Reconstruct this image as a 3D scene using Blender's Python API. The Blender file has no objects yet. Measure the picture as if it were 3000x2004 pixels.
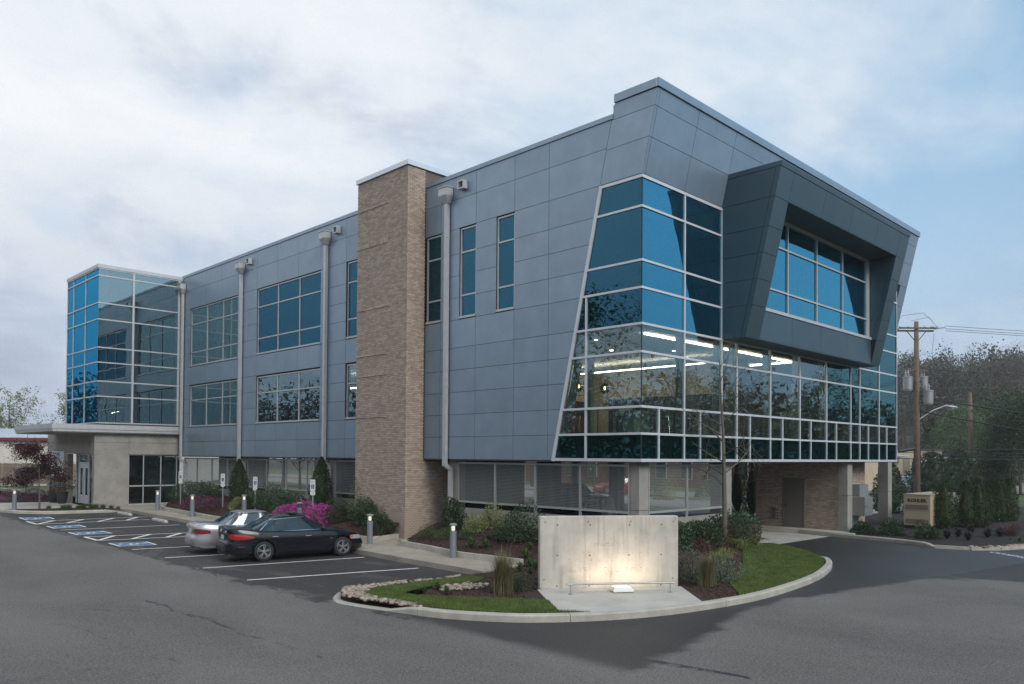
import bpy, bmesh, math, random
import numpy as np
from mathutils import Vector, Matrix
S = bpy.context.scene
C = S.collection
R = math.radians
rng = np.random.default_rng(7)
random.seed(7)

# ------------------------------------------------------------------ camera
cam = bpy.data.cameras.new('camera')
cam.sensor_width = 36.0
cam.lens = 36.0 * 2319.99 / 3000.0
cam.shift_y = 293.87 / 3000.0
cam.clip_end = 3000
cob = bpy.data.objects.new('camera', cam)
C.objects.link(cob)
_yaw, _pit, _rol = 0.7869, 0.0172, 0.0071
_f = Vector((math.cos(_yaw) * math.cos(_pit), math.sin(_yaw) * math.cos(_pit), math.sin(_pit)))
_r = Vector((math.sin(_yaw), -math.cos(_yaw), 0))
_u = _r.cross(_f)
_r2 = math.cos(_rol) * _r + math.sin(_rol) * _u
_u2 = -math.sin(_rol) * _r + math.cos(_rol) * _u
cob.matrix_world = Matrix(((_r2.x, _u2.x, -_f.x, -18.607), (_r2.y, _u2.y, -_f.y, -13.4317), (_r2.z, _u2.z, -_f.z, 3.10), (0, 0, 0, 1)))
S.camera = cob

# ------------------------------------------------------------------ sky, sun, exposure
SUN_EL, SUN_AZ = 36.0, 262.0      # azimuth of the sun in degrees counter-clockwise from +X
w = bpy.data.worlds.new('World')
S.world = w
w.use_nodes = True
nt = w.node_tree
nt.nodes.clear()
def wn(t, **k):
    n = nt.nodes.new(t)
    for a, b in k.items():
        setattr(n, a, b)
    return n
def wl(a, b):
    nt.links.new(a, b)
sky = wn('ShaderNodeTexSky', sky_type='NISHITA', sun_disc=False)
sky.sun_elevation = R(SUN_EL)
sky.sun_rotation = R(90 - SUN_AZ)
sky.dust_density = 2.0
tc = wn('ShaderNodeTexCoord')
sep = wn('ShaderNodeSeparateXYZ')
wl(tc.outputs['Generated'], sep.inputs[0])
def wmath(op, a, b=None, clamp=False):
    n = wn('ShaderNodeMath', operation=op, use_clamp=clamp)
    for i, v in enumerate((a, b)):
        if v is None:
            continue
        if isinstance(v, (int, float)):
            n.inputs[i].default_value = v
        else:
            wl(v, n.inputs[i])
    return n.outputs[0]
zc = wmath('MAXIMUM', sep.outputs[2], 0.0)
den = wmath('ADD', zc, 0.30)
ux = wmath('DIVIDE', sep.outputs[0], den)
uy = wmath('DIVIDE', sep.outputs[1], den)
cmb = wn('ShaderNodeCombineXYZ')
wl(ux, cmb.inputs[0]); wl(uy, cmb.inputs[1])
def cloudnoise(scale, detail, rough, off, dist=0.0, sx=1.0, sy=1.0, rot=0.0):
    mp = wn('ShaderNodeMapping')
    mp.inputs['Location'].default_value = off
    mp.inputs['Scale'].default_value = (sx, sy, 1)
    mp.inputs['Rotation'].default_value = (0, 0, rot)
    wl(cmb.outputs[0], mp.inputs[0])
    n = wn('ShaderNodeTexNoise')
    n.inputs['Scale'].default_value = scale
    n.inputs['Detail'].default_value = detail
    n.inputs['Roughness'].default_value = rough
    n.inputs['Distortion'].default_value = dist
    wl(mp.outputs[0], n.inputs['Vector'])
    return n.outputs['Fac']
def wramp(fac, pts):
    n = wn('ShaderNodeValToRGB')
    e = n.color_ramp.elements
    while len(e) < len(pts):
        e.new(0.5)
    for i, (p, c) in enumerate(pts):
        e[i].position = p
        e[i].color = (c[0], c[1], c[2], 1)
    wl(fac, n.inputs[0])
    return n.outputs[0]
def wmix(f, a, b):
    n = wn('ShaderNodeMix', data_type='RGBA')
    n.clamp_factor = True
    for i, v in ((0, f), (6, a), (7, b)):
        if isinstance(v, (int, float)):
            n.inputs[i].default_value = v
        elif isinstance(v, tuple):
            n.inputs[i].default_value = (*v, 1)
        else:
            wl(v, n.inputs[i])
    return n.outputs[2]
# direction across the view: +1 to the right of the building, -1 to its left (a broad cloud sheet thins out that way)
side = wmath('ADD', wmath('MULTIPLY', sep.outputs[0], 0.70), wmath('MULTIPLY', sep.outputs[1], -0.71))
big = cloudnoise(0.9, 5, 0.55, (3.1, 1.7, 0), 0.6)
fine = cloudnoise(2.2, 7, 0.58, (0.4, 5.2, 0), 0.35, 1.0, 1.15, 0.6)
cov = wmath('ADD', wmath('MULTIPLY', big, 0.65), wmath('MULTIPLY', fine, 0.45))
cov = wmath('SUBTRACT', cov, wmath('MULTIPLY', side, 0.30))
cover = wramp(cov, [(0.36, (0, 0, 0)), (0.66, (1, 1, 1))])
shade = cloudnoise(1.5, 7, 0.58, (7.7, 2.2, 0), 0.35, 1.0, 1.25, 0.9)
cl_col = wramp(shade, [(0.34, (0.47, 0.53, 0.63)), (0.46, (0.68, 0.72, 0.765)), (0.62, (0.765, 0.785, 0.81))])
skyb = wn('ShaderNodeVectorMath', operation='MULTIPLY')
wl(sky.outputs[0], skyb.inputs[0])
skyb.inputs[1].default_value = (0.100, 0.125, 0.130)
veil = wmix(0.55, skyb.outputs[0], (0.36, 0.58, 0.78))
col = wmix(cover, veil, cl_col)
# thick mist low over the horizon
low = wramp(sep.outputs[2], [(0.0, (1, 1, 1)), (0.05, (0.9, 0.9, 0.9)), (0.34, (0, 0, 0))])
mistn = cloudnoise(1.3, 4, 0.5, (1, 9, 0), 0.3)
mist_col = wramp(mistn, [(0.35, (0.27, 0.33, 0.44)), (0.65, (0.46, 0.53, 0.66))])
lowf = wmath('MULTIPLY', low, 0.9)
col = wmix(lowf, col, mist_col)
bg = wn('ShaderNodeBackground')
wl(col, bg.inputs[0])
bg.inputs[1].default_value = 1.0
wo = wn('ShaderNodeOutputWorld')
wl(bg.outputs[0], wo.inputs[0])

sun = bpy.data.lights.new('sun', 'SUN')
sun.energy = 1.5
sun.angle = R(28)
sun.color = (1.0, 0.93, 0.84)
sob = bpy.data.objects.new('sun', sun)
C.objects.link(sob)
_sd = Vector((math.cos(R(SUN_AZ)) * math.cos(R(SUN_EL)), math.sin(R(SUN_AZ)) * math.cos(R(SUN_EL)), math.sin(R(SUN_EL))))
sob.rotation_euler = _sd.to_track_quat('Z', 'Y').to_euler()
S.view_settings.view_transform = 'Standard'
S.view_settings.look = 'None'
S.view_settings.exposure = 0.32
S.view_settings.gamma = 1.0
S.view_settings.use_curve_mapping = False
S.render.engine = 'CYCLES'
S.cycles.max_bounces = 8
S.cycles.transparent_max_bounces = 24
S.cycles.caustics_reflective = False
S.cycles.caustics_refractive = False
S.cycles.use_denoising = True
S.cycles.sample_clamp_indirect = 2.0
S.cycles.sample_clamp_direct = 8.0
S.cycles.denoising_prefilter = 'NONE'

# ------------------------------------------------------------------ helpers
class MB:
    def __init__(s):
        s.v, s.f, s.m = [], [], []
    def face(s, pts, m=0):
        b = len(s.v)
        s.v += [tuple(p) for p in pts]
        s.f.append(tuple(range(b, b + len(pts))))
        s.m.append(m)
    def raw(s, vs, fs, m=0):
        b = len(s.v)
        s.v += [tuple(p) for p in vs]
        s.f += [tuple(i + b for i in f) for f in fs]
        s.m += [m] * len(fs)
    def box(s, x0, x1, y0, y1, z0, z1, m=0):
        s.raw([(x0, y0, z0), (x1, y0, z0), (x1, y1, z0), (x0, y1, z0), (x0, y0, z1), (x1, y0, z1), (x1, y1, z1), (x0, y1, z1)],
              [(3, 2, 1, 0), (4, 5, 6, 7), (0, 1, 5, 4), (1, 2, 6, 5), (2, 3, 7, 6), (3, 0, 4, 7)], m)
    def obox(s, c, ax, ay, az, m=0):
        c, ax, ay, az = Vector(c), Vector(ax), Vector(ay), Vector(az)
        if ax.cross(ay).dot(az) < 0:
            ax = -ax
        P = [c + i * ax + j * ay + k * az for k in (-1, 1) for i, j in ((-1, -1), (1, -1), (1, 1), (-1, 1))]
        s.raw(P, [(3, 2, 1, 0), (4, 5, 6, 7), (0, 1, 5, 4), (1, 2, 6, 5), (2, 3, 7, 6), (3, 0, 4, 7)], m)
    def beam(s, p0, p1, wd, dp, up=(0, 0, 1), m=0):
        p0, p1 = Vector(p0), Vector(p1)
        d = p1 - p0
        L = d.length
        d.normalize()
        a = d.cross(Vector(up)).normalized()
        b = a.cross(d)
        s.obox((p0 + p1) / 2, d * (L / 2), a * (wd / 2), b * (dp / 2), m)
    def prism(s, poly, n, t, m=0):
        """polygon (ccw seen against n) extruded by t backwards along n"""
        n = Vector(n)
        A = [Vector(p) for p in poly]
        B = [p - n * t for p in A]
        k = len(A)
        s.raw(A + B, [tuple(range(k)), tuple(range(2 * k - 1, k - 1, -1))] + [(i, i + k, (i + 1) % k + k, (i + 1) % k) for i in range(k)], m)
    def tube(s, path, rad, n=6, m=0, cap=True):
        P = [Vector(p) for p in path]
        if not hasattr(rad, '__len__'):
            rad = [rad] * len(P)
        b = len(s.v)
        prev = None
        for i, p in enumerate(P):
            t = (P[min(i + 1, len(P) - 1)] - P[max(i - 1, 0)]).normalized()
            if prev is None:
                a = t.cross(Vector((0, 0, 1)))
                if a.length < 1e-3:
                    a = Vector((1, 0, 0))
            else:
                a = prev - t * prev.dot(t)
            a.normalize()
            prev = a
            c = t.cross(a)
            for k in range(n):
                q = 2 * math.pi * k / n
                s.v.append(tuple(p + rad[i] * (math.cos(q) * a + math.sin(q) * c)))
        for i in range(len(P) - 1):
            for k in range(n):
                s.f.append((b + i * n + k, b + i * n + (k + 1) % n, b + (i + 1) * n + (k + 1) % n, b + (i + 1) * n + k))
                s.m.append(m)
        if cap:
            s.f.append(tuple(b + k for k in range(n - 1, -1, -1)))
            s.f.append(tuple(b + (len(P) - 1) * n + k for k in range(n)))
            s.m += [m, m]
    def lathe(s, prof, n=20, c=(0, 0, 0), m=0, axis='z', cap=True):
        b = len(s.v)
        for r, z in prof:
            for k in range(n):
                q = 2 * math.pi * k / n
                x, y = r * math.cos(q), r * math.sin(q)
                p = (x, y, z) if axis == 'z' else ((z, x, y) if axis == 'x' else (y, z, x))
                s.v.append((p[0] + c[0], p[1] + c[1], p[2] + c[2]))
        for i in range(len(prof) - 1):
            for k in range(n):
                s.f.append((b + i * n + k, b + i * n + (k + 1) % n, b + (i + 1) * n + (k + 1) % n, b + (i + 1) * n + k))
                s.m.append(m)
        if cap:
            if prof[0][0] > 1e-4:
                s.f.append(tuple(b + k for k in range(n - 1, -1, -1))); s.m.append(m)
            if prof[-1][0] > 1e-4:
                s.f.append(tuple(b + (len(prof) - 1) * n + k for k in range(n))); s.m.append(m)
    def mesh(s, name, mats, smooth=False):
        me = bpy.data.meshes.new(name)
        me.from_pydata(s.v, [], s.f)
        for a in (mats if isinstance(mats, (list, tuple)) else [mats]):
            me.materials.append(a)
        if max(s.m, default=0) > 0:
            me.polygons.foreach_set('material_index', s.m)
        if smooth:
            me.polygons.foreach_set('use_smooth', [True] * len(me.polygons))
        me.update()
        return me
    def build(s, name, mats, parent=None, smooth=False, **pr):
        return put(name, s.mesh(name, mats, smooth), parent, **pr)

def put(name, me, parent=None, loc=None, rot=None, scale=None, kind=None, label=None, cat=None, group=None, world=True):
    o = bpy.data.objects.new(name, me)
    C.objects.link(o)
    if parent is not None:
        o.parent = parent
        if world:
            q = parent
            off = Vector((0, 0, 0))
            while q is not None:
                off += q.location
                q = q.parent
            o.location = -off
    if loc is not None:
        o.location = loc
    if rot is not None:
        o.rotation_euler = rot
    if scale is not None:
        o.scale = scale if hasattr(scale, '__len__') else (scale,) * 3
    for a, b in (('kind', kind), ('label', label), ('category', cat), ('group', group)):
        if b:
            o[a] = b
    return o

def thing(name, label, cat, loc=(0, 0, 0), rz=0.0, group=None):
    o = bpy.data.objects.new(name, None)
    o.empty_display_size = 0.2
    C.objects.link(o)
    o.location = loc
    o.rotation_euler = (0, 0, rz)
    o['label'] = label
    o['category'] = cat
    if group:
        o['group'] = group
    return o

def dup(root, loc, rz=0.0, label=None, group=None, scale=None):
    def cp(o, par):
        c = o.copy()
        C.objects.link(c)
        c.parent = par
        for ch in kids.get(o.name, []):
            cp(ch, c)
        return c
    kids = {}
    def walk(o):
        kids[o.name] = [x for x in o.children]
        for x in o.children:
            walk(x)
    walk(root)
    r = cp(root, None)
    r.location = loc
    r.rotation_euler = (0, 0, rz)
    if scale is not None:
        r.scale = scale if hasattr(scale, '__len__') else (scale,) * 3
    if label:
        r['label'] = label
    if group:
        r['group'] = group
    return r

def np_mesh(name, V, F, mats, smooth=False):
    V = np.asarray(V, dtype=np.float32)
    F = np.asarray(F, dtype=np.int32)
    me = bpy.data.meshes.new(name)
    me.vertices.add(len(V))
    me.vertices.foreach_set('co', V.ravel())
    k = F.shape[1]
    me.loops.add(F.size)
    me.loops.foreach_set('vertex_index', F.ravel())
    me.polygons.add(len(F))
    me.polygons.foreach_set('loop_start', np.arange(0, F.size, k, dtype=np.int32))
    me.polygons.foreach_set('loop_total', np.full(len(F), k, dtype=np.int32))
    for a in (mats if isinstance(mats, (list, tuple)) else [mats]):
        me.materials.append(a)
    if smooth:
        me.polygons.foreach_set('use_smooth', np.ones(len(F), dtype=bool))
    me.update(calc_edges=True)
    return me

def inset(poly, n, g):
    n = Vector(n)
    P = [Vector(p) for p in poly]
    k = len(P)
    out = []
    for i in range(k):
        e0 = (P[i] - P[i - 1]).normalized()
        e1 = (P[(i + 1) % k] - P[i]).normalized()
        n0, n1 = n.cross(e0), n.cross(e1)
        d = 1 + n0.dot(n1)
        out.append(P[i] + (n0 + n1) * (g / max(d, 0.2)))
    return out

def zl(y):
    return -0.12 + 0.2 * min(1.0, max(0.0, (y - 10) / 22.0))

def sheet(name, poly, zfun, mat, step=0.0, lo=None, **pr):
    """flat polygon draped over a height function"""
    bm = bmesh.new()
    vs = [bm.verts.new((x, y, 0)) for x, y in poly]
    f = bm.faces.new(vs)
    if f.normal.z < 0:
        f.normal_flip()
    bmesh.ops.triangulate(bm, faces=bm.faces[:])
    xs, ys = [p[0] for p in poly], [p[1] for p in poly]
    cuts = []
    if step:
        cuts += [('x', v) for v in np.arange(math.floor(min(xs) / step) * step + step, max(xs), step)]
        cuts += [('y', v) for v in np.arange(math.floor(min(ys) / step) * step + step, max(ys), step)]
    else:
        cuts += [('y', v) for v in (10, 32) if min(ys) < v < max(ys)]
    for a, v in cuts:
        bmesh.ops.bisect_plane(bm, geom=bm.verts[:] + bm.edges[:] + bm.faces[:], plane_co=(v, v, 0), plane_no=(1, 0, 0) if a == 'x' else (0, 1, 0))
    for q in bm.verts:
        q.co.z = zfun(q.co.x, q.co.y)
    bm.normal_update()
    for q in bm.faces:
        if q.normal.z < 0:
            q.normal_flip()
    if lo is not None:                       # skirt down the border, so the sheet has a thickness
        be = [e for e in bm.edges if len(e.link_faces) == 1]
        r = bmesh.ops.extrude_edge_only(bm, edges=be)
        for q in r['geom']:
            if isinstance(q, bmesh.types.BMVert):
                q.co.z -= lo
        bmesh.ops.recalc_face_normals(bm, faces=bm.faces[:])
    me = bpy.data.meshes.new(name)
    bm.to_mesh(me)
    bm.free()
    me.materials.append(mat)
    if step:
        me.polygons.foreach_set('use_smooth', [lo is None] * len(me.polygons))
    return put(name, me, **pr)

def inside(poly, x, y):
    """vectorised point in polygon"""
    x, y = np.asarray(x), np.asarray(y)
    r = np.zeros(x.shape, bool)
    j = len(poly) - 1
    for i in range(len(poly)):
        xi, yi = poly[i]
        xj, yj = poly[j]
        c = ((yi > y) != (yj > y)) & (x < (xj - xi) * (y - yi) / ((yj - yi) or 1e-9) + xi)
        r ^= c
        j = i
    return r

def text_mesh(s, size, mat, extrude=0.003, offset=0.0, align='CENTER'):
    cu = bpy.data.curves.new('lettering', 'FONT')
    cu.body = s
    cu.size = size
    cu.extrude = extrude
    cu.offset = offset
    cu.align_x = align
    cu.align_y = 'CENTER'
    cu.resolution_u = 3
    o = bpy.data.objects.new('lettering', cu)
    C.objects.link(o)
    bpy.context.view_layer.update()
    me = bpy.data.meshes.new_from_object(o.evaluated_get(bpy.context.evaluated_depsgraph_get()))
    bpy.data.objects.remove(o)
    bpy.data.curves.remove(cu)
    me.materials.clear()
    me.materials.append(mat)
    return me

# ------------------------------------------------------------------ materials
def mat(name, col, rough=0.6, metal=0.0, spec=0.5, noise=None, bump=None, emit=None, var=0.0, coat=0.0, vary_island=0.0, trans=0.0):
    """noise=(scale, amount[, detail, second colour]); bump=(scale, strength)"""
    m = bpy.data.materials.new(name)
    m.use_nodes = True
    n, l = m.node_tree.nodes, m.node_tree.links
    b = n['Principled BSDF']
    b.inputs['Base Color'].default_value = (*col, 1)
    b.inputs['Roughness'].default_value = rough
    b.inputs['Metallic'].default_value = metal
    b.inputs['Specular IOR Level'].default_value = spec
    b.inputs['Coat Weight'].default_value = coat
    b.inputs['Coat Roughness'].default_value = 0.05
    out = None
    t = n.new('ShaderNodeTexCoord')
    if noise:
        tx = n.new('ShaderNodeTexNoise')
        tx.inputs['Scale'].default_value = noise[0]
        tx.inputs['Detail'].default_value = noise[2] if len(noise) > 2 else 5
        tx.inputs['Roughness'].default_value = 0.62
        l.new(t.outputs['Object'], tx.inputs['Vector'])
        mr = n.new('ShaderNodeMapRange')
        mr.inputs[1].default_value, mr.inputs[2].default_value = 0.30, 0.70
        l.new(tx.outputs['Fac'], mr.inputs[0])
        mx = n.new('ShaderNodeMix')
        mx.data_type = 'RGBA'
        c2 = noise[3] if len(noise) > 3 else tuple(min(1, c * (1 + noise[1])) for c in col)
        c1 = col if len(noise) > 3 else tuple(c * (1 - noise[1]) for c in col)
        mx.inputs[6].default_value = (*c1, 1)
        mx.inputs[7].default_value = (*c2, 1)
        l.new(mr.outputs[0], mx.inputs[0])
        out = mx.outputs[2]
    if vary_island or var:
        src = n.new('ShaderNodeNewGeometry').outputs['Random Per Island'] if vary_island else n.new('ShaderNodeObjectInfo').outputs['Random']
        amt = vary_island or var
        mr = n.new('ShaderNodeMapRange')
        mr.inputs[3].default_value, mr.inputs[4].default_value = 1 - amt, 1 + amt
        l.new(src, mr.inputs[0])
        mm = n.new('ShaderNodeVectorMath')
        mm.operation = 'SCALE'
        if out is None:
            mm.inputs[0].default_value = col
        else:
            l.new(out, mm.inputs[0])
        l.new(mr.outputs[0], mm.inputs['Scale'])
        out = mm.outputs[0]
    if out is not None:
        l.new(out, b.inputs['Base Color'])
    if bump:
        tx = n.new('ShaderNodeTexNoise')
        tx.inputs['Scale'].default_value = bump[0]
        tx.inputs['Detail'].default_value = 6
        l.new(t.outputs['Object'], tx.inputs['Vector'])
        bp = n.new('ShaderNodeBump')
        bp.inputs['Strength'].default_value = bump[1]
        bp.inputs['Distance'].default_value = bump[2] if len(bump) > 2 else 0.02
        l.new(tx.outputs['Fac'], bp.inputs['Height'])
        l.new(bp.outputs[0], b.inputs['Normal'])
    if emit:
        m.cycles.emission_sampling = 'NONE' if emit[1] < 20 else 'AUTO'
        b.inputs['Emission Color'].default_value = (*emit[0], 1)
        b.inputs['Emission Strength'].default_value = emit[1]
    if trans:
        d = n.new('ShaderNodeBsdfTranslucent')
        if out is not None:
            l.new(out, d.inputs[0])
        else:
            d.inputs[0].default_value = (*col, 1)
        ms = n.new('ShaderNodeMixShader')
        ms.inputs[0].default_value = trans
        l.new(b.outputs[0], ms.inputs[1])
        l.new(d.outputs[0], ms.inputs[2])
        l.new(ms.outputs[0], n['Material Output'].inputs[0])
    return m

def glass(name, refl, tint, f0, f1, wav=0.0, rough=0.0):
    """coated window glass: a tinted mirror over a tinted see-through pane"""
    m = bpy.data.materials.new(name)
    m.use_nodes = True
    n, l = m.node_tree.nodes, m.node_tree.links
    n.remove(n['Principled BSDF'])
    g = n.new('ShaderNodeBsdfGlossy')
    g.inputs['Color'].default_value = (*refl, 1)
    g.inputs['Roughness'].default_value = rough
    t = n.new('ShaderNodeBsdfTransparent')
    t.inputs['Color'].default_value = (*tint, 1)
    lw = n.new('ShaderNodeLayerWeight')
    lw.inputs['Blend'].default_value = 0.35
    mr = n.new('ShaderNodeMapRange')
    mr.inputs[3].default_value, mr.inputs[4].default_value = f0, f1
    l.new(lw.outputs['Facing'], mr.inputs[0])
    ms = n.new('ShaderNodeMixShader')
    l.new(mr.outputs[0], ms.inputs[0])
    l.new(t.outputs[0], ms.inputs[1])
    l.new(g.outputs[0], ms.inputs[2])
    l.new(ms.outputs[0], n['Material Output'].inputs[0])
    if wav:
        tc_ = n.new('ShaderNodeTexCoord')
        tx = n.new('ShaderNodeTexNoise')
        tx.inputs['Scale'].default_value = 0.9
        tx.inputs['Detail'].default_value = 2
        l.new(tc_.outputs['Object'], tx.inputs['Vector'])
        bp = n.new('ShaderNodeBump')
        bp.inputs['Strength'].default_value = 1.0
        bp.inputs['Distance'].default_value = wav
        l.new(tx.outputs['Fac'], bp.inputs['Height'])
        l.new(bp.outputs[0], g.inputs['Normal'])
    return m

M = {}
M['panel'] = mat('panel paint blue grey', (0.25, 0.325, 0.405), 0.36, 0.45, 0.5, noise=(1.3, 0.07, 4), var=0.045, bump=(0.8, 0.08, 0.01))
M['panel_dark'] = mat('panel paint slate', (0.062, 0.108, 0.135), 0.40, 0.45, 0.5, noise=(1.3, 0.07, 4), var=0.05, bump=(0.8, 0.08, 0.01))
M['joint'] = mat('panel joint backing', (0.02, 0.02, 0.022), 0.8)
M['white'] = mat('white aluminium', (0.62, 0.64, 0.68), 0.4, 0.2, noise=(3, 0.06))
M['silver'] = mat('silver painted steel', (0.52, 0.53, 0.55), 0.42, 0.35, noise=(4, 0.08))
M['coping'] = mat('white metal coping', (0.68, 0.73, 0.8), 0.35, 0.3)
M['brick'] = mat('tan brick', (0.41, 0.325, 0.265), 0.85, noise=(9, 0.16), vary_island=0.20, bump=(60, 0.3, 0.004))
M['mortar'] = mat('mortar', (0.15, 0.12, 0.10), 0.95, noise=(20, 0.2))
M['concrete'] = mat('cast concrete', (0.29, 0.275, 0.25), 0.85, noise=(1.6, 0.18, 7), bump=(18, 0.25, 0.006))
M['concrete_pale'] = mat('pale concrete', (0.44, 0.42, 0.385), 0.85, noise=(1.2, 0.16, 8), bump=(25, 0.25, 0.004))
M['kerb'] = mat('kerb concrete', (0.40, 0.375, 0.33), 0.9, noise=(2.2, 0.22, 8), bump=(30, 0.35, 0.005))
M['walk'] = mat('pavement concrete', (0.33, 0.295, 0.25), 0.9, noise=(0.9, 0.22, 8), bump=(40, 0.3, 0.004))
M['soffit'] = mat('dark soffit', (0.055, 0.055, 0.06), 0.7, noise=(2, 0.15))
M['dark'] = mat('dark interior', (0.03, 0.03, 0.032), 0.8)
M['cap_white'] = mat('white road paint', (0.72, 0.72, 0.71), 0.7, noise=(14, 0.18, 8))
M['paint_blue'] = mat('blue road paint', (0.035, 0.14, 0.32), 0.7, noise=(10, 0.2, 8))
M['mulch'] = mat('brown mulch', (0.045, 0.022, 0.016), 0.95, noise=(26, 0.5, 8), bump=(45, 0.9, 0.03))
M['mulch_dark'] = mat('dark mulch', (0.02, 0.016, 0.014), 0.95, noise=(26, 0.5, 8), bump=(45, 0.9, 0.03))
M['chip'] = mat('mulch chips', (0.06, 0.028, 0.02), 0.9, vary_island=0.6)
M['soil_green'] = mat('turf', (0.08, 0.115, 0.03), 0.95, noise=(3.5, 0.35, 8), bump=(60, 0.6, 0.02))
M['blade'] = mat('grass blades', (0.115, 0.165, 0.04), 0.7, noise=(2.2, 0.30, 6), vary_island=0.35, trans=0.25)
M['field'] = mat('rough grass', (0.06, 0.085, 0.03), 0.95, noise=(0.4, 0.4, 8), bump=(8, 0.6, 0.05))
M['hill'] = mat('leaf litter', (0.05, 0.045, 0.03), 0.95, noise=(0.3, 0.4, 8))
M['bark'] = mat('grey bark', (0.12, 0.105, 0.085), 0.9, noise=(18, 0.3), bump=(30, 0.6, 0.01))
M['bark_dark'] = mat('dark bark', (0.055, 0.045, 0.038), 0.9, noise=(14, 0.3))
M['pole_wood'] = mat('weathered pole wood', (0.15, 0.11, 0.08), 0.9, noise=(6, 0.35, 8), bump=(20, 0.5, 0.01))
def leafm(name, c, v=0.4, tr=0.3, rough=0.5):
    return mat(name, c, rough, vary_island=v, trans=tr)
M['leaf_dark'] = leafm('dark evergreen leaves', (0.034, 0.062, 0.024))
M['leaf_laurel'] = leafm('laurel leaves', (0.036, 0.075, 0.028), 0.5, 0.25, 0.45)
M['leaf_arb'] = leafm('arborvitae sprays', (0.040, 0.066, 0.020), 0.45)
M['leaf_mid'] = leafm('mid green leaves', (0.075, 0.125, 0.04))
M['leaf_lime'] = leafm('yellow green variegated leaves', (0.24, 0.26, 0.09), 0.4)
M['leaf_spring'] = leafm('pale spring leaves', (0.21, 0.22, 0.10), 0.35, 0.4)
M['leaf_maple'] = leafm('burgundy maple leaves', (0.060, 0.012, 0.018), 0.5, 0.3)
M['leaf_red'] = leafm('bronze red leaves', (0.115, 0.048, 0.040), 0.5)
M['leaf_grey'] = leafm('grey green leaves', (0.15, 0.18, 0.125), 0.35)
M['leaf_purple'] = leafm('dark purple leaves', (0.05, 0.036, 0.038), 0.5)
M['petal'] = leafm('magenta petals', (0.46, 0.075, 0.34), 0.4, 0.3)
M['petal_dim'] = leafm('faded magenta petals', (0.17, 0.045, 0.13), 0.5, 0.3)
M['petal_gold'] = leafm('gold petals', (0.28, 0.15, 0.03), 0.5, 0.2)
M['straw'] = leafm('tan grass blades', (0.20, 0.15, 0.085), 0.4, 0.2)
M['reed'] = leafm('olive grass blades', (0.14, 0.145, 0.06), 0.4, 0.2)
M['wood_bare'] = mat('bare twigs', (0.075, 0.065, 0.055), 0.9)
M['leaf_amber'] = leafm('brown budding leaves', (0.13, 0.10, 0.05), 0.4, 0.2)
M['leaf_wood'] = leafm('misty wood twigs', (0.075, 0.072, 0.05), 0.5, 0.2)
M['stone'] = mat('river stone', (0.29, 0.235, 0.19), 0.75, noise=(7, 0.25), var=0.42)
M['black'] = mat('black plastic', (0.012, 0.012, 0.013), 0.5)
M['rubber'] = mat('tyre rubber', (0.015, 0.015, 0.016), 0.8, bump=(60, 0.2, 0.003))
M['chrome'] = mat('chrome', (0.75, 0.76, 0.78), 0.12, 1.0)
M['alloy'] = mat('alloy wheel', (0.55, 0.56, 0.58), 0.28, 0.9)
M['car_black'] = mat('black blue car paint', (0.003, 0.004, 0.008), 0.25, 0.0, 0.3, coat=0.45)
M['car_silver'] = mat('silver car paint', (0.42, 0.40, 0.42), 0.33, 0.75, coat=0.7)
M['car_blue'] = mat('pale blue grey car paint', (0.30, 0.36, 0.44), 0.3, 0.6, coat=0.7)
M['tail'] = mat('red tail lamp', (0.32, 0.008, 0.008), 0.15, coat=0.8)
M['tail_dark'] = mat('deep red tail lamp', (0.11, 0.006, 0.01), 0.15, coat=0.8)
M['amber'] = mat('amber lamp', (0.55, 0.12, 0.03), 0.2, coat=0.6)
M['lens'] = mat('clear lamp lens', (0.45, 0.47, 0.5), 0.1, 0.3, coat=0.8)
M['plate'] = mat('number plate', (0.42, 0.5, 0.46), 0.5, noise=(30, 0.2))
M['seat'] = mat('grey car seat', (0.10, 0.10, 0.11), 0.8)
M['car_glass'] = glass('car glass', (0.62, 0.70, 0.76), (0.40, 0.46, 0.48), 0.10, 0.8)
M['car_glass_dark'] = glass('dark car glass', (0.40, 0.52, 0.58), (0.14, 0.17, 0.18), 0.10, 0.75)
M['glass'] = glass('blue coated glass', (0.13, 0.47, 0.66), (0.62, 0.78, 0.76), 0.42, 0.95, 0.004)
M['glass_clear'] = glass('lightly coated glass', (0.34, 0.47, 0.54), (0.80, 0.86, 0.80), 0.15, 0.85, 0.0022)
M['glass_spandrel'] = glass('dark spandrel glass', (0.07, 0.21, 0.22), (0.5, 0.75, 0.75), 0.14, 0.6, 0.0022)
M['glass_side'] = glass('mirror grey glass', (0.50, 0.62, 0.64), (0.55, 0.65, 0.65), 0.55, 0.95, 0.004)
M['glass_teal'] = glass('teal coated glass', (0.17, 0.34, 0.38), (0.45, 0.62, 0.60), 0.30, 0.9, 0.0022)
M['glass_dim'] = glass('blue coated glass with dimmed reflection', (0.05, 0.165, 0.25), (0.50, 0.60, 0.60), 0.46, 0.95, 0.003)  # same blue glass; a darker reflected sky is put into its mirror colour
M['glass_tower'] = glass('bright blue coated glass', (0.03, 0.30, 0.52), (0.45, 0.7, 0.75), 0.60, 0.95, 0.0015)
M['spandrel'] = mat('teal spandrel back', (0.012, 0.045, 0.048), 0.6, noise=(2, 0.2))
M['blind'] = mat('roller blind', (0.52, 0.56, 0.54), 0.8)
M['curtain'] = mat('pale curtain', (0.55, 0.60, 0.62), 0.9)
M['int_wall'] = mat('warm interior wall', (0.50, 0.45, 0.385), 0.8, noise=(1, 0.06))
M['int_ceil'] = mat('ceiling', (0.55, 0.54, 0.52), 0.8)
M['int_floor'] = mat('interior floor', (0.12, 0.10, 0.085), 0.5)
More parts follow.
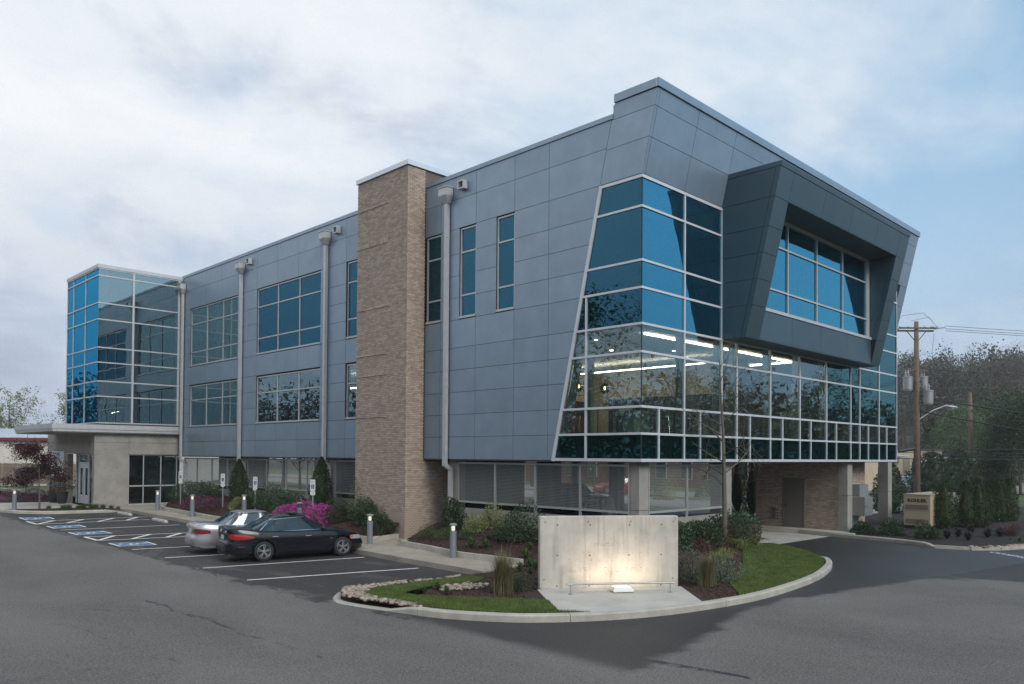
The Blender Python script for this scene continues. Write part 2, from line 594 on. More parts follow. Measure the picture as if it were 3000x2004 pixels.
M['int_blue'] = mat('blue wall panel', (0.04, 0.06, 0.13), 0.5)
M['int_brown'] = mat('brown wall panel', (0.13, 0.06, 0.035), 0.6)
M['planter_grey'] = mat('grey green planter', (0.30, 0.36, 0.33), 0.6)
M['strip'] = mat('lit ceiling strip', (1, 1, 1), emit=((1.0, 0.86, 0.70), 34.0))
M['bulb'] = mat('lit bulb', (1, 1, 1), emit=((1.0, 0.62, 0.25), 14.0))
M['lamp'] = mat('lit bollard lens', (1, 1, 1), emit=((1.0, 0.80, 0.58), 2.0))
M['flood'] = mat('lit flood lens', (1, 1, 1), emit=((1.0, 0.90, 0.78), 1.3))
M['bollard'] = mat('grey painted bollard', (0.205, 0.225, 0.26), 0.45, 0.2)
M['sign_white'] = mat('white sign face', (0.66, 0.68, 0.66), 0.5)
M['sign_green'] = mat('green sign print', (0.03, 0.19, 0.11), 0.5)
M['sign_blue'] = mat('blue sign print', (0.02, 0.06, 0.30), 0.5)
M['sign_sky'] = mat('mid blue sign print', (0.10, 0.26, 0.50), 0.5)
M['galv'] = mat('galvanised steel', (0.36, 0.37, 0.38), 0.45, 0.6, noise=(12, 0.15))
M['beige'] = mat('beige enclosure', (0.42, 0.35, 0.24), 0.6, noise=(2, 0.05))
M['beige_wall'] = mat('cream block wall', (0.52, 0.43, 0.31), 0.9, noise=(0.6, 0.14, 8))
M['cab_grey'] = mat('grey cabinet', (0.23, 0.245, 0.26), 0.5, 0.1)
M['warehouse'] = mat('white metal siding', (0.66, 0.62, 0.56), 0.7, noise=(0.5, 0.06))
M['red_trim'] = mat('red trim', (0.22, 0.02, 0.03), 0.6)
M['roof_pale'] = mat('pale metal roof', (0.52, 0.58, 0.66), 0.5, 0.2)
M['fence'] = mat('weathered fence board', (0.20, 0.155, 0.12), 0.9, noise=(5, 0.25, 8), var=0.22)
M['maroon'] = mat('maroon trailer', (0.055, 0.012, 0.018), 0.5)
M['yellow'] = mat('yellow paint', (0.60, 0.40, 0.02), 0.6)
M['roofing'] = mat('dark roofing', (0.06, 0.055, 0.06), 0.9, noise=(1, 0.2))
M['slate_roof'] = mat('grey shingles', (0.17, 0.19, 0.23), 0.9, noise=(4, 0.25))
M['red_brick'] = mat('far brick', (0.20, 0.11, 0.075), 0.9, noise=(3, 0.25, 8))
M['pot'] = mat('dark glazed pot', (0.022, 0.022, 0.028), 0.45)
M['wire'] = mat('cable', (0.02, 0.02, 0.024), 0.7)
M['insul'] = mat('grey insulator', (0.35, 0.36, 0.38), 0.3)
M['tarp'] = mat('pale grey tarpaulin', (0.40, 0.43, 0.46), 0.7, noise=(4, 0.3, 6))
M['grate'] = mat('galvanised grating', (0.40, 0.42, 0.41), 0.5, 0.3)
M['road_far'] = mat('pale far road', (0.22, 0.21, 0.20), 0.9, noise=(0.5, 0.1))
M['door'] = mat('taupe door', (0.16, 0.14, 0.125), 0.6)
M['brass'] = mat('steel bolt', (0.30, 0.30, 0.30), 0.4, 0.6)
M['white_plastic'] = mat('white plastic', (0.75, 0.73, 0.70), 0.5)
M['store'] = mat('dark store wall', (0.018, 0.017, 0.017), 0.9)
M['hole'] = mat('hole shade', (0.06, 0.05, 0.04), 0.9)
M['dot_blue'] = mat('blue plug', (0.03, 0.16, 0.42), 0.5)
# ------------------------------------------------------------------ asphalt: old road, newer lot, damp patches
def asphalt():
    m = bpy.data.materials.new('asphalt')
    m.use_nodes = True
    n, l = m.node_tree.nodes, m.node_tree.links
    b = n['Principled BSDF']
    tc_ = n.new('ShaderNodeTexCoord')
    sp = n.new('ShaderNodeSeparateXYZ')
    l.new(tc_.outputs['Object'], sp.inputs[0])
    def mth(op, a, b_=None, c_=None, clamp=False):
        q = n.new('ShaderNodeMath')
        q.operation = op
        q.use_clamp = clamp
        for i, v in enumerate((a, b_, c_)):
            if v is None:
                continue
            if isinstance(v, (int, float)):
                q.inputs[i].default_value = v
            else:
                l.new(v, q.inputs[i])
        return q.outputs[0]
    def noise(s, d=6, r=0.6, dist=0.0, sc=(1, 1, 1), rot=0.0):
        mp = n.new('ShaderNodeMapping')
        mp.inputs['Scale'].default_value = sc
        mp.inputs['Rotation'].default_value = (0, 0, rot)
        l.new(tc_.outputs['Object'], mp.inputs[0])
        q = n.new('ShaderNodeTexNoise')
        q.inputs['Scale'].default_value = s
        q.inputs['Detail'].default_value = d
        q.inputs['Roughness'].default_value = r
        q.inputs['Distortion'].default_value = dist
        l.new(mp.outputs[0], q.inputs['Vector'])
        return q.outputs['Fac']
    def sm(v, a, b_):
        q = n.new('ShaderNodeMapRange')
        q.interpolation_type = 'SMOOTHSTEP'
        q.inputs[1].default_value, q.inputs[2].default_value = a, b_
        l.new(v, q.inputs[0])
        return q.outputs[0]
    def segd(p, q):
        """distance to a line through p,q and the position along it"""
        dx, dy = q[0] - p[0], q[1] - p[1]
        L = math.hypot(dx, dy)
        ux_, uy_ = dx / L, dy / L
        ax = mth('SUBTRACT', sp.outputs[0], p[0])
        ay = mth('SUBTRACT', sp.outputs[1], p[1])
        along = mth('ADD', mth('MULTIPLY', ax, ux_), mth('MULTIPLY', ay, uy_))
        across = mth('SUBTRACT', mth('MULTIPLY', ax, uy_), mth('MULTIPLY', ay, ux_))
        return along, across, L
    N1 = noise(0.9, 7, 0.65, 0.4, (1.0, 0.55, 1))
    N2 = noise(2.3, 7, 0.7, 0.6, (1.0, 0.4, 1), 0.3)
    N3 = noise(1.6, 6, 0.7, 0.2)
    wob = mth('MULTIPLY', mth('SUBTRACT', N1, 0.5), 3.2)
    # newer surface in the bays
    lot = sm(mth('ADD', mth('SUBTRACT', sp.outputs[0], -9.25), mth('MULTIPLY', mth('SUBTRACT', N2, 0.5), 1.8)), -0.10, 0.10)
    lot = mth('MULTIPLY', lot, sm(mth('ADD', sp.outputs[1], wob), 1.6, 2.1))
    # newer surface in the drive right of the island
    drv = sm(mth('ADD', mth('ADD', mth('SUBTRACT', sp.outputs[0], 1.2), mth('MULTIPLY', sp.outputs[1], 0.55)), mth('MULTIPLY', wob, 0.8)), -0.30, 0.30)
    drv = mth('MULTIPLY', drv, sm(sp.outputs[1], 3.5, 3.0))
    new = mth('MAXIMUM', lot, drv)
    # damp rim along the island kerb
    rimd = mth('ADD', mth('ADD', mth('MULTIPLY', sp.outputs[1], -1.0), mth('MULTIPLY', mth('ABSOLUTE', mth('ADD', sp.outputs[0], 2.0)), -0.20)), -4.55)
    rim = mth('MULTIPLY', sm(mth('ADD', rimd, mth('MULTIPLY', wob, 0.35)), 0.55, 0.25), sm(sp.outputs[1], 1.0, 0.0))
    rim = mth('MULTIPLY', rim, sm(sp.outputs[0], -9.2, -8.6))
    damp = rim
    for p, q, wd in (((-8.85, 1.0), (-8.55, -4.6), 0.30), ((-8.55, -4.2), (-7.9, -7.9), 0.09), ((-11.96, 4.6), (-11.86, -2.4), 0.055), ((-13.2, 4.3), (-12.5, 3.5), 0.06), ((-14.2, 4.0), (-13.6, -1.0), 0.022)):
        al, ac, L = segd(p, q)
        wv = mth('ADD', ac, mth('MULTIPLY', mth('SUBTRACT', N1, 0.5), 0.9))
        d = sm(mth('ADD', mth('ABSOLUTE', wv), mth('MULTIPLY', mth('SUBTRACT', N2, 0.5), wd * 3.2)), wd, wd * 0.4)
        d = mth('MULTIPLY', mth('MULTIPLY', d, sm(N3, 0.44, 0.54)), mth('MULTIPLY', sm(al, -0.3, 0.3), sm(al, L + 0.3, L - 0.3)))
        damp = mth('MAXIMUM', damp, d)
    spots = sm(noise(0.75, 8, 0.72, 0.8, (1, 0.5, 1), 0.9), 0.665, 0.70)
    damp = mth('MAXIMUM', damp, mth('MULTIPLY', spots, 0.8), clamp=True)
    fine_ = noise(95, 3, 0.8)
    grain = noise(420, 2, 0.7)
    wide = noise(0.22, 5, 0.6, 0.3, (1, 0.6, 1), 0.5)
    mid = noise(26, 4, 0.75)
    g = mth('ADD', mth('ADD', mth('MULTIPLY', fine_, 0.65), mth('ADD', mth('MULTIPLY', mth('SUBTRACT', mid, 0.5), 1.1), mth('MULTIPLY', mth('SUBTRACT', noise(48, 3, 0.8), 0.5), 1.2))), mth('ADD', mth('MULTIPLY', grain, 0.55), mth('MULTIPLY', wide, 0.55)))
    def vec(c):
        q = n.new('ShaderNodeCombineXYZ')
        for i in range(3):
            q.inputs[i].default_value = c[i]
        return q.outputs[0]
    def mixc(f, a, b_):
        q = n.new('ShaderNodeMix')
        q.data_type = 'VECTOR'
        l.new(f, q.inputs[0]); l.new(a, q.inputs[4]); l.new(b_, q.inputs[5])
        return q.outputs[1]
    # pale dry blotches on the newer surface
    dry = sm(noise(0.55, 7, 0.7, 0.7, (1, 0.35, 1), -0.2), 0.56, 0.62)
    newc = mixc(mth('MULTIPLY', dry, 0.6), vec((0.046, 0.043, 0.042)), vec((0.105, 0.099, 0.093)))
    base = mixc(new, vec((0.150, 0.140, 0.131)), newc)
    base = mixc(damp, base, vec((0.042, 0.039, 0.038)))
    sc = n.new('ShaderNodeVectorMath')
    sc.operation = 'SCALE'
    l.new(base, sc.inputs[0])
    l.new(mth('MAXIMUM', mth('ADD', mth('MULTIPLY', g, 1.9), -0.76), 0.15), sc.inputs['Scale'])
    l.new(sc.outputs[0], b.inputs['Base Color'])
    l.new(mth('SUBTRACT', 0.88, mth('MULTIPLY', mth('MAXIMUM', damp, mth('MULTIPLY', new, 0.55)), 0.36)), b.inputs['Roughness'])
    b.inputs['Specular IOR Level'].default_value = 0.35
    bp = n.new('ShaderNodeBump')
    bp.inputs['Strength'].default_value = 0.55
    bp.inputs['Distance'].default_value = 0.012
    l.new(fine_, bp.inputs['Height'])
    l.new(bp.outputs[0], b.inputs['Normal'])
    return m
M['asphalt'] = asphalt()
ZL = lambda x, y: zl(y)

# ------------------------------------------------------------------ terrain
def ground_z(x, y):
    return zl(y) - 0.12
sheet('ground', [(-500, -500), (700, -500), (700, 700), (-500, 700)], ground_z, M['field'], kind='structure')
lot = sheet('parking_lot', [(-70, -45), (13.0, -45), (13.6, -3.2), (13.95, 0.2), (13.6, 3.6), (13.2, 9.4), (9, 9.4), (9, 0.5), (0.2, 0.5), (0.2, 33), (-5, 33), (-5, 73), (-70, 73)], ZL, M['asphalt'], kind='structure')
sheet('side_road', [(13.02, -45), (40, -45), (40, -7.4), (20, -7.0), (15.5, -6.5), (13.4, -5.7), (12.75, -5.0), (12.65, -3.8), (13.59, -3.2)], lambda x, y: zl(y) + 0.0, M['asphalt'], kind='structure')
sheet('neighbour_yard', [(22, 3), (66, 6), (120, -2), (120, 60), (58, 60), (22, 20)], lambda x, y: zl(y) - 0.02, M['road_far'], kind='structure')
for i, (a, b) in enumerate(((24, 32), (34.4, 42))):
    sheet('far_road', [(a, 10), (b, 10), (b, 120), (a, 120)], lambda x, y: zl(y) + 0.012, M['road_far'], kind='structure')
for a, b in ((20.5, 23.9), (32.1, 34.3), (42.1, 56)):
    sheet('far_verge', [(a, 10), (b, 10), (b, 120), (a, 120)], lambda x, y: zl(y) + 0.03, M['soil_green'], kind='structure')

def hillz(x, y):
    d = max(0.0, x + 0.35 * y - 118)
    sy = lambda a, b: max(0.0, min(1.0, (y - a) / (b - a)))
    h = 26 * (1 - math.exp(-d / 150.0)) * sy(-90, -10) * (1 - sy(110, 200))
    return -0.3 + h + 2.0 * math.sin(x * 0.045 + y * 0.03) * min(1, d / 60.0) * sy(-90, -10) * (1 - sy(110, 200))
sheet('hillside', [(100, -120), (520, -120), (520, 220), (45, 220)], hillz, M['hill'], step=15.0, kind='structure')

# road markings, children of the lot
def marking(pts, m='cap_white', off=0.004, name='line_marking'):
    sheet(name, pts, lambda x, y: zl(y) + off, M[m], parent=lot)
def line(p, q, wd=0.10, name='line_marking', m='cap_white', off=0.004):
    dx, dy = q[0] - p[0], q[1] - p[1]
    L = math.hypot(dx, dy)
    nx, ny = -dy / L * wd / 2, dx / L * wd / 2
    marking([(p[0] + nx, p[1] + ny), (q[0] + nx, q[1] + ny), (q[0] - nx, q[1] - ny), (p[0] - nx, p[1] - ny)], m, off, name)
for p, q in (((-8.97, 8.51), (-4.26, 7.50)), ((-9.06, 5.69), (-4.49, 4.47)), ((-8.91, 11.37), (-4.2, 10.25)), ((-8.95, 14.01), (-4.1, 12.95)),
             ((-8.93, 21.94), (-4.38, 21.41)), ((-8.98, 17.33), (-4.2, 16.30)), ((-8.98, 18.81), (-4.2, 17.70)), ((-9.03, 25.10), (-4.42, 24.69)), ((-8.98, 26.68), (-3.95, 26.25))):
    line(p, q)
for p, q in (((-8.98, 17.33), (-8.98, 18.81)), ((-9.0, 25.1), (-8.98, 26.68))):
    line(p, q, 0.12, 'line_marking', 'cap_white', 0.007)
for p, q in (((-8.90, 17.40), (-8.03, 18.52)), ((-7.86, 17.13), (-6.79, 18.25)), ((-6.7, 16.9), (-5.75, 17.95)), ((-5.6, 16.7), (-4.7, 17.75)),
             ((-8.92, 25.16), (-7.94, 26.53)), ((-7.8, 25.05), (-6.76, 26.42)), ((-6.59, 24.95), (-5.46, 26.31)), ((-5.38, 24.87), (-4.43, 26.24))):
    line(p, q, 0.15, 'line_marking', 'cap_white', 0.0075)
def access_symbol(P):
    A, B, D, E = [Vector((p[0], p[1])) for p in P]      # near-left, near-right, far-right, far-left seen from the road
    def at(u, v):
        q = (A * (1 - u) + B * u) * (1 - v) + (E * (1 - u) + D * u) * v
        return (q.x, q.y)
    rect = lambda a, b, c, d: [at(a, b), at(c, b), at(c, d), at(a, d)]
    marking(rect(0, 0, 1, 1), 'cap_white', 0.004, 'symbol_border')
    marking(rect(0.07, 0.06, 0.93, 0.94), 'paint_blue', 0.008, 'symbol_ground')
    mb = MB()
    def strip(pts, wd):
        for i in range(len(pts) - 1):
            p, q = Vector(pts[i]), Vector(pts[i + 1])
            d = (q - p).normalized()
            nn = Vector((-d.y, d.x)) * wd / 2
            q2, p2 = q + d * wd * 0.4, p - d * wd * 0.4
            c = [p2 + nn, q2 + nn, q2 - nn, p2 - nn]
            mb.face([(*at(*k), 0) for k in c][::-1])
    strip([(0.36 + 0.20 * math.cos(t), 0.46 + 0.27 * math.sin(t)) for t in np.linspace(R(70), R(330), 15)], 0.055)
    strip([(0.74, 0.56), (0.50, 0.55), (0.46, 0.62), (0.42, 0.30), (0.30, 0.26)], 0.07)
    strip([(0.60, 0.54), (0.58, 0.30)], 0.055)
    hx, hy = 0.82, 0.58
    mb.face([(*at(hx + 0.06 * math.cos(t), hy + 0.09 * math.sin(t)), 0) for t in np.linspace(0, 6.28, 13)[:-1]])
    o = mb.build('access_symbol', M['cap_white'], lot)
    for v in o.data.vertices:
        v.co.z = zl(v.co.y) + 0.012
for P in (((-8.82, 27.46), (-7.65, 27.47), (-7.58, 28.74), (-8.78, 29.07)), ((-8.95, 22.75), (-7.73, 22.67), (-7.69, 23.87), (-8.94, 24.0)),
          ((-8.99, 19.62), (-7.73, 19.56), (-7.75, 20.65), (-8.99, 20.83)), ((-9.0, 15.1), (-7.83, 14.8), (-7.77, 15.91), (-8.99, 16.26))):
    access_symbol(P)
tm = text_mesh('COMPACT', 0.42, M['cap_white'], 0.001)
o = put('road_lettering', tm, None, loc=(12.0, -6.45, zl(-6) + 0.006), rot=(0, 0, math.atan2(-1.4, -1.15)), kind='structure')
line((-2.0, 66), (-1.54, 59.44))

# ------------------------------------------------------------------ kerbs
def offset_path(P, d):
    out = []
    for i in range(len(P)):
        a, b = Vector(P[max(i - 1, 0)]), Vector(P[min(i + 1, len(P) - 1)])
        t = (b - a).normalized()
        out.append((P[i][0] - t.y * d, P[i][1] + t.x * d))
    return out
def smooth_path(P, k=3):
    out = []
    Q = [Vector(p) for p in P]
    for i in range(len(Q) - 1):
        p0, p1, p2, p3 = Q[max(i - 1, 0)], Q[i], Q[i + 1], Q[min(i + 2, len(Q) - 1)]
        for j in range(k):
            t = j / k
            q = 0.5 * ((2 * p1) + (-p0 + p2) * t + (2 * p0 - 5 * p1 + 4 * p2 - p3) * t * t + (-p0 + 3 * p1 - 3 * p2 + p3) * t ** 3)
            out.append((q.x, q.y))
    out.append(tuple(Q[-1]))
    return out
def kerb(path, hts, joints, parent, wd=0.17, gap=0.012):
    """path of (x,y), interior to the left; hts per point; joints = indices where a new stone starts"""
    I = offset_path(path, wd)
    T = offset_path(path, 0.025)
    js = [0] + list(joints) + [len(path) - 1]
    for a, b in zip(js[:-1], js[1:]):
        mb = MB()
        n = b - a + 1
        vs = []
        for k in range(a, b + 1):
            z = zl(path[k][1])
            h = hts[k]
            o_, t_, i_ = Vector(path[k]), Vector(T[k]), Vector(I[k])
            if k in (a, b):
                nb = Vector(path[k + 1 if k == a else k - 1])
                d = (nb - o_).normalized() * gap / 2
                o_, t_, i_ = o_ + d, t_ + d, i_ + d
            vs += [(o_.x, o_.y, z - 0.1), (o_.x, o_.y, z + max(h - 0.03, 0.002)), (t_.x, t_.y, z + h), (i_.x, i_.y, z + h), (i_.x, i_.y, z - 0.1)]
        fs = []
        for k in range(n - 1):
            for j in range(4):
                fs.append((k * 5 + j, (k + 1) * 5 + j, (k + 1) * 5 + j + 1, k * 5 + j + 1))
        fs += [(4, 3, 2, 1, 0), tuple((n - 1) * 5 + j for j in range(5))]
        mb.raw(vs, fs)
        mb.build('kerb_stone', M['kerb'], parent)
    return I
KP = [(-8.40, 2.52), (-8.77, 2.12), (-9.02, 1.70), (-9.10, 1.29), (-8.98, 0.58), (-8.84, 0.02), (-8.72, -0.55), (-8.48, -1.38), (-7.86, -2.42), (-7.18, -3.09), (-6.18, -3.74), (-4.87, -4.25), (-3.21, -4.57), (-1.7, -4.68),
      (0.09, -4.57), (1.98, -4.31), (3.93, -3.79), (5.2, -3.28), (6.05, -2.72), (6.45, -2.1)]
path = smooth_path(KP, 3)
hts = []
for i in range(len(path)):
    k = i / 3.0
    hts.append(0.025 if k < 5 else (0.025 + 0.125 * min(1, (k - 5) / 1.2)) if k < 17.6 else 0.15 - 0.10 * (k - 17.6) / 1.4)
island_kerb = thing('island_kerb', 'long curved concrete kerb around the planted island at the road edge', 'kerb')
IK = kerb(path, hts, [15, 19, 28, 36, 44, 51], island_kerb)
kr = [(13.66, 3.55), (13.95, 1.9), (13.66, 0.36), (13.42, -1.38), (13.10, -2.76), (12.70, -3.55), (12.45, -3.95)]
rk = smooth_path(kr[::-1], 3)
right_kerb = thing('drive_kerb', 'straight concrete kerb beside the drive under the building end', 'kerb')
pr = rk[::-1]
pr = smooth_path(kr, 3)
I2 = kerb(pr, [0.15] * (len(pr) - 4) + [0.13, 0.09, 0.05, 0.02], [9], right_kerb)
lk = smooth_path([(-16, 36.5), (-12, 35.0), (-9.4, 33.9), (-8.65, 33.03), (-8.35, 31.9), (-7.85, 31.0), (-6.95, 30.25), (-5.32, 29.93), (-4.5, 29.8), (-3.95, 30.0)], 3)
left_kerb = thing('entry_kerb', 'pale concrete kerb round the corner bed before the entrance', 'kerb')
I3 = kerb(lk, [0.15] * (len(lk) - 4) + [0.13, 0.09, 0.06, 0.03], [9, 18], left_kerb)

# ------------------------------------------------------------------ beds, lawns, pavement
def bed_h(x, y):
    """planting beds rise towards the building"""
    if x < 0.25 and y > 0:
        d = 0.25 - x
        f = 1.0
    elif x >= 0.25:
        d = 0.25 - y
        f = min(1.0, max(0.0, (7.2 - x) / 4.2))
    else:
        d = math.hypot(0.25 - x, 0.25 - y)
        f = 1.0
    t = min(1.0, max(0.0, (3.05 - d) / 2.6))
    return zl(y) + 0.11 + f * 0.72 * t * t * (3 - 2 * t)
isl = list(IK[2:]) + [(7.0, -1.5), (7.95, -0.72), (8.3, 0.0), (8.6, 0.34), (4.8, 0.36), (0.3, 0.36), (0.3, 8.55), (-2.2, 8.45), (-2.42, 6.62), (-2.8, 4.79), (-2.78, 4.4), (-2.62, 2.15), (-4.4, 2.05), (-5.23, 1.96), (-6.01, 1.98), (-7.39, 2.38), (-8.19, 2.45)]
sheet('mulch_bed', isl, bed_h, M['mulch'], step=0.45, kind='structure')
bedA = [(-2.30, 9.85), (-0.86, 10.2), (-0.80, 13.2), (0.3, 13.2), (0.3, 30.0), (-1.5, 29.8), (-2.3, 28.9), (-2.58, 27.6), (-2.76, 23.3), (-2.86, 21.9), (-2.78, 16), (-2.55, 12)]
sheet('mulch_bed', bedA, bed_h, M['mulch'], step=0.45, kind='structure')
bedR = list(I2[8:]) + [(12.5, -3.75), (12.75, -5.0), (13.5, -5.75), (15.6, -6.5), (20, -7.0), (40, -7.4), (40, 2.5), (22, 3.4), (21.5, 6), (19, 6), (16.2, 0.35), (15.3, -0.1), (14.2, -0.6)]
mb = MB()
for p_, q_ in zip([(12.45, -3.95), (12.72, -5.02), (13.45, -5.75), (15.6, -6.5), (20, -7.0)], [(12.72, -5.02), (13.45, -5.75), (15.6, -6.5), (20, -7.0), (40, -7.4)]):
    mb.beam((*p_, -0.09), (*q_, -0.09), 0.14, 0.17)
mb.build('edging', M['kerb'], right_kerb)
sheet('mulch_bed', bedR, lambda x, y: -0.02 + 0.015 * max(0, min(8, x - 15)), M['mulch_dark'], step=2.0, kind='structure')
bedL = list(I3[9:]) + [(-4.1, 31.5), (-4.6, 31.9), (-7.2, 32.3), (-8.3, 33.0)]
sheet('mulch_bed', bedL, lambda x, y: zl(y) + 0.125, M['mulch'], kind='structure')
sheet('mulch_bed', [(-11, 39.3), (-4.6, 38.4), (-4.6, 41.5), (-11, 42.5)], lambda x, y: zl(y) + 0.17, M['mulch'], kind='structure')

lawnL = [(-8.50, 1.48), (-8.62, 0.69), (-8.52, -0.03), (-8.44, -0.35), (-8.24, -1.25), (-7.65, -2.3), (-7.0, -2.98), (-6.35, -3.42), (-6.74, -2.87), (-6.05, -1.97), (-6.44, -1.4), (-7.36, -0.18), (-7.72, 0.35), (-7.83, 0.92), (-6.62, 1.22), (-5.34, 0.98), (-4.87, 1.31), (-5.2, 1.75), (-5.76, 1.80), (-6.6, 1.85), (-7.87, 1.85)]
lawnR = [(6.21, 0.1), (8.0, 0.1), (7.85, -0.7), (6.95, -1.55), (6.3, -2.15), (5.75, -2.68), (5.1, -3.1), (3.86, -3.62), (1.94, -4.14), (0.06, -4.40), (-1.70, -4.50), (-2.4, -4.46), (-0.9, -3.31), (-0.18, -3.03), (1.84, -2.19), (3.6, -1.2)]
lz = lambda x, y: bed_h(x, y) + 0.02
def lawn(poly, n, seed):
    sheet('lawn', poly, lz, M['soil_green'], step=0.45, kind='structure')
    g = np.random.default_rng(seed)
    xs = [p[0] for p in poly]; ys = [p[1] for p in poly]
    X = g.uniform(min(xs), max(xs), n * 3); Y = g.uniform(min(ys), max(ys), n * 3)
    k = inside(poly, X, Y)
    X, Y = X[k], Y[k]
    N = len(X)
    Z = np.array([lz(a, b) for a, b in zip(X, Y)])
    a = g.uniform(0, 6.28, N); h = g.uniform(0.025, 0.06, N); wd = g.uniform(0.004, 0.008, N); ln = g.uniform(0.0, 0.03, N)
    V = np.zeros((N, 3, 3))
    dx, dy = np.cos(a) * wd, np.sin(a) * wd
    V[:, 0] = np.c_[X - dx, Y - dy, Z - 0.005]; V[:, 1] = np.c_[X + dx, Y + dy, Z - 0.005]
    V[:, 2] = np.c_[X + np.sin(a) * ln, Y - np.cos(a) * ln, Z + h]
    put('grass', np_mesh('grass', V.reshape(-1, 3), np.arange(N * 3).reshape(-1, 3), M['blade']), kind='stuff')
lawn(lawnL, 42000, 1)
lawn(lawnR, 60000, 2)
def chips(poly, n, seed, m='chip', zf=bed_h):
    g = np.random.default_rng(seed)
    xs = [p[0] for p in poly]; ys = [p[1] for p in poly]
    X = g.uniform(min(xs), max(xs), n * 2); Y = g.uniform(min(ys), max(ys), n * 2)
    k = inside(poly, X, Y) & ~inside(lawnL, X, Y) & ~inside(lawnR, X, Y) & ~inside([(-5.6, -0.6), (-7.1, -3.0), (-6.2, -3.6), (-3.6, -4.5), (-2.1, -2.8)], X, Y)
    X, Y = X[k], Y[k]
    N = len(X)
    Z = np.array([zf(a, b) for a, b in zip(X, Y)]) + g.uniform(0.0, 0.025, N)
    a = g.uniform(0, 6.28, N); L = g.uniform(0.015, 0.045, N); wd = g.uniform(0.005, 0.012, N); tl = g.uniform(-0.02, 0.02, N)
    V = np.zeros((N, 4, 3))
    ca, sa = np.cos(a), np.sin(a)
    for i, (p, q) in enumerate(((-1, -1), (1, -1), (1, 1), (-1, 1))):
        V[:, i] = np.c_[X + p * L * ca - q * wd * sa, Y + p * L * sa + q * wd * ca, Z + p * tl + q * 0.004]
    put('mulch_chips', np_mesh('mulch_chips', V.reshape(-1, 3), np.arange(N * 4).reshape(-1, 4), M[m]), kind='stuff')
chips(isl, 26000, 3)
chips(bedA, 9000, 4)

wz = lambda x, y: zl(y) + 0.15
walkP = [(-4.27, 2.0), (-2.70, 2.15), (-2.88, 4.44), (-2.88, 4.79), (-2.50, 6.6), (-2.30, 8.5), (0.6, 8.6), (0.6, 9.9), (-0.85, 9.9), (-0.85, 10.25), (-2.36, 9.9), (-2.62, 12), (-2.86, 16), (-2.94, 21.9), (-2.84, 23.3), (-2.66, 27.6), (-2.38, 28.95), (-1.55, 29.9), (0.3, 30.1), (0.3, 32.38), (-4.49, 32.38), (-4.49, 31.7), (-4.0, 31.3), (-3.9, 30.2), (-3.72, 28.9), (-3.85, 26.2), (-3.83, 22.9), (-3.85, 15), (-3.95, 8.4), (-4.1, 5.9), (-4.18, 3.2)]
# slabs, each with its own joint
pave = thing('pavement', 'pale concrete pavement between the parking bays and the planted beds', 'pavement')
pave['kind'] = 'structure'
cuts = [2.0, 3.6, 5.2, 6.8, 8.4, 9.95, 11.6, 13.3, 15.0, 16.7, 18.4, 20.1, 21.8, 23.5, 25.2, 26.9, 28.6, 30.3, 32.4]
def clip_y(P, lo, hi):
    def half(P, s, v):
        out = []
        for i in range(len(P)):
            a, b = P[i - 1], P[i]
            ia, ib = s * (a[1] - v) >= 0, s * (b[1] - v) >= 0
            if ia != ib:
                t = (v - a[1]) / (b[1] - a[1])
                out.append((a[0] + t * (b[0] - a[0]), v))
            if ib:
                out.append(b)
        return out
    return half(half(P, 1, lo), -1, hi)
for a, b in zip(cuts[:-1], cuts[1:]):
    q = clip_y(walkP, a + 0.006, b - 0.006)
    if len(q) > 2:
        sheet('slab', q, wz, M['walk'], lo=0.3, parent=pave)
sheet('pavement_bed', walkP, lambda x, y: zl(y) + 0.135, M['concrete'], kind='structure')
sheet('plaza', [(-16, 36.6), (-9.3, 33.9), (-8.3, 33.05), (-7.2, 32.35), (-4.6, 31.95), (-4.49, 38.35), (-11, 39.25), (-16, 40)], lambda x, y: zl(y) + 0.15, M['concrete_pale'], kind='structure')
apron = [(9.1, 0.46), (13.62, 0.40), (13.93, 1.9), (13.62, 3.56), (13.2, 9.3), (9.0, 9.3)]
sheet('drive_apron', apron, lambda x, y: zl(y) + 0.006, M['concrete_pale'], kind='structure')
sidew = [(13.66, 0.37), (13.96, 1.9), (13.68, 3.55), (13.3, 9.3), (15.1, 9.3), (15.1, 0.8), (16.0, 0.3), (15.2, -0.05), (14.2, -0.4), (13.62, -0.6)]
sheet('side_pavement', sidew, lambda x, y: 0.03, M['concrete_pale'], lo=0.2, kind='structure')
padP = [(-5.20, -0.84), (-6.78, -2.93), (-6.18, -3.46), (-4.87, -4.05), (-3.72, -4.32), (-2.34, -2.86)]
sheet('sign_pad', padP, lambda x, y: -0.005 + 0.014 * (3.2 - math.hypot(x + 3.7, y + 1.8)), M['concrete_pale'], lo=0.2, kind='structure')
sheet('garage_floor', [(0.5, 0.6), (8.9, 0.6), (8.9, 9.45), (14.9, 9.45), (19.9, 9.45), (19.9, 33), (0.5, 33)], lambda x, y: zl(y) + 0.2, M['concrete'], lo=0.3, kind='structure')

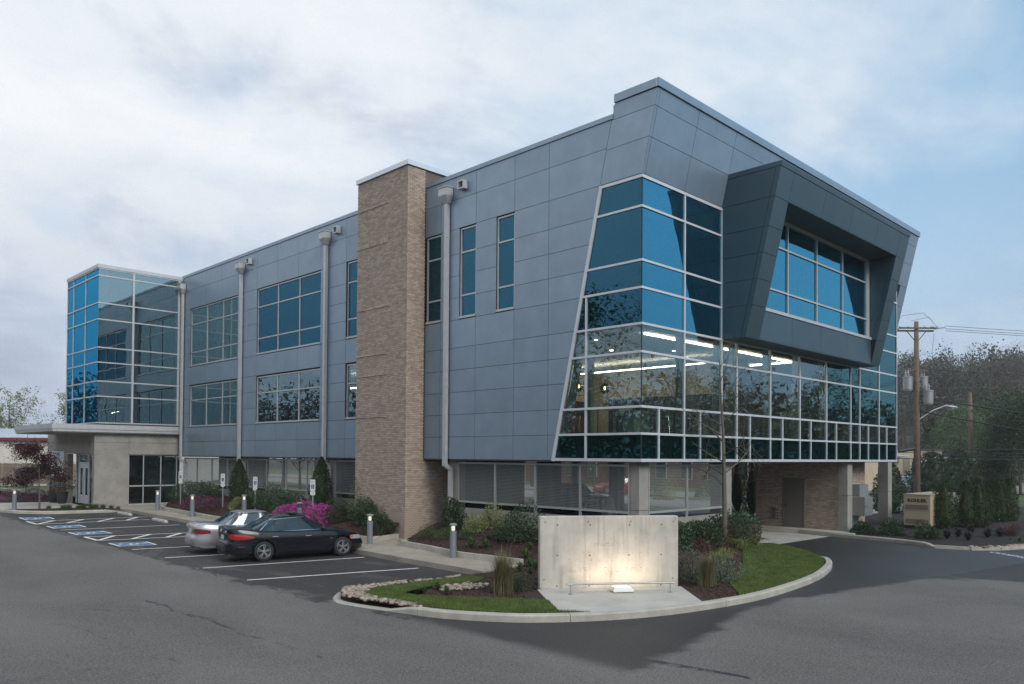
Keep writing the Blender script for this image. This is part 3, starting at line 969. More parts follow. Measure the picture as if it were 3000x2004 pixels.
# planter walls along the beds
def planter_wall(P, h, name, label):
    t = thing(name, label, 'planter wall')
    for i in range(len(P) - 1):
        a, b = Vector((*P[i], 0)), Vector((*P[i + 1], 0))
        d = (b - a).normalized()
        n_ = Vector((-d.y, d.x, 0)) * 0.14
        a2, b2 = a + d * 0.006, b - d * 0.006
        za, zb = zl(a.y), zl(b.y)
        v = [(a2.x, a2.y, za), (b2.x, b2.y, zb), (b2.x + n_.x, b2.y + n_.y, zb), (a2.x + n_.x, a2.y + n_.y, za)]
        mb = MB()
        mb.raw([(x, y, z - 0.02) for x, y, z in v] + [(x, y, z + h) for x, y, z in v], [(3, 2, 1, 0), (4, 5, 6, 7), (0, 1, 5, 4), (1, 2, 6, 5), (2, 3, 7, 6), (3, 0, 4, 7)])
        mb.build('wall_block', M['kerb'], t)
planter_wall([(0.2, 8.62), (-2.30, 8.42), (-2.51, 6.57), (-2.87, 4.79), (-2.88, 4.42), (-2.70, 2.15)], 0.32, 'planter_wall', 'low concrete planter wall curving from the brick pier towards the sign wall')
planter_wall([(0.1, 30.05), (-1.55, 29.85), (-2.36, 28.95), (-2.64, 27.6), (-2.83, 23.3), (-2.93, 21.9), (-2.85, 16.0), (-2.60, 12.0), (-2.36, 9.84), (-0.88, 10.22)], 0.32, 'planter_wall', 'long low concrete planter wall between pavement and shrubs left of brick pier')
# ------------------------------------------------------------------ the office building
B = thing('office_building', 'three storey office building clad in blue grey metal panels with a glass corner', 'office building')
NX, NY = Vector((-1, 0, 0)), Vector((0, -1, 0))
def panel(poly, n, m='panel', t=0.022, g=0.007):
    mb = MB()
    mb.prism(inset(poly, n, g), n, t)
    mb.build('panel', M[m], B)
ZR = [2.97, 3.77, 4.57, 5.37, 6.17, 6.97, 7.97, 8.77, 9.56, 10.35, 11.27, 12.33, 13.14]
ys = lambda z: 3.4 - 0.2289 * (z - 2.95)          # slanted edge of the corner glazing, on the long face
yl = lambda z: -0.229 * (z - 11.28)               # leaning fascia
yb = lambda z: -0.85 - 0.231 * (z - 6.97)         # leaning bay
def pa(y0, y1, z0, z1):                           # panel on the long face (x = 0)
    panel([(0, y1, z0), (0, y0, z0), (0, y0, z1), (0, y1, z1)], NX)
# columns of the long face: (y0, y1, rows that are solid)
allr = range(12)
upper, lower = {6, 7, 8, 9}, {2, 3, 4}            # rows taken by windows
for r in allr:
    z0, z1 = ZR[r], ZR[r + 1]
    panel([(0, 3.63, z0), (0, ys(z0) + 0.05, z0), (0, ys(z1) + 0.05, z1), (0, 3.63, z1)], NX)
    pa(3.63, 5.18, z0, z1)
    for (a, wa, wb, b) in ((5.18, 5.18, 6.06, 7.09), (7.09, 7.09, 7.97, 9.0)):
        if r in upper:
            pa(wb, b, z0, z1)
        else:
            pa(a, b, z0, z1)
    if r not in upper:
        pa(9.0, 9.92, z0, z1)
    if r in upper or r in lower:
        pass
    else:
        pa(13.1, 15.25, z0, z1)
    pa(15.25, 17.27, z0, z1)
    win = r in upper or r in lower
    if not win:
        for a, b in ((17.27, 19.2), (19.2, 21.17), (21.17, 23.17), (25.22, 27.05), (27.05, 29.0), (29.0, 31.03)):
            pa(a, b, z0, z1)
    pa(23.17, 25.22, z0, z1)
    pa(31.03, 32.1, z0, z1)
# corner panels above the glass: long face side
FR = [11.27, 12.28, 13.12, 13.60]
for z0, z1 in zip(FR[:-1], FR[1:]):
    panel([(0, ys(z0) + 0.05, z0), (0, yl(z0), z0), (0, yl(z1), z1), (0, ys(z1) + 0.05, z1)], NX)
NF = Vector((0, -1, -0.229)).normalized()
def pf(x0, x1, z0, z1, m='panel'):
    panel([(x0, yl(z0), z0), (x1, yl(z0), z0), (x1, yl(z1), z1), (x0, yl(z1), z1)], NF, m)
FX = [0.012, 0.14, 2.2, 4.41, 6.7, 9.0, 11.3, 13.6, 15.8, 18.1, 20.35, 21.4]
for a, b in zip(FX[:-1], FX[1:]):
    for z0, z1 in zip(FR[:-1], FR[1:]):
        pf(a, b, z0, z1)
for z0, z1 in zip(ZR[:10], ZR[1:11]):             # leaning fin at the far end
    pf(20.55 if z0 > 10 else 20.45, 21.4, z0, z1)
# backing walls, roof and the leaning masses behind the panels
mb = MB()
def wall_x(y0, y1, z0, z1, x=0.06, t=0.16):
    mb.box(x, x + t, y0, y1, z0, z1)
segs = [(3.45, 5.18, 'n'), (5.18, 6.06, 'u'), (6.06, 7.09, 'n'), (7.09, 7.97, 'u'), (7.97, 9.0, 'n'), (9.0, 9.87, 'u'), (9.87, 14.3, 'n'), (14.3, 15.2, 'ul'), (15.2, 17.27, 'n'), (17.27, 23.17, 'ul'), (23.17, 25.2, 'n'), (25.2, 31.05, 'ul'), (31.05, 37.4, 'n')]
for a, b, k in segs:
    if k == 'n':
        wall_x(a, b, 2.99, 13.1)
    elif k == 'u':
        wall_x(a, b, 2.99, 7.99); wall_x(a, b, 11.27, 13.1)
    else:
        wall_x(a, b, 2.99, 4.58); wall_x(a, b, 6.93, 7.99); wall_x(a, b, 11.27, 13.1)
mb.prism([(0.06, 3.45, 2.99), (0.06, ys(2.99) + .1, 2.99), (0.06, ys(11.27) + .1, 11.27), (0.06, 3.45, 11.27)], NX, 0.16)
mb.prism([(0.06, 3.45, 11.27), (0.06, 0.06, 11.27), (0.06, yl(13.58) + .06, 13.58), (0.06, 1.1, 13.58), (0.06, 1.1, 13.1), (0.06, 3.45, 13.1)], NX, 0.16)
mb.raw([(0.23, yl(11.3) + .05, 11.3), (20.4, yl(11.3) + .05, 11.3), (20.4, yl(13.58) + .05, 13.58), (0.23, yl(13.58) + .05, 13.58),
        (0.23, 0.5, 11.3), (20.4, 0.5, 11.3), (20.4, 0.5, 13.58), (0.23, 0.5, 13.58)], [(0, 1, 2, 3), (5, 4, 7, 6), (4, 0, 3, 7), (1, 5, 6, 2), (3, 2, 6, 7), (4, 5, 1, 0)])
mb.raw([(20.47, yl(2.99) + .04, 2.99), (21.38, yl(2.99) + .04, 2.99), (21.38, yl(13.58) + .04, 13.58), (20.47, yl(13.58) + .04, 13.58),
        (20.47, 3.2, 2.99), (21.38, 3.2, 2.99), (21.38, 3.2, 13.58), (20.47, 3.2, 13.58)], [(0, 1, 2, 3), (5, 4, 7, 6), (4, 0, 3, 7), (1, 5, 6, 2), (3, 2, 6, 7), (4, 5, 1, 0)])
mb.box(20.2, 20.4, 3.3, 37, 2.99, 13.1)
mb.box(0.3, 20.2, 36.9, 37.1, 2.99, 13.1)
mb.build('wall', M['joint'], B)
mb = MB()
mb.box(0.24, 20.2, 0.55, 37.0, 12.75, 12.95)
mb.build('roof', M['roofing'], B)
mb = MB()
mb.box(0.02, 20.3, 0.02, 37.0, 2.93, 2.985)
mb.build('soffit', M['soffit'], B)
# coping
mb = MB()
for a, b in ((1.06, 4.9), (4.9, 9.93), (13.1, 17.3), (17.3, 21.2), (21.2, 25.2), (25.2, 29), (29, 32.6)):
    mb.box(-0.035, 0.24, a + 0.004, b - 0.004, 13.147, 13.29)
    mb.build('coping', M['panel'], B); mb = MB()
for a, b in zip([-0.045, 2.2, 4.45, 6.7, 9, 11.3, 13.6, 15.8, 18.1], [2.2, 4.45, 6.7, 9, 11.3, 13.6, 15.8, 18.1, 21.45]):
    a, b = a + 0.004, b - 0.004
    mb.raw([(a, yl(13.61) - .05, 13.61), (b, yl(13.61) - .05, 13.61), (b, yl(13.61) - .05, 13.85), (a, yl(13.61) - .05, 13.85),
            (a, 0.35, 13.61), (b, 0.35, 13.61), (b, 0.35, 13.85), (a, 0.35, 13.85)], [(0, 1, 2, 3), (5, 4, 7, 6), (4, 0, 3, 7), (1, 5, 6, 2), (3, 2, 6, 7), (4, 5, 1, 0)])
    mb.build('coping', M['panel'], B); mb = MB()
mb.raw([(0.10, -0.583, 13.61), (0.10, -0.583, 13.85), (-0.045, -0.50, 13.61), (-0.045, -0.50, 13.85), (-0.045, 1.0, 13.61), (-0.045, 1.0, 13.85), (0.10, 1.0, 13.61), (0.10, 1.0, 13.85)],
       [(0, 1, 3, 2), (2, 3, 5, 4), (4, 5, 7, 6), (6, 7, 1, 0), (1, 7, 5, 3), (0, 2, 4, 6)])
mb.build('coping', M['panel'], B)

# ---- corner glazing
CW = thing_cw = bpy.data.objects.new('curtain_wall', None)
C.objects.link(CW); CW.parent = B
mw, md = 0.066, 0.11
mb = MB()
ZA = [3.0, 3.77, 4.55, 6.13, 6.94, 7.98, 8.77, 10.33, 11.20]
def hx(x0, x1, z, h=mw, y=-0.02):      # bar along x
    mb.box(x0, x1, y, y + md, z - h / 2, z + h / 2)
def hy(y0, y1, z, h=mw):
    mb.box(-0.02, -0.02 + md, y0, y1, z - h / 2, z + h / 2)
for i, z in enumerate(ZA):
    h = 0.09 if i in (0, 8) else mw
    hy(-0.02, ys(z) + 0.02, z, h)
    hx(-0.02 + md, 4.41, z, h)
for z in ZA[:5]:
    hx(4.41, 20.05, z, 0.09 if z < 3.1 else mw, -0.018)
for z in ZA[5:8]:
    hx(15.6, 20.05, z, mw)
hx(15.6, 20.05, 11.20, 0.09)
mb.beam((0.036, ys(2.95) + 0.0, 2.95), (0.036, ys(11.25), 11.25), 0.11, 0.12, up=(1, 0, 0))
def vxm(x, z0, z1, wd=mw):
    mb.box(x - wd / 2, x + wd / 2, -0.016, -0.016 + md - 0.01, z0, z1)
for z0, z1 in zip(ZA[:-1], ZA[1:]):
    z0, z1 = z0 + mw / 2, z1 - mw / 2
    for x in (2.22, 4.41):
        vxm(x, z0, z1)
    if z0 < 7.8:
        mb.box(-0.016, md - 0.03, 2.06 - mw / 2, 2.06 + mw / 2, z0, z1)
    if z0 < 6.8:
        for x in (5.39, 7.74, 10.07, 12.41, 14.77, 15.72, 17.88):
            vxm(x, z0, z1)
    else:
        for x in (15.75, 17.88):
            vxm(x, z0, z1)
    vxm(20.02, z0, z1, 0.05)
    if z0 < 4.5:
        for x in (0.87, 3.13, 6.28, 8.67, 10.99, 13.34, 16.66, 18.79):
            vxm(x, z0, z1)
mb.build('mullions', M['white'], CW)
mb = MB()
mb.box(-0.004, 0.02, -0.006, 0.018, 3.05, 11.15)
mb.build('corner_joint', M['joint'], CW)
mb = MB()
mb.box(20.0, 20.04, 0.09, 3.2, 3.0, 11.25)
mb.build('end_glass', M['glass'], CW)
def pane(poly, n, m='glass', t=0.012, par=None):
    q = MB()
    q.prism(poly, n, t)
    q.build('pane', M[m], par or CW)
e = 0.028
for z0, z1 in zip(ZA[:-1], ZA[1:]):
    a, b = z0 + e, z1 - e
    top = z0 > 7.5
    spl = [0.022, 2.06 - e] if z0 < 7.9 else [0.022]
    # long face
    g = 'glass_dim' if z0 > 6.9 else 'glass_spandrel' if z0 < 3.2 else 'glass_clear'
    if z0 < 7.9:
        pane([(0.02, 2.06 - e, a), (0.02, 0.03, a), (0.02, 0.03, b), (0.02, 2.06 - e, b)], NX, g)
        pane([(0.02, ys(a), a), (0.02, 2.06 + e, a), (0.02, 2.06 + e, b), (0.02, ys(b), b)], NX, g)
    else:
        pane([(0.02, ys(a), a), (0.02, 0.03, a), (0.02, 0.03, b), (0.02, ys(b), b)], NX, g)
    # short face
    X = [0.02, 2.22, 4.41]
    if z0 < 6.9:
        X += [5.39, 7.74, 10.07, 12.41, 14.77, 15.72, 17.88, 20.02]
    if z0 < 4.5:
        X = sorted(X + [0.87, 3.13, 6.28, 8.67, 10.99, 13.34, 16.66, 18.79])
    L = list(zip(X[:-1], X[1:]))
    if z0 > 6.9:
        L += [(15.75, 17.88), (17.88, 20.02)]
    for x0, x1 in L:
        g = 'glass' if (z0 > 6.9 and x0 < 10) else 'glass_clear'
        if x0 > 12 and z0 > 4:
            g = 'glass_teal'
        if z0 < 3.2:
            g = 'glass_spandrel'
        pane([(x0 + e * (x0 > .1), 0.02, a), (x1 - e, 0.02, a), (x1 - e, 0.02, b), (x0 + e * (x0 > .1), 0.02, b)], NY, g)
# opaque spandrel backs
mb = MB()
mb.box(0.10, 0.12, 0.10, ys(3.4), 3.0, 3.74)
mb.box(0.12, 20.0, 0.10, 0.12, 3.0, 3.74)
mb.box(0.10, 0.12, 0.10, ys(7.97), 6.99, 7.93)
mb.box(0.12, 4.4, 0.10, 0.12, 6.99, 7.93)
mb.box(15.6, 20.0, 0.10, 0.12, 6.99, 7.93)
mb.build('spandrel', M['spandrel'], CW)
# black reveal over the glazing
mb = MB()
mb.box(0.0, 0.1, 0.09, ys(11.25), 11.215, 11.262)
mb.box(0.0, 4.4, 0.0, 0.09, 11.246, 11.262)
mb.build('reveal', M['joint'], CW)

# ---- windows of the long face
def window(y0, y1, z0, z1, vs, hs, gm='glass_dim', lights=False):
    w_ = bpy.data.objects.new('window', None)
    C.objects.link(w_); w_.parent = B
    mb = MB()
    x0, x1 = 0.045, 0.12
    s = 0.055
    mb.box(x0, x1, y0, y1, z1 - s, z1); mb.box(x0, x1, y0 + s, y1 - s, z0 + 0.0, z0 + s)
    mb.box(x0, x1, y0, y0 + s, z0, z1 - s); mb.box(x0, x1, y1 - s, y1, z0, z1 - s)
    for v in vs:
        mb.box(x0 + .004, x1, v - s / 2, v + s / 2, z0 + s, z1 - s)
    Ys = [y0 + s] + [v for v in vs] + [y1 - s]
    for h in hs:
        for i in range(len(Ys) - 1):
            mb.box(x0 + .004, x1, Ys[i] + (s / 2 if i else 0), Ys[i + 1] - (s / 2 if i < len(Ys) - 2 else 0), h - s / 2, h + s / 2)
    mb.build('frame', M['silver'], w_)
    mb = MB()
    mb.box(-0.02, x0 - 0.001, y0 + 0.004, y1 - 0.004, z0 - 0.0, z0 + 0.075)
    mb.build('sill', M['silver'], w_)
    Zs = [z0 + s] + list(hs) + [z1 - s]
    for i in range(len(Ys) - 1):
        for j in range(len(Zs) - 1):
            a0, a1 = Ys[i] + (s / 2 if i else 0), Ys[i + 1] - (s / 2 if i < len(Ys) - 2 else 0)
            b0, b1 = Zs[j] + (s / 2 if j else 0), Zs[j + 1] - (s / 2 if j < len(Zs) - 2 else 0)
            pane([(0.085, a1, b0), (0.085, a0, b0), (0.085, a0, b1), (0.085, a1, b1)], NX, gm, 0.01, w_)
window(17.28, 23.16, 8.0, 11.24, [19.15, 21.14], [8.79, 10.35])
window(17.28, 23.16, 4.6, 6.91, [19.15, 21.14], [6.1], 'glass_clear')
window(25.22, 31.03, 8.0, 11.24, [27.0, 28.95], [8.79, 10.35], 'glass_clear')
window(25.22, 31.03, 4.6, 6.91, [27.0, 28.95], [6.1], 'glass_clear')
window(14.32, 15.2, 8.0, 11.24, [], [8.82, 10.37]); window(14.32, 15.2, 4.6, 6.91, [], [6.1], 'glass_clear')
for a, b in ((9.0, 9.86), (7.1, 7.96), (5.19, 6.05)):
    window(a, b, 8.0, 11.24, [], [8.83, 10.37])

# ---- leaning bay
NB = Vector((0, -1, -0.231)).normalized()
BX0, BX1 = 4.41, 15.6
mb = MB()
def bayprism(x0, x1, zz0, zz1, yback):
    a, b = zz0, zz1
    o_ = 0.03
    mb.raw([(x0, yb(a) + o_, a), (x1, yb(a) + o_, a), (x1, yb(b) + o_, b), (x0, yb(b) + o_, b), (x0, yback, a), (x1, yback, a), (x1, yback, b), (x0, yback, b)],
           [(0, 1, 2, 3), (5, 4, 7, 6), (4, 0, 3, 7), (1, 5, 6, 2), (3, 2, 6, 7), (4, 5, 1, 0)])
bayprism(4.44, 5.30, 6.99, 12.27, 0.3)
bayprism(14.72, 15.57, 6.99, 12.27, 0.3)
bayprism(5.30, 14.72, 11.29, 12.27, 0.3)
mb.box(5.30, 14.72, -0.82, 0.3, 6.99, 7.92)
mb.build('bay_core', M['joint'], B)
BZ = [6.97, 7.96, 8.77, 9.56, 10.36, 11.25, 12.14]
for z0, z1 in zip(BZ[:-1], BZ[1:]):
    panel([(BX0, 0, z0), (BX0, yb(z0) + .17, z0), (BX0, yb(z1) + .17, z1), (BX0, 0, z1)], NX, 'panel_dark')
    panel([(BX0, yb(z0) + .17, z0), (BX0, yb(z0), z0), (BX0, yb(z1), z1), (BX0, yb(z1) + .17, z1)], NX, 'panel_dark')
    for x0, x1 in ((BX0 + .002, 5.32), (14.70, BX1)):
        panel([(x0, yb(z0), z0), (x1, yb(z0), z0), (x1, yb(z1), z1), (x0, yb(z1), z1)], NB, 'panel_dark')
    # inner cheeks of the piers
    if z0 < 11:
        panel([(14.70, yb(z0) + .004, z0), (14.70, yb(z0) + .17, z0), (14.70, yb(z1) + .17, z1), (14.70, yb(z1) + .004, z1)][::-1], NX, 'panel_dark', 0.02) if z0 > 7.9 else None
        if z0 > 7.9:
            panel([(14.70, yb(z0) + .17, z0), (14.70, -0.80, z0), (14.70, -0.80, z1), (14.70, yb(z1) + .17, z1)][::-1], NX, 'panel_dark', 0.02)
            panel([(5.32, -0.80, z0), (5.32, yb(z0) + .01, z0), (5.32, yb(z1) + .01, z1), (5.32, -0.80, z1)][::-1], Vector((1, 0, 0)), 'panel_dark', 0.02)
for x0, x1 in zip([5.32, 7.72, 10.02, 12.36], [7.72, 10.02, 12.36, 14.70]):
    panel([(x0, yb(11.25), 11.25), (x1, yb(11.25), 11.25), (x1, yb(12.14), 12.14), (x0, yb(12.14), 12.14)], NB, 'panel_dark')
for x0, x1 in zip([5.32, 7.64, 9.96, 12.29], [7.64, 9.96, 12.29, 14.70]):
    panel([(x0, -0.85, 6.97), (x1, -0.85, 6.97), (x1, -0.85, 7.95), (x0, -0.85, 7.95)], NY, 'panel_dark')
mb = MB()
for x0, x1 in zip([4.40, 5.35, 7.72, 10.02, 12.36, 14.72], [5.35, 7.72, 10.02, 12.36, 14.72, 15.61]):
    a, b = x0 + .003, x1 - .003
    mb.raw([(a, yb(12.15) - .012, 12.148), (b, yb(12.15) - .012, 12.148), (b, yb(12.29) - .012, 12.30), (a, yb(12.29) - .012, 12.30), (a, 0.0, 12.148), (b, 0.0, 12.148), (b, 0.0, 12.30), (a, 0.0, 12.30)],
           [(0, 1, 2, 3), (5, 4, 7, 6), (4, 0, 3, 7), (1, 5, 6, 2), (3, 2, 6, 7), (4, 5, 1, 0)])
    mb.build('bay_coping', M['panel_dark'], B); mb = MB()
mb = MB()
mb.box(5.31, 14.71, yb(11.27) + .04, -0.78, 11.262, 11.285)
mb.box(4.42, 15.59, -0.84, 0.02, 6.955, 6.985)
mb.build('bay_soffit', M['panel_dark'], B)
BW = bpy.data.objects.new('bay_window', None)
C.objects.link(BW); BW.parent = B
mb = MB()
bx = [5.33, 7.45, 9.75, 12.04, 14.36, 14.69]
bz = [8.05, 8.77, 10.27, 11.14, 11.25]
mb.box(5.33, 14.68, -0.885, -0.72, 7.955, 8.06)
mb.box(5.33, 14.68, -0.80, -0.70, 11.14, 11.258)
mb.box(14.36, 14.68, -0.80, -0.70, 8.06, 11.14)
for x in (7.45, 9.75, 12.04):
    mb.box(x - .03, x + .03, -0.80, -0.70, 8.06, 11.14)
for z in (8.77, 10.27):
    X = [5.33, 7.45, 9.75, 12.04, 14.36]
    for i in range(4):
        mb.box(X[i] + .03 * (i > 0), X[i + 1] - .03 * (i < 3), -0.80, -0.70, z - .03, z + .03)
mb.build('frame', M['silver'], BW)
X = [5.33, 7.45, 9.75, 12.04, 14.36]
Z = [8.06, 8.77, 10.27, 11.14]
for i in range(4):
    for j in range(3):
        a, b = X[i] + .03, X[i + 1] - .03
        c, d = Z[j] + .03 * (j > 0), Z[j + 1] - .03
        pane([(a, -0.75, c), (b, -0.75, c), (b, -0.75, d), (a, -0.75, d)], NY, 'glass', 0.012, BW)
mb = MB()
k = 240
V = []
for i in range(k + 1):
    x = 5.4 + (14.3 - 5.4) * i / k
    y = -0.45 + 0.05 * math.sin(i * 1.1) + 0.02 * math.sin(i * 0.37)
    V += [(x, y, 8.0), (x, y, 11.2)]
mb.raw(V, [(2 * i, 2 * i + 2, 2 * i + 3, 2 * i + 1) for i in range(k)])
mb.build('curtain', M['curtain'], BW, smooth=True)

# ---- downspouts with rain heads, and overflow scuppers
for y in (8.55, 16.70, 24.68, 32.28 - .4):
    d = bpy.data.objects.new('downspout', None)
    C.objects.link(d); d.parent = B
    mb = MB()
    mb.box(-0.18, -0.045, y - .075, y + .075, 2.72, 12.25)
    for z in (11.0, 8.4, 5.6, 3.3):
        mb.box(-0.19, -0.023, y - .09, y + .09, z, z + .03)
    mb.beam((-0.11, y, 2.75), (0.16, y, 2.60), 0.14, 0.13, up=(0, 1, 0))
    mb.box(0.10, 0.235, y - .075, y + .075, 0.9, 2.66)
    mb.build('pipe', M['silver'], d)
    mb = MB()
    t0, t1 = 0.23, 0.11
    v = [(-0.34, y - t0, 12.5), (-0.023, y - t0, 12.5), (-0.023, y + t0, 12.5), (-0.34, y + t0, 12.5), (-0.20, y - t1, 12.24), (-0.03, y - t1, 12.24), (-0.03, y + t1, 12.24), (-0.20, y + t1, 12.24)]
    mb.raw(v, [(0, 1, 5, 4), (1, 2, 6, 5), (2, 3, 7, 6), (3, 0, 4, 7), (4, 5, 6, 7)])
    mb.box(-0.34, -0.023, y - t0, y + t0, 12.5, 12.78)
    mb.box(-0.37, -0.023, y - t0 - .03, y + t0 + .03, 12.78, 12.81)
    mb.build('rain_head', M['silver'], d)
    if y < 31:
        mb = MB()
        a = y - 0.85
        for bb in ((a - .16, a - .12, 12.58, 12.88), (a + .12, a + .16, 12.58, 12.88), (a - .12, a + .12, 12.84, 12.88), (a - .12, a + .12, 12.58, 12.62)):
            mb.box(-0.22, -0.023, *bb)
        mb.build('scupper', M['silver'], B)

# ---- brick pier
BP = bpy.data.objects.new('brick_pier', None)
C.objects.link(BP); BP.parent = B
PX, PY0, PY1, PZ1 = -0.86, 9.9, 13.15, 13.84
mb = MB()
mb.box(PX + 0.012, 1.9, PY0 + 0.012, PY1 - 0.012, -0.1, 2.94)
mb.box(PX + 0.012, -0.03, PY0 + 0.012, PY1 - 0.012, 2.94, PZ1)
mb.box(-0.03, 1.2, PY0 + 0.012, PY1 - 0.012, 13.0, PZ1)
mb.build('mortar', M['mortar'], BP)
mb = MB()
mb.box(PX - .06, 1.25, PY0 - .06, PY1 + .06, PZ1, PZ1 + 0.17)
mb.build('coping', M['coping'], BP)
CH, BL, MJ = 0.0667, 0.203, 0.0105
brick_me = {}
def brick_mesh(L, out=0.0):
    k = round(L, 3)
    if k not in brick_me:
        m_ = MB()
        m_.box(-0.012, 0.02, -L / 2, L / 2, -(CH - MJ) / 2, (CH - MJ) / 2)
        brick_me[k] = m_.mesh('brick', M['brick'])
    return brick_me[k]
bands = {12.70: 1, 8.72: 1, 6.93: 1, 6.13: 1, 4.52: 1}
proud = {int((z + 0.02) / CH) for z in bands}
sold = (11.19, 11.37)
solo = []
rest = MB()
def lay(z, a0, a1, off, face):
    """one course from a0 to a1; face 0 = front (along y), 1 = side (along x)"""
    p = a0 - off
    while p < a1 - 0.01:
        q0, q1 = max(p, a0), min(p + BL - MJ, a1)
        if q1 - q0 > 0.03:
            yield (q0 + q1) / 2, q1 - q0
        p += BL
ncourse = int(PZ1 / CH)
for i in range(-1, ncourse):
    z = (i + 0.5) * CH
    for cpos, L in lay(z, PY0, PY1, 0.1 * (i % 2), 0):
        out = 0.0
        if i in proud and cpos > 11.08:
            out = 0.022
        if sold[0] < z < sold[1] and cpos > 11.08:
            continue
        solo.append((z, 0, cpos, L, out))
    for cpos, L in lay(z, PX + 0.0, 1.9 if z < 2.9 else -0.03, 0.1 * ((i + 1) % 2), 1):
        solo.append((z, 1, cpos, L, 0.0))
p = 11.1
while p < PY1:
    rest.box(PX - 0.022, PX + 0.01, p, p + CH - MJ, sold[0], sold[1] - MJ)
    p += CH
solo.sort(key=lambda s: (s[0] + (9 if (s[1] and s[2] > 0) else 0) + 0.15 * max(0, s[2] - 10 if s[1] == 0 else 0)))
for k, (z, f, cpos, L, out) in enumerate(solo):
    jx = random.uniform(-0.003, 0.003)
    if k < 290:
        if f == 0:
            put('brick', brick_mesh(L), BP, loc=(PX - out + jx, cpos, z), world=False)
        else:
            put('brick', brick_mesh(L), BP, loc=(cpos, PY0 + jx, z), rot=(0, 0, R(90)), world=False)
    else:
        h = (CH - MJ) / 2
        if f == 0:
            rest.box(PX - out + jx, PX + 0.02, cpos - L / 2, cpos + L / 2, z - h, z + h)
        else:
            rest.box(cpos - L / 2, cpos + L / 2, PY0 + jx, PY0 + 0.02, z - h, z + h)
rest.build('brickwork', M['brick'], BP, kind='stuff')

# ---- glazed stair tower
TW = bpy.data.objects.new('glass_tower', None)
C.objects.link(TW); TW.parent = B
TX, TY0, TY1 = -4.5, 32.1, 37.45
TZ = [4.72, 6.14, 6.95, 7.96, 8.76, 10.27, 11.15, 12.62, 13.0]
mb = MB()
for z in TZ:
    mb.box(TX - .03, -0.03, TY0 - .03, TY0 + .06, z - .033, z + .033)
    mb.box(TX - .03, TX + .06, TY0 + .06, TY1, z - .033, z + .033)
for z0, z1 in zip(TZ[:-1], TZ[1:]):
    z0, z1 = z0 + .033, z1 - .033
    for x, w_ in ((-2.71, .05), (-0.22, .06)):
        mb.box(x - w_, x + w_, TY0 - .026, TY0 + .05, z0, z1)
    for y in (34.2, 36.3, 37.42):
        mb.box(TX - .026, TX + .05, y - .03, y + .03, z0, z1)
mb.build('mullions', M['silver'], TW)
mb = MB()
mb.box(TX - .06, 0.05, TY0 - .06, TY1 + .06, 13.035, 13.22)
mb.build('coping', M['silver'], TW)
mb = MB()
mb.box(TX + .07, 0, TY0 + .07, TY1, 12.8, 13.03)
mb.build('roof', M['soffit'], TW)
for z0, z1 in zip(TZ[:-1], TZ[1:]):
    a, b = z0 + .033, z1 - .033
    for x0, x1 in ((TX + .004, -2.76), (-2.66, -0.28)):
        pane([(x0, TY0 + .012, a), (x1, TY0 + .012, a), (x1, TY0 + .012, b), (x0, TY0 + .012, b)], NY, 'glass_side', 0.012, TW)
    for y0, y1 in ((TY0 + .02, 34.17), (34.23, 36.27), (36.33, 37.39)):
        pane([(TX + .012, y1, a), (TX + .012, y0, a), (TX + .012, y0, b), (TX + .012, y1, b)], NX, 'glass_tower', 0.012, TW)
mb = MB()
mb.box(TX + .3, -0.05, TY1 - .2, TY1 - .1, 4.7, 12.8)
mb.box(-0.1, -0.02, TY0 + 1.6, TY1 - .25, 4.7, 12.8)
mb.build('inner_wall', M['int_wall'], TW)
mb = MB()
mb.box(TX + .12, -0.12, TY0 + .4, TY1 - .25, 7.6, 7.9)
mb.box(TX + .02, -0.03, TY0 + .06, TY1, 4.62, 4.70)
mb.build('floor', M['int_floor'], TW)
mb = MB()
mb.tube([(TX + .5, TY0 + .45, 4.7), (TX + .5, TY0 + .45, 12.8)], 0.13, 10)
mb.build('column', M['int_ceil'], TW)
# canopy
mb = MB()
mb.box(-6.64, -0.02, 32.05, 39.45, 4.36, 4.615)
mb.box(-6.60, -0.03, 32.09, 39.42, 4.22, 4.36)
mb.build('canopy', M['silver'], B)
mb = MB()
mb.box(-6.55, -0.03, 32.14, 39.38, 4.17, 4.22)
mb.build('canopy_soffit', M['concrete'], B)
# concrete entrance walls, cast in panels
def cpanel(poly, n, t=0.3):
    mb = MB()
    mb.prism(inset(poly, n, 0.006), n, t)
    mb.build('concrete_panel', M['concrete'], B)
EY, EX = 32.42, -4.5
for x0, x1, z0, z1 in ((EX, -2.72, 0.05, 3.03), (EX, -2.72, 3.03, 3.68), (-2.72, -0.02, 3.03, 3.68), (EX, -2.72, 3.68, 4.2), (-2.72, -0.02, 3.68, 4.2)):
    cpanel([(x0, EY, z0), (x1, EY, z0), (x1, EY, z1), (x0, EY, z1)], NY)
for y0, y1, z0, z1 in ((EY + .3, 41, 3.65, 4.2), (EY + .3, 37.0, 3.05, 3.65), (37.0, 41, 3.05, 3.65), (37.0, 41, 0.05, 3.05)):
    cpanel([(EX, y1, z0), (EX, y0, z0), (EX, y0, z1), (EX, y1, z1)], NX)
mb = MB()
for x, z in ((-3.95, 2.3), (-3.3, 2.3), (-3.95, 1.5), (-3.3, 1.5), (-3.95, 0.7), (-3.3, 0.7), (-3.95, 3.3), (-3.3, 3.3), (-2.2, 3.3), (-1.5, 3.3)):
    mb.lathe([(0.02, 0), (0.02, 0.004)], 8, (x, EY - .003, z), axis='y')
mb.build('tie_hole', M['hole'], B)
mb = MB()
mb.box(-2.72, -0.03, EY + .12, EY + .14, 0.25, 3.0)
mb.build('entry_glass', M['glass_clear'], B)
mb = MB()
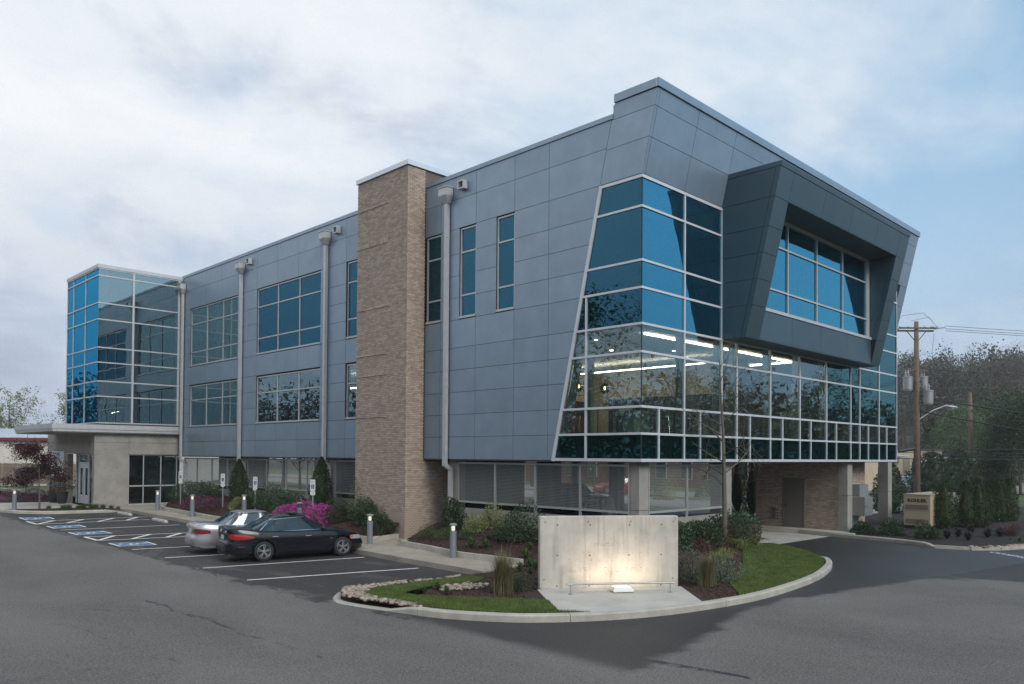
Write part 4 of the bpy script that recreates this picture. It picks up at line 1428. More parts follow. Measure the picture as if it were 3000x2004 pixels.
for x in (-2.69, -1.9, -0.95, -0.06):
    mb.box(x - .025, x + .025, EY + .10, EY + .16, 0.30, 2.98)
mb.box(-2.72, -0.03, EY + .10, EY + .16, 0.22, 0.30); mb.box(-2.715, -0.035, EY + .10, EY + .16, 1.25, 1.32); mb.box(-2.72, -0.03, EY + .10, EY + .16, 2.98, 3.03)
mb.build('entry_frame', M['silver'], B)
mb = MB()
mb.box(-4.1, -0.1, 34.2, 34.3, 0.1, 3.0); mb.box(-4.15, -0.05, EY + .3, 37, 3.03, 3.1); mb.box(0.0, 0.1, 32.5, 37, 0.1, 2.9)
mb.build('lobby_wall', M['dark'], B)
# entrance door in the wall facing the road
DR = bpy.data.objects.new('entrance_door', None)
C.objects.link(DR); DR.parent = B
mb = MB()
xd = EX + 0.25
for y0, y1, z0, z1 in ((36.25, 36.33, .25, 3.03), (35.8, 35.88, .25, 3.03), (34.05, 34.13, .25, 3.03), (32.75, 32.8, .25, 3.03), (34.13, 35.8, 2.5, 2.58), (32.8, 36.25, 2.97, 3.03), (33.5, 33.55, .25, 2.97)):
    mb.box(xd, xd + .1, y0, y1, z0, z1)
mb.build('frame', M['silver'], DR)
for a, b in ((34.14, 34.94), (34.98, 35.78)):
    lf = bpy.data.objects.new('door_leaf', None)
    C.objects.link(lf); lf.parent = DR
    mb = MB()
    for y0, y1, z0, z1 in ((a, a + .17, .27, 2.48), (b - .17, b, .27, 2.48), (a + .17, b - .17, .27, .75), (a + .17, b - .17, 2.25, 2.48)):
        mb.box(xd + .02, xd + .07, y0, y1, z0, z1)
    mb.build('stile', M['white'], lf)
    mb = MB()
    mb.box(xd + .04, xd + .05, a + .17, b - .17, .75, 2.25)
    mb.build('pane', M['car_glass_dark'], lf)
    mb = MB()
    yh = b - .06 if a < 34.5 else a + .06
    mb.tube([(xd - .03, yh, .85), (xd - .03, yh, 1.9)], 0.018, 8)
    mb.build('handle', M['chrome'], lf)
mb = MB()
mb.box(xd + .04, xd + .05, 32.8, 34.05, .25, 2.97); mb.box(xd + .04, xd + .05, 35.88, 36.25, .25, 2.97); mb.box(xd + .04, xd + .05, 34.13, 35.8, 2.58, 2.97)
mb.build('pane', M['car_glass'], DR)
mb = MB()
mb.box(EX + .5, EX + .52, 32.65, 32.80, 2.78, 2.93)
mb.build('exit_light', mat('green exit light', (0, 1, 0.2), emit=((0.02, 0.9, 0.2), 1.0)), B)

# ---- undercroft: columns, low walls, wire screens, brick core
mb = MB()
for x0, x1, y0, y1 in ((0.30, 0.77, 0.28, 0.60), (5.02, 5.58, 0.30, 0.78), (0.30, 0.66, 8.3, 8.78), (0.30, 0.66, 16.42, 16.94), (0.30, 0.66, 24.55, 25.0), (14.93, 15.42, 0.20, 0.58), (20.75, 21.25, 0.65, 1.1),
                       (10, 10.5, 8.5, 9), (19.6, 20.1, 9.0, 9.5), (10, 10.5, 20.5, 21), (19.6, 20.1, 19, 19.5), (19.6, 20.1, 29, 29.5)):
    z = zl(y0) - 0.05
    for a, b in ((z, 1.52), (1.535, 2.93)):
        mb.box(x0, x1, y0, y1, a, b)
    mb.build('column', M['concrete'], B); mb = MB()
def each(name, m, boxes):
    for q in boxes:
        mb = MB()
        mb.box(*q)
        mb.build(name, M[m], B)
each('low_wall', 'concrete', ((0.25, 0.45, 0.78, 8.29, -0.1, 1.23), (0.25, 0.45, 13.2, 16.40, -0.1, 1.23), (0.25, 0.45, 16.96, 24.53, -0.1, 1.23), (0.25, 0.45, 25.02, 32.3, -0.1, 1.23), (0.79, 5.0, 0.25, 0.45, -0.1, 1.23)))
def screen(a, b, axis):
    sc = bpy.data.objects.new('wire_screen', None)
    C.objects.link(sc); sc.parent = B
    z0, z1 = 1.42, 2.87
    def bx_(q, u0, u1, z0_, z1_, d0, d1):
        if axis == 'A':
            q.box(0.28 + d0, 0.28 + d1, u0, u1, z0_, z1_)
        else:
            q.box(u0, u1, 0.28 + d0, 0.28 + d1, z0_, z1_)
    f = MB()
    s = 0.065
    bx_(f, a, b, z1 - s, z1, 0, .06); bx_(f, a, b, z0, z0 + s, 0, .06)
    bx_(f, a, a + s * .6, z0 + s, z1 - s, 0, .06); bx_(f, b - s * .6, b, z0 + s, z1 - s, 0, .06)
    bx_(f, a, a + s * .6, 1.23, z0, 0, .06); bx_(f, b - s * .6, b, 1.23, z0, 0, .06)
    f.build('frame', M['grate'], sc)
    g = MB()
    u = a + .08
    while u < b - .05:
        bx_(g, u - .0027, u + .0027, z0 + s, z1 - s, .022, .030)
        u += 0.047
    z = z0 + s + .02
    while z < z1 - s:
        bx_(g, a + .03, b - .03, z - .0027, z + .0027, .030, .038)
        z += 0.047
    g.build('wire_mesh', M['grate'], sc, kind='stuff')
for L in ([0.62, 2.51, 4.43, 6.34, 8.27], [13.2, 14.8, 16.38], [16.98, 18.78, 20.65, 22.56, 24.5], [25.03, 26.8, 28.7, 30.57, 32.28]):
    for a, b in zip(L[:-1], L[1:]):
        screen(a + .004, b - .004, 'A')
for a, b in ((0.79, 2.84), (2.85, 4.99)):
    screen(a, b, 'B')
# louvred dark store rooms behind the screens
each('store_wall', 'store', [(x, x + .15, y0, y1, 0.0, 2.92) for y0, y1, x in ((11.2, 15.7, 2.6), (15.8, 20.6, 2.3), (26.6, 32.2, 2.3), (7.3, 11.1, 2.6))] + [(13.6, 14.2, 15.6, 16.9, 0, 2.92)])
mb = MB()
for y0, y1, x in ((15.9, 20.5, 2.28), (26.7, 32.1, 2.28)):
    z = 1.3
    while z < 2.85:
        mb.box(x - .03, x - .005, y0, y1, z, z + .03)
        z += .075
mb.build('louvres', M['cab_grey'], B, kind='stuff')
# brick core with door
CB = bpy.data.objects.new('brick_core', None)
C.objects.link(CB); CB.parent = B
mb = MB()
mb.box(15.02, 18.6, 0.92, 4.40, 0.0, 2.93)
mb.build('mortar', M['mortar'], CB)
mb = MB()
h = (CH - MJ) / 2
for i in range(44):
    z = (i + .5) * CH
    for cpos, L in lay(z, 0.60, 4.42, 0.1 * (i % 2), 0):
        if 2.13 < cpos < 3.07 and z < 2.2 or (3.42 < cpos < 3.72 and 0.33 < z < 0.9):
            continue
        mb.box(15.0, 15.03, cpos - L / 2, cpos + L / 2, z - h, z + h)
    for cpos, L in lay(z, 15.42, 18.61, 0.1 * (i % 2), 1):
        mb.box(cpos - L / 2, cpos + L / 2, 0.9, 0.93, z - h, z + h)
mb.build('brickwork', M['brick'], CB, kind='stuff')
mb = MB()
mb.box(14.97, 15.02, 2.10, 2.15, 0.03, 2.22); mb.box(14.97, 15.02, 3.05, 3.10, 0.03, 2.22); mb.box(14.97, 15.02, 2.15, 3.05, 2.17, 2.22)
mb.build('door_frame', M['door'], CB)
mb = MB()
mb.box(14.985, 15.018, 2.155, 3.045, 0.035, 2.165)
dd = mb.build('door', M['door'], CB)
mb = MB()
mb.tube([(14.985, 2.95, 0.98), (14.93, 2.95, 0.98), (14.93, 2.82, 0.98)], 0.014, 6)
mb.box(14.975, 14.985, 2.92, 2.98, 0.9, 1.06)
mb.build('handle', M['chrome'], CB)
mb = MB()
for z in np.arange(0.36, 0.88, 0.055):
    mb.obox((15.0, 3.57, z), (0.012, 0, -0.012), (0, .135, 0), (0.004, 0, 0.004))
mb.box(14.985, 15.02, 3.42, 3.44, .34, .9); mb.box(14.985, 15.02, 3.70, 3.72, .34, .9); mb.box(14.985, 15.02, 3.44, 3.70, .88, .9); mb.box(14.985, 15.02, 3.44, 3.70, .34, .36)
mb.build('vent', M['cab_grey'], CB)

# ---- inside: floors, ceilings, back walls, ceiling lights, blinds
each('floor', 'int_floor', ((0.25, 19.95, 0.14, 36.8, 3.68, 3.745), (0.25, 19.95, 0.14, 36.8, 7.90, 7.97)))
each('ceiling', 'int_ceil', ((0.25, 19.95, 0.5, 36.8, 6.93, 6.97), (0.25, 19.95, 0.3, 36.8, 11.28, 11.31)))
each('inner_wall', 'int_wall', ((9.5, 9.65, 3.0, 9.0, 3.745, 6.93), (0.3, 9.5, 9.0, 9.15, 3.745, 6.93), (9.65, 19.9, 4.6, 4.75, 3.745, 6.93)))
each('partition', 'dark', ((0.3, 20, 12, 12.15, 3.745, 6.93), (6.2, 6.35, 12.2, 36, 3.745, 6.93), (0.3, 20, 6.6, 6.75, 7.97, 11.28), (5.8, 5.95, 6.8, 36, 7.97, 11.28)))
mb = MB()
mb.box(9.44, 9.49, 3.4, 8.6, 3.9, 5.65)
mb.build('wall_panel', M['int_blue'], B)
mb = MB()
mb.box(2.3, 8.2, 8.93, 8.985, 3.75, 5.5)
mb.build('wall_panel', M['int_brown'], B)
for x0, x1, y0, y1 in ((1.38, 3.26, .86, .92), (3.40, 5.67, .86, .92), (6.1, 6.5, .86, .92), (7.0, 11.3, .86, .92), (11.24, 11.3, .92, 2.7), (7.27, 7.33, 2.2, 8.6)):
    z = 6.60 if x0 == 7.27 else 6.86
    each('ceiling_light', 'strip', ((x0, x1, y0 + .01, y1 - .01, z, z + .035),))
each('ceiling_light', 'strip', ((2.2, 2.26, 17.6, 19.4, 6.2, 6.24), (2.2, 2.26, 13.6, 15.2, 6.2, 6.24), (3.0, 3.06, 28.9, 29.6, 5.35, 5.39)))
for x, y in ((1.6, 3.0), (1.6, 5.2), (4.0, 4.2), (4.0, 6.4), (5.6, 2.6)):
    mb = MB(); mb.lathe([(0.07, 6.915), (0.07, 6.928)], 12, (x, y, 0)); mb.build('downlight', M['strip'], B)
each('blind', 'blind', [(0.20, 0.21, y0, y1 - .25, 9.9, 11.2) for y0, y1 in ((5.25, 5.99), (7.16, 7.9), (9.06, 9.8))] + [(0.2, 0.21, 0.3, 1.25, 10.15, 11.2), (0.4, 2.1, 0.2, 0.21, 10.15, 11.2), (2.35, 4.3, 0.2, 0.21, 10.15, 11.2)])
M['shade'] = mat('grey window shade', (0.20, 0.24, 0.24), 0.8)
each('blind', 'shade', ((0.20, 0.21, 25.3, 30.95, 8.05, 11.2), (0.20, 0.21, 17.35, 23.1, 8.05, 11.2)))
# inner posts seen behind the glass
each('inner_post', 'planter_grey', [(x - .04, x + .10, 0.13, 0.30, 3.75, 6.93) for x in (2.22, 4.41, 5.39, 7.74, 10.07, 12.41, 14.77, 17.88)] + [(0.13, 0.30, 1.98, 2.14, 3.75, 6.93)])
mb = MB()
mb.beam((0.22, ys(3.75) - .16, 3.75), (0.22, ys(6.93) - .16, 6.93), 0.2, 0.14, up=(1, 0, 0))
mb.build('inner_post', M['planter_grey'], B)
# ------------------------------------------------------------------ sign wall, rail and flood light
SW0, SW1 = Vector((-5.13, -0.86, 0)), Vector((-2.40, -2.82, 0))
sd = (SW1 - SW0); SL = sd.length; sd.normalize()
sn = Vector((sd.y, -sd.x, 0))                       # towards the road
sw = thing('sign_wall', 'free standing concrete sign wall with bolt holes lit warm from below', 'sign wall')
mb = MB()
P = []
t = 0.22
c_ = 0.02
zs0, zs1 = -0.12, 1.70
a, b = SW0, SW1
q = [a + sn * 0, b + sn * 0, b - sn * t, a - sn * t]
f1 = [a + sd * c_, b - sd * c_, b - sd * c_ - sn * 0, a]
V = []
for z, ins in ((zs0, 0), (zs1 - c_, 0), (zs1, c_)):
    for (p, du, dn) in ((a, 1, -1), (b, -1, -1), (b, -1, 1), (a, 1, 1)):
        base = p + (sn * -t if dn == 1 else sn * 0)
        V.append(tuple(base + sd * du * ins + sn * dn * ins + Vector((0, 0, z))))
mb.raw(V, [(3, 2, 1, 0), (0, 1, 5, 4), (1, 2, 6, 5), (2, 3, 7, 6), (3, 0, 4, 7), (4, 5, 9, 8), (5, 6, 10, 9), (6, 7, 11, 10), (7, 4, 8, 11), (8, 9, 10, 11)])
mc = mat('sign wall concrete', (0.46, 0.43, 0.385), 0.85, noise=(2.4, 0.13, 9), bump=(22, 0.22, 0.005))
nn, ll = mc.node_tree.nodes, mc.node_tree.links      # rain streaks and smudges
tcn = nn.new('ShaderNodeTexCoord'); mp = nn.new('ShaderNodeMapping'); mp.inputs['Scale'].default_value = (7, 7, 0.5)
ll.new(tcn.outputs['Object'], mp.inputs[0])
n1 = nn.new('ShaderNodeTexNoise'); n1.inputs['Scale'].default_value = 1.2; n1.inputs['Detail'].default_value = 5
ll.new(mp.outputs[0], n1.inputs['Vector'])
rp = nn.new('ShaderNodeMapRange'); rp.inputs[1].default_value, rp.inputs[2].default_value = 0.52, 0.75
rp.inputs[3].default_value, rp.inputs[4].default_value = 1.0, 0.72
ll.new(n1.outputs['Fac'], rp.inputs[0])
n2 = nn.new('ShaderNodeTexNoise'); n2.inputs['Scale'].default_value = 1.1; n2.inputs['Detail'].default_value = 4
ll.new(tcn.outputs['Object'], n2.inputs['Vector'])
rp2 = nn.new('ShaderNodeMapRange'); rp2.inputs[1].default_value, rp2.inputs[2].default_value = 0.55, 0.70
rp2.inputs[3].default_value, rp2.inputs[4].default_value = 1.0, 0.80
ll.new(n2.outputs['Fac'], rp2.inputs[0])
mu = nn.new('ShaderNodeMath'); mu.operation = 'MULTIPLY'
ll.new(rp.outputs[0], mu.inputs[0]); ll.new(rp2.outputs[0], mu.inputs[1])
vs_ = nn.new('ShaderNodeVectorMath'); vs_.operation = 'SCALE'
bs_ = nn['Principled BSDF'].inputs['Base Color']
ll.new(bs_.links[0].from_socket, vs_.inputs[0]); ll.new(mu.outputs[0], vs_.inputs['Scale']); ll.new(vs_.outputs[0], bs_)
mb.build('slab', mc, sw)
def wp(px, py, out=0.0):                            # a point on the wall face from fractions measured along and up
    u = (px - 108) / (2222 - 108)
    u = u / (1 + 0.028 * (1 - u))
    v = (py - 80) / ((1190 - 30 * u) - 80)
    p = SW0 + sd * (u * SL) + sn * out
    return Vector((p.x, p.y, 1.69 - v * 1.70))
def disc(mb, p, r, t=0.004, n=10, m=0):
    up = Vector((0, 0, 1))
    ring = [p + sn * t + (sd * math.cos(k) + up * math.sin(k)) * r for k in np.linspace(0, 2 * math.pi, n + 1)[:-1]]
    base = [x - sn * t for x in ring]
    mb.raw(ring + base, [tuple(range(n))] + [(i, (i + 1) % n, (i + 1) % n + n, i + n) for i in range(n)], m)
for x, y in ((375, 205), (873, 208), (1476, 208), (1965, 206), (373, 666), (870, 667), (1470, 664), (1962, 660), (368, 1126), (863, 1127), (1465, 1122), (1956, 1118)):
    mb = MB(); disc(mb, wp(x, y), 0.017, 0.003, 12); mb.build('tie_hole', M['hole'], sw)
for x, y in ((188, 153), (848, 156), (1498, 157), (2148, 155), (175, 1023), (2142, 1014)):
    mb = MB(); p = wp(x, y); up = Vector((0, 0, 1))
    mb.tube([p, p + sn * 0.03], 0.013, 8); mb.build('bolt', M['brass'], sw)
for x, y in ((841, 1023), (1495, 1018)):
    mb = MB(); p = wp(x, y); mb.tube([p, p + sn * 0.012], 0.015, 10); mb.build('plug', M['white_plastic'], sw)
mb = MB(); p = wp(897, 738); mb.tube([p, p + sn * 0.006], 0.012, 8); mb.build('plug', M['dot_blue'], sw)
mb = MB(); p = wp(2178, 110)
mb.tube([p + sd * -0.008, p + sd * -0.008 - Vector((0, 0, .04)), p - Vector((0, 0, .055)), p + sd * .008 - Vector((0, 0, .04)), p + sd * .008], 0.003, 5); mb.build('hook', M['brass'], sw)
mb = MB()
hp = [(937, 180), (1078, 152), (1330, 126), (1070, 263), (1230, 256), (1326, 262), (932, 333), (1147, 371), (1327, 406), (645, 617), (558, 650), (936, 641), (1020, 635), (1145, 632), (1222, 655), (1315, 622), (1429, 627), (1518, 630), (1607, 625), (1647, 627), (1757, 626),
      (1077, 687), (1258, 697), (556, 727), (666, 725), (745, 761), (1018, 754), (1142, 750), (1217, 747), (1378, 736), (1470, 741), (1645, 742), (1746, 747), (1045, 1037), (1232, 1040), (1310, 1040)]
for i in range(46):
    hp.append((random.uniform(930, 1390), random.choice((480, 492, 505, 517))))
for i in range(34):
    hp.append((random.uniform(545, 870), random.choice((857, 885, 890, 915))))
for i in range(46):
    hp.append((random.uniform(1020, 1320), random.choice((855, 878, 910, 920, 945, 966))))
for i in range(36):
    hp.append((random.uniform(1395, 1770), random.choice((857, 878, 890, 912))))
for x, y in hp:
    disc(mb, wp(x, y), random.uniform(0.004, 0.0075), 0.0025, 6)
mb.build('anchor_hole', M['hole'], sw, kind='stuff')
padz = lambda p: -0.005 + 0.014 * (3.2 - math.hypot(p.x + 3.7, p.y + 1.8))
rl = thing('light_rail', 'slim grey steel rail on two short posts before the sign wall', 'rail', (0, 0, 0))
r0, r1 = Vector((-5.17, -1.72, 0.0)), Vector((-3.14, -3.20, 0.0))
rdv = (r1 - r0).normalized()
mb = MB()
mb.tube([r0 + Vector((0, 0, .235)), r1 + Vector((0, 0, .235))], 0.022, 10)
mb.tube([r0 + Vector((0, 0, .235)), r0 + rdv * .2 + Vector((0, 0, .235))], 0.025, 10); mb.tube([r1 - rdv * .2 + Vector((0, 0, .235)), r1 + Vector((0, 0, .235))], 0.025, 10)
mb.build('bar', M['galv'], rl, smooth=False)
for p in (r0 + rdv * .09, r1 - rdv * .09):
    mb = MB(); z = padz(p)
    mb.tube([(p.x, p.y, z), (p.x, p.y, .215)], 0.012, 8)
    mb.lathe([(0.05, z), (0.05, z + .008), (0.02, z + .02)], 12, (p.x, p.y, 0))
    mb.build('post', M['galv'], rl)
fl = thing('flood_light', 'white box floodlight set in the pad shining up the sign wall', 'floodlight')
fc = SW0 + sd * (SL * 0.535) + sn * 0.55
z = padz(fc)
mb = MB()
def fr(u, v, zz):
    return tuple(fc + sd * u + sn * v + Vector((0, 0, zz)))
mb.raw([fr(-.24, .17, z), fr(.24, .17, z), fr(.24, -.17, z), fr(-.24, -.17, z), fr(-.24, .17, z + .03), fr(.24, .17, z + .03), fr(.24, -.17, z + .03), fr(-.24, -.17, z + .03),
        fr(-.20, .12, z + .10), fr(.20, .12, z + .10), fr(.20, -.13, z + .10), fr(-.20, -.13, z + .10)],
       [(0, 1, 5, 4), (1, 2, 6, 5), (2, 3, 7, 6), (3, 0, 4, 7), (4, 5, 9, 8), (5, 6, 10, 9), (6, 7, 11, 10), (7, 4, 8, 11), (8, 9, 10, 11)])
mb.build('housing', M['white_plastic'], fl)
mb = MB()
mb.raw([fr(-.18, .10, z + .104), fr(.18, .10, z + .104), fr(.18, -.12, z + .104), fr(-.18, -.12, z + .104)], [(0, 1, 2, 3)])
mb.build('lens', M['flood'], fl)
fla = bpy.data.lights.new('flood_lamp', 'AREA')
fla.shape = 'RECTANGLE'; fla.size, fla.size_y = 1.7, 0.10
fla.energy = 9; fla.color = (1.0, 0.80, 0.58); fla.spread = R(150)
fo = bpy.data.objects.new('flood_lamp', fla); C.objects.link(fo)
fo.location = SW0 + sd * (SL * 0.54) + sn * 0.60 + Vector((0, 0, z + .15))
fo.rotation_euler = (-(-sn * 0.8 + Vector((0, 0, 0.6)))).to_track_quat('Z', 'Y').to_euler()

# ------------------------------------------------------------------ bollard lights
def bollard_parts(root, lit=True):
    mb = MB(); mb.lathe([(0.10, 0), (0.10, 0.80), (0.085, 0.80)], 20); mb.build('post', M['bollard'], root, smooth=False, world=False)
    mb = MB(); mb.lathe([(0.10, 0.955), (0.118, 0.965), (0.118, 0.995), (0.09, 1.03), (0.0, 1.04)], 20, cap=False); mb.lathe([(0.0, .954), (0.1, .955)], 20, cap=False); mb.build('cap', M['bollard'], root, world=False)
    mb = MB(); mb.lathe([(0.088, 0.803), (0.088, 0.953)], 20, cap=False); mb.build('lens', M['car_glass'], root, world=False)
    mb = MB()
    if lit:
        mb.lathe([(0.03, .805), (0.055, .83), (0.06, .90), (0.05, .95)], 14); mb.build('lamp', M['lamp'], root, world=False)
    else:
        mb.lathe([(0.07, .805), (0.012, .88), (0.07, .952)], 14); mb.build('reflector', M['silver'], root, world=False)
    mb = MB()
    for k in range(3):
        q = 2.1 * k + 0.5
        mb.box(.09 * math.cos(q) - .006, .09 * math.cos(q) + .006, .09 * math.sin(q) - .006, .09 * math.sin(q) + .006, .80, .956)
    mb.build('strut', M['bollard'], root, world=False)
bl = thing('bollard_light', 'lit grey bollard lamp beside the planter wall nearest the sign wall', 'bollard light', (-2.72, 4.8, -0.12 + .15), group='bollard lights along the pavement')
bl.location = (-2.98, 4.72, zl(4.7) + .15)
bollard_parts(bl)
for x, y, z, lab in ((-2.72, 9.42, zl(9.4) + .15, 'lit grey bollard lamp in front of the brick pier and dark sedan'), (-2.98, 23.4, zl(23.4) + .15, 'lit grey bollard lamp behind the silver sedan beside faded azaleas'),
                     (-2.86, 27.9, zl(27.9) + .15, 'lit grey bollard lamp at the pavement corner by the entrance recess'), (-8.15, 32.5, zl(32) + .13, 'lit grey bollard lamp on the plaza left of the red maple'),
                     (-2.0, 20.2, bed_h(-2.0, 20.2), 'lit bollard lamp showing above the silver sedan roof')):
    dup(bl, (x, y, z), 0, lab)
b2 = thing('bollard_light', 'unlit grey bollard lamp amid the bright pink azaleas', 'bollard light', (-2.05, 15.3, bed_h(-2.05, 15.3) - 0.04), group='bollard lights along the pavement')
bollard_parts(b2, False)

# ------------------------------------------------------------------ accessible parking signs
def park_sign(x, y, z0, zt, lab, van):
    t = thing('parking_sign', lab, 'parking sign', (x, y, z0), R(-52), 'accessible parking signs at the bays')
    h = zt - z0
    mb = MB(); mb.box(-0.025, 0.025, -0.03, 0.02, -0.1, h - .02); mb.build('post', M['galv'], t, world=False)
    def rpl(name, w, z_0, z_1, m, yy=-0.034, th=0.006):
        mb = MB(); r = 0.03; pts = []
        for cx, cz, a0 in ((w - r, z_0 + r, -90), (w - r, z_1 - r, 0), (-w + r, z_1 - r, 90), (-w + r, z_0 + r, 180)):
            for k in (0, 45, 90):
                pts.append((cx + r * math.cos(R(a0 + k)), yy, cz + r * math.sin(R(a0 + k))))
        mb.prism(pts, (0, -1, 0), th); return mb.build(name, m, t, world=False)
    rpl('sign_plate', 0.105, h - 0.46, h, M['sign_white'])
    rpl('lower_plate', 0.105, h - 0.63, h - 0.475, M['sign_white'])
    for s_, z_, sz in (('RESERVED', h - .07, .052), ('PARKING', h - .135, .052)):
        put('lettering', text_mesh(s_, sz * .74, M['sign_green'], .0006, .0006), t, loc=(0, -0.0346, z_), rot=(R(90), 0, 0), world=False)
    mb = MB(); mb.prism([(-.065, -.0352, h - .37), (.065, -.0352, h - .37), (.065, -.0352, h - .2), (-.065, -.0352, h - .2)], (0, -1, 0), .0008); mb.build('symbol_ground', M['sign_blue'], t, world=False)
    mb = MB(); zc_ = h - .30
    pts = [(.032 * math.cos(k), .032 * math.sin(k)) for k in np.linspace(R(120), R(380), 9)]
    for p, q in zip(pts[:-1], pts[1:]):
        mb.beam((p[0], -.0358, zc_ + p[1]), (q[0], -.0358, zc_ + q[1]), .008, .0008, up=(0, 1, 0))
    for p, q in (((-.008, .055), (-.004, .015)), ((-.004, .02), (.028, .015)), ((.028, .015), (.04, -.035))):
        mb.beam((p[0], -.0358, zc_ + p[1]), (q[0], -.0358, zc_ + q[1]), .010, .0008, up=(0, 1, 0))
    mb.prism([(-.008 + .012 * math.cos(k), -.0358, zc_ + .07 + .012 * math.sin(k)) for k in np.linspace(0, 6.28, 9)[:-1]], (0, -1, 0), .0006)
    mb.build('access_symbol', M['sign_white'], t, world=False)
    for s_, z_ in (('VAN', h - .525), ('ACCESSIBLE', h - .58)):
        put('lettering', text_mesh(s_, .03, M['sign_green'], .0006, .0004), t, loc=(0, -0.0346, z_), rot=(R(90), 0, 0), world=False)
    mb = MB(); mb.box(-.105, .105, -.0345, -.0342, h - .42, h - .415); mb.build('rule', M['sign_green'], t, world=False)
park_sign(-1.6, 28.13, bed_h(-1.6, 28.1), 0.23 + 1.94, 'accessible parking sign on a post nearest the entrance recess', False)
park_sign(-1.4, 23.63, bed_h(-1.4, 23.6), 0.51 + 1.63, 'accessible parking sign on a post above the faded azaleas', True)
park_sign(-1.2, 20.73, bed_h(-1.2, 20.7), 0.56 + 1.5, 'accessible parking sign in front of the dark hedge', True)
park_sign(-1.7, 14.88, bed_h(-1.7, 14.9), 0.41 + 1.68, 'accessible parking sign rising out of the bright pink azaleas', True)

# ------------------------------------------------------------------ wheel stops
def wheel_stop(x, y, rz, lab):
    t = thing('wheel_stop', lab, 'wheel stop', (x, y, zl(y)), rz, 'concrete wheel stops at the accessible bays')
    mb = MB()
    L = 0.9
    pr = [(-.085, 0.0), (-.085, .06), (-.05, .12), (.05, .12), (.085, .06), (.085, 0)]
    V = [(x_, s * (L - (.06 if z_ > .1 else 0)), z_) for s in (-1, 1) for x_, z_ in pr]
    k = 6
    mb.raw(V, [tuple(range(k)), tuple(range(2 * k - 1, k - 1, -1))] + [(i, i + k, (i + 1) % k + k, (i + 1) % k) for i in range(k)])
    mb.build('block', M['concrete_pale'], t, world=False)
    for s in (-.6, .6):
        mb = MB(); mb.lathe([(.015, .121), (.015, .125)], 8, (0, s, 0)); mb.build('pin', M['hole'], t, world=False)
wheel_stop(-4.40, 28.05, R(-2), 'pale concrete wheel stop nearest the entrance bed')
wheel_stop(-4.45, 23.45, R(-4), 'pale concrete wheel stop beside the pavement, before the silver sedan')
wheel_stop(-4.35, 19.9, R(-6), 'pale concrete wheel stop just past the silver sedan')

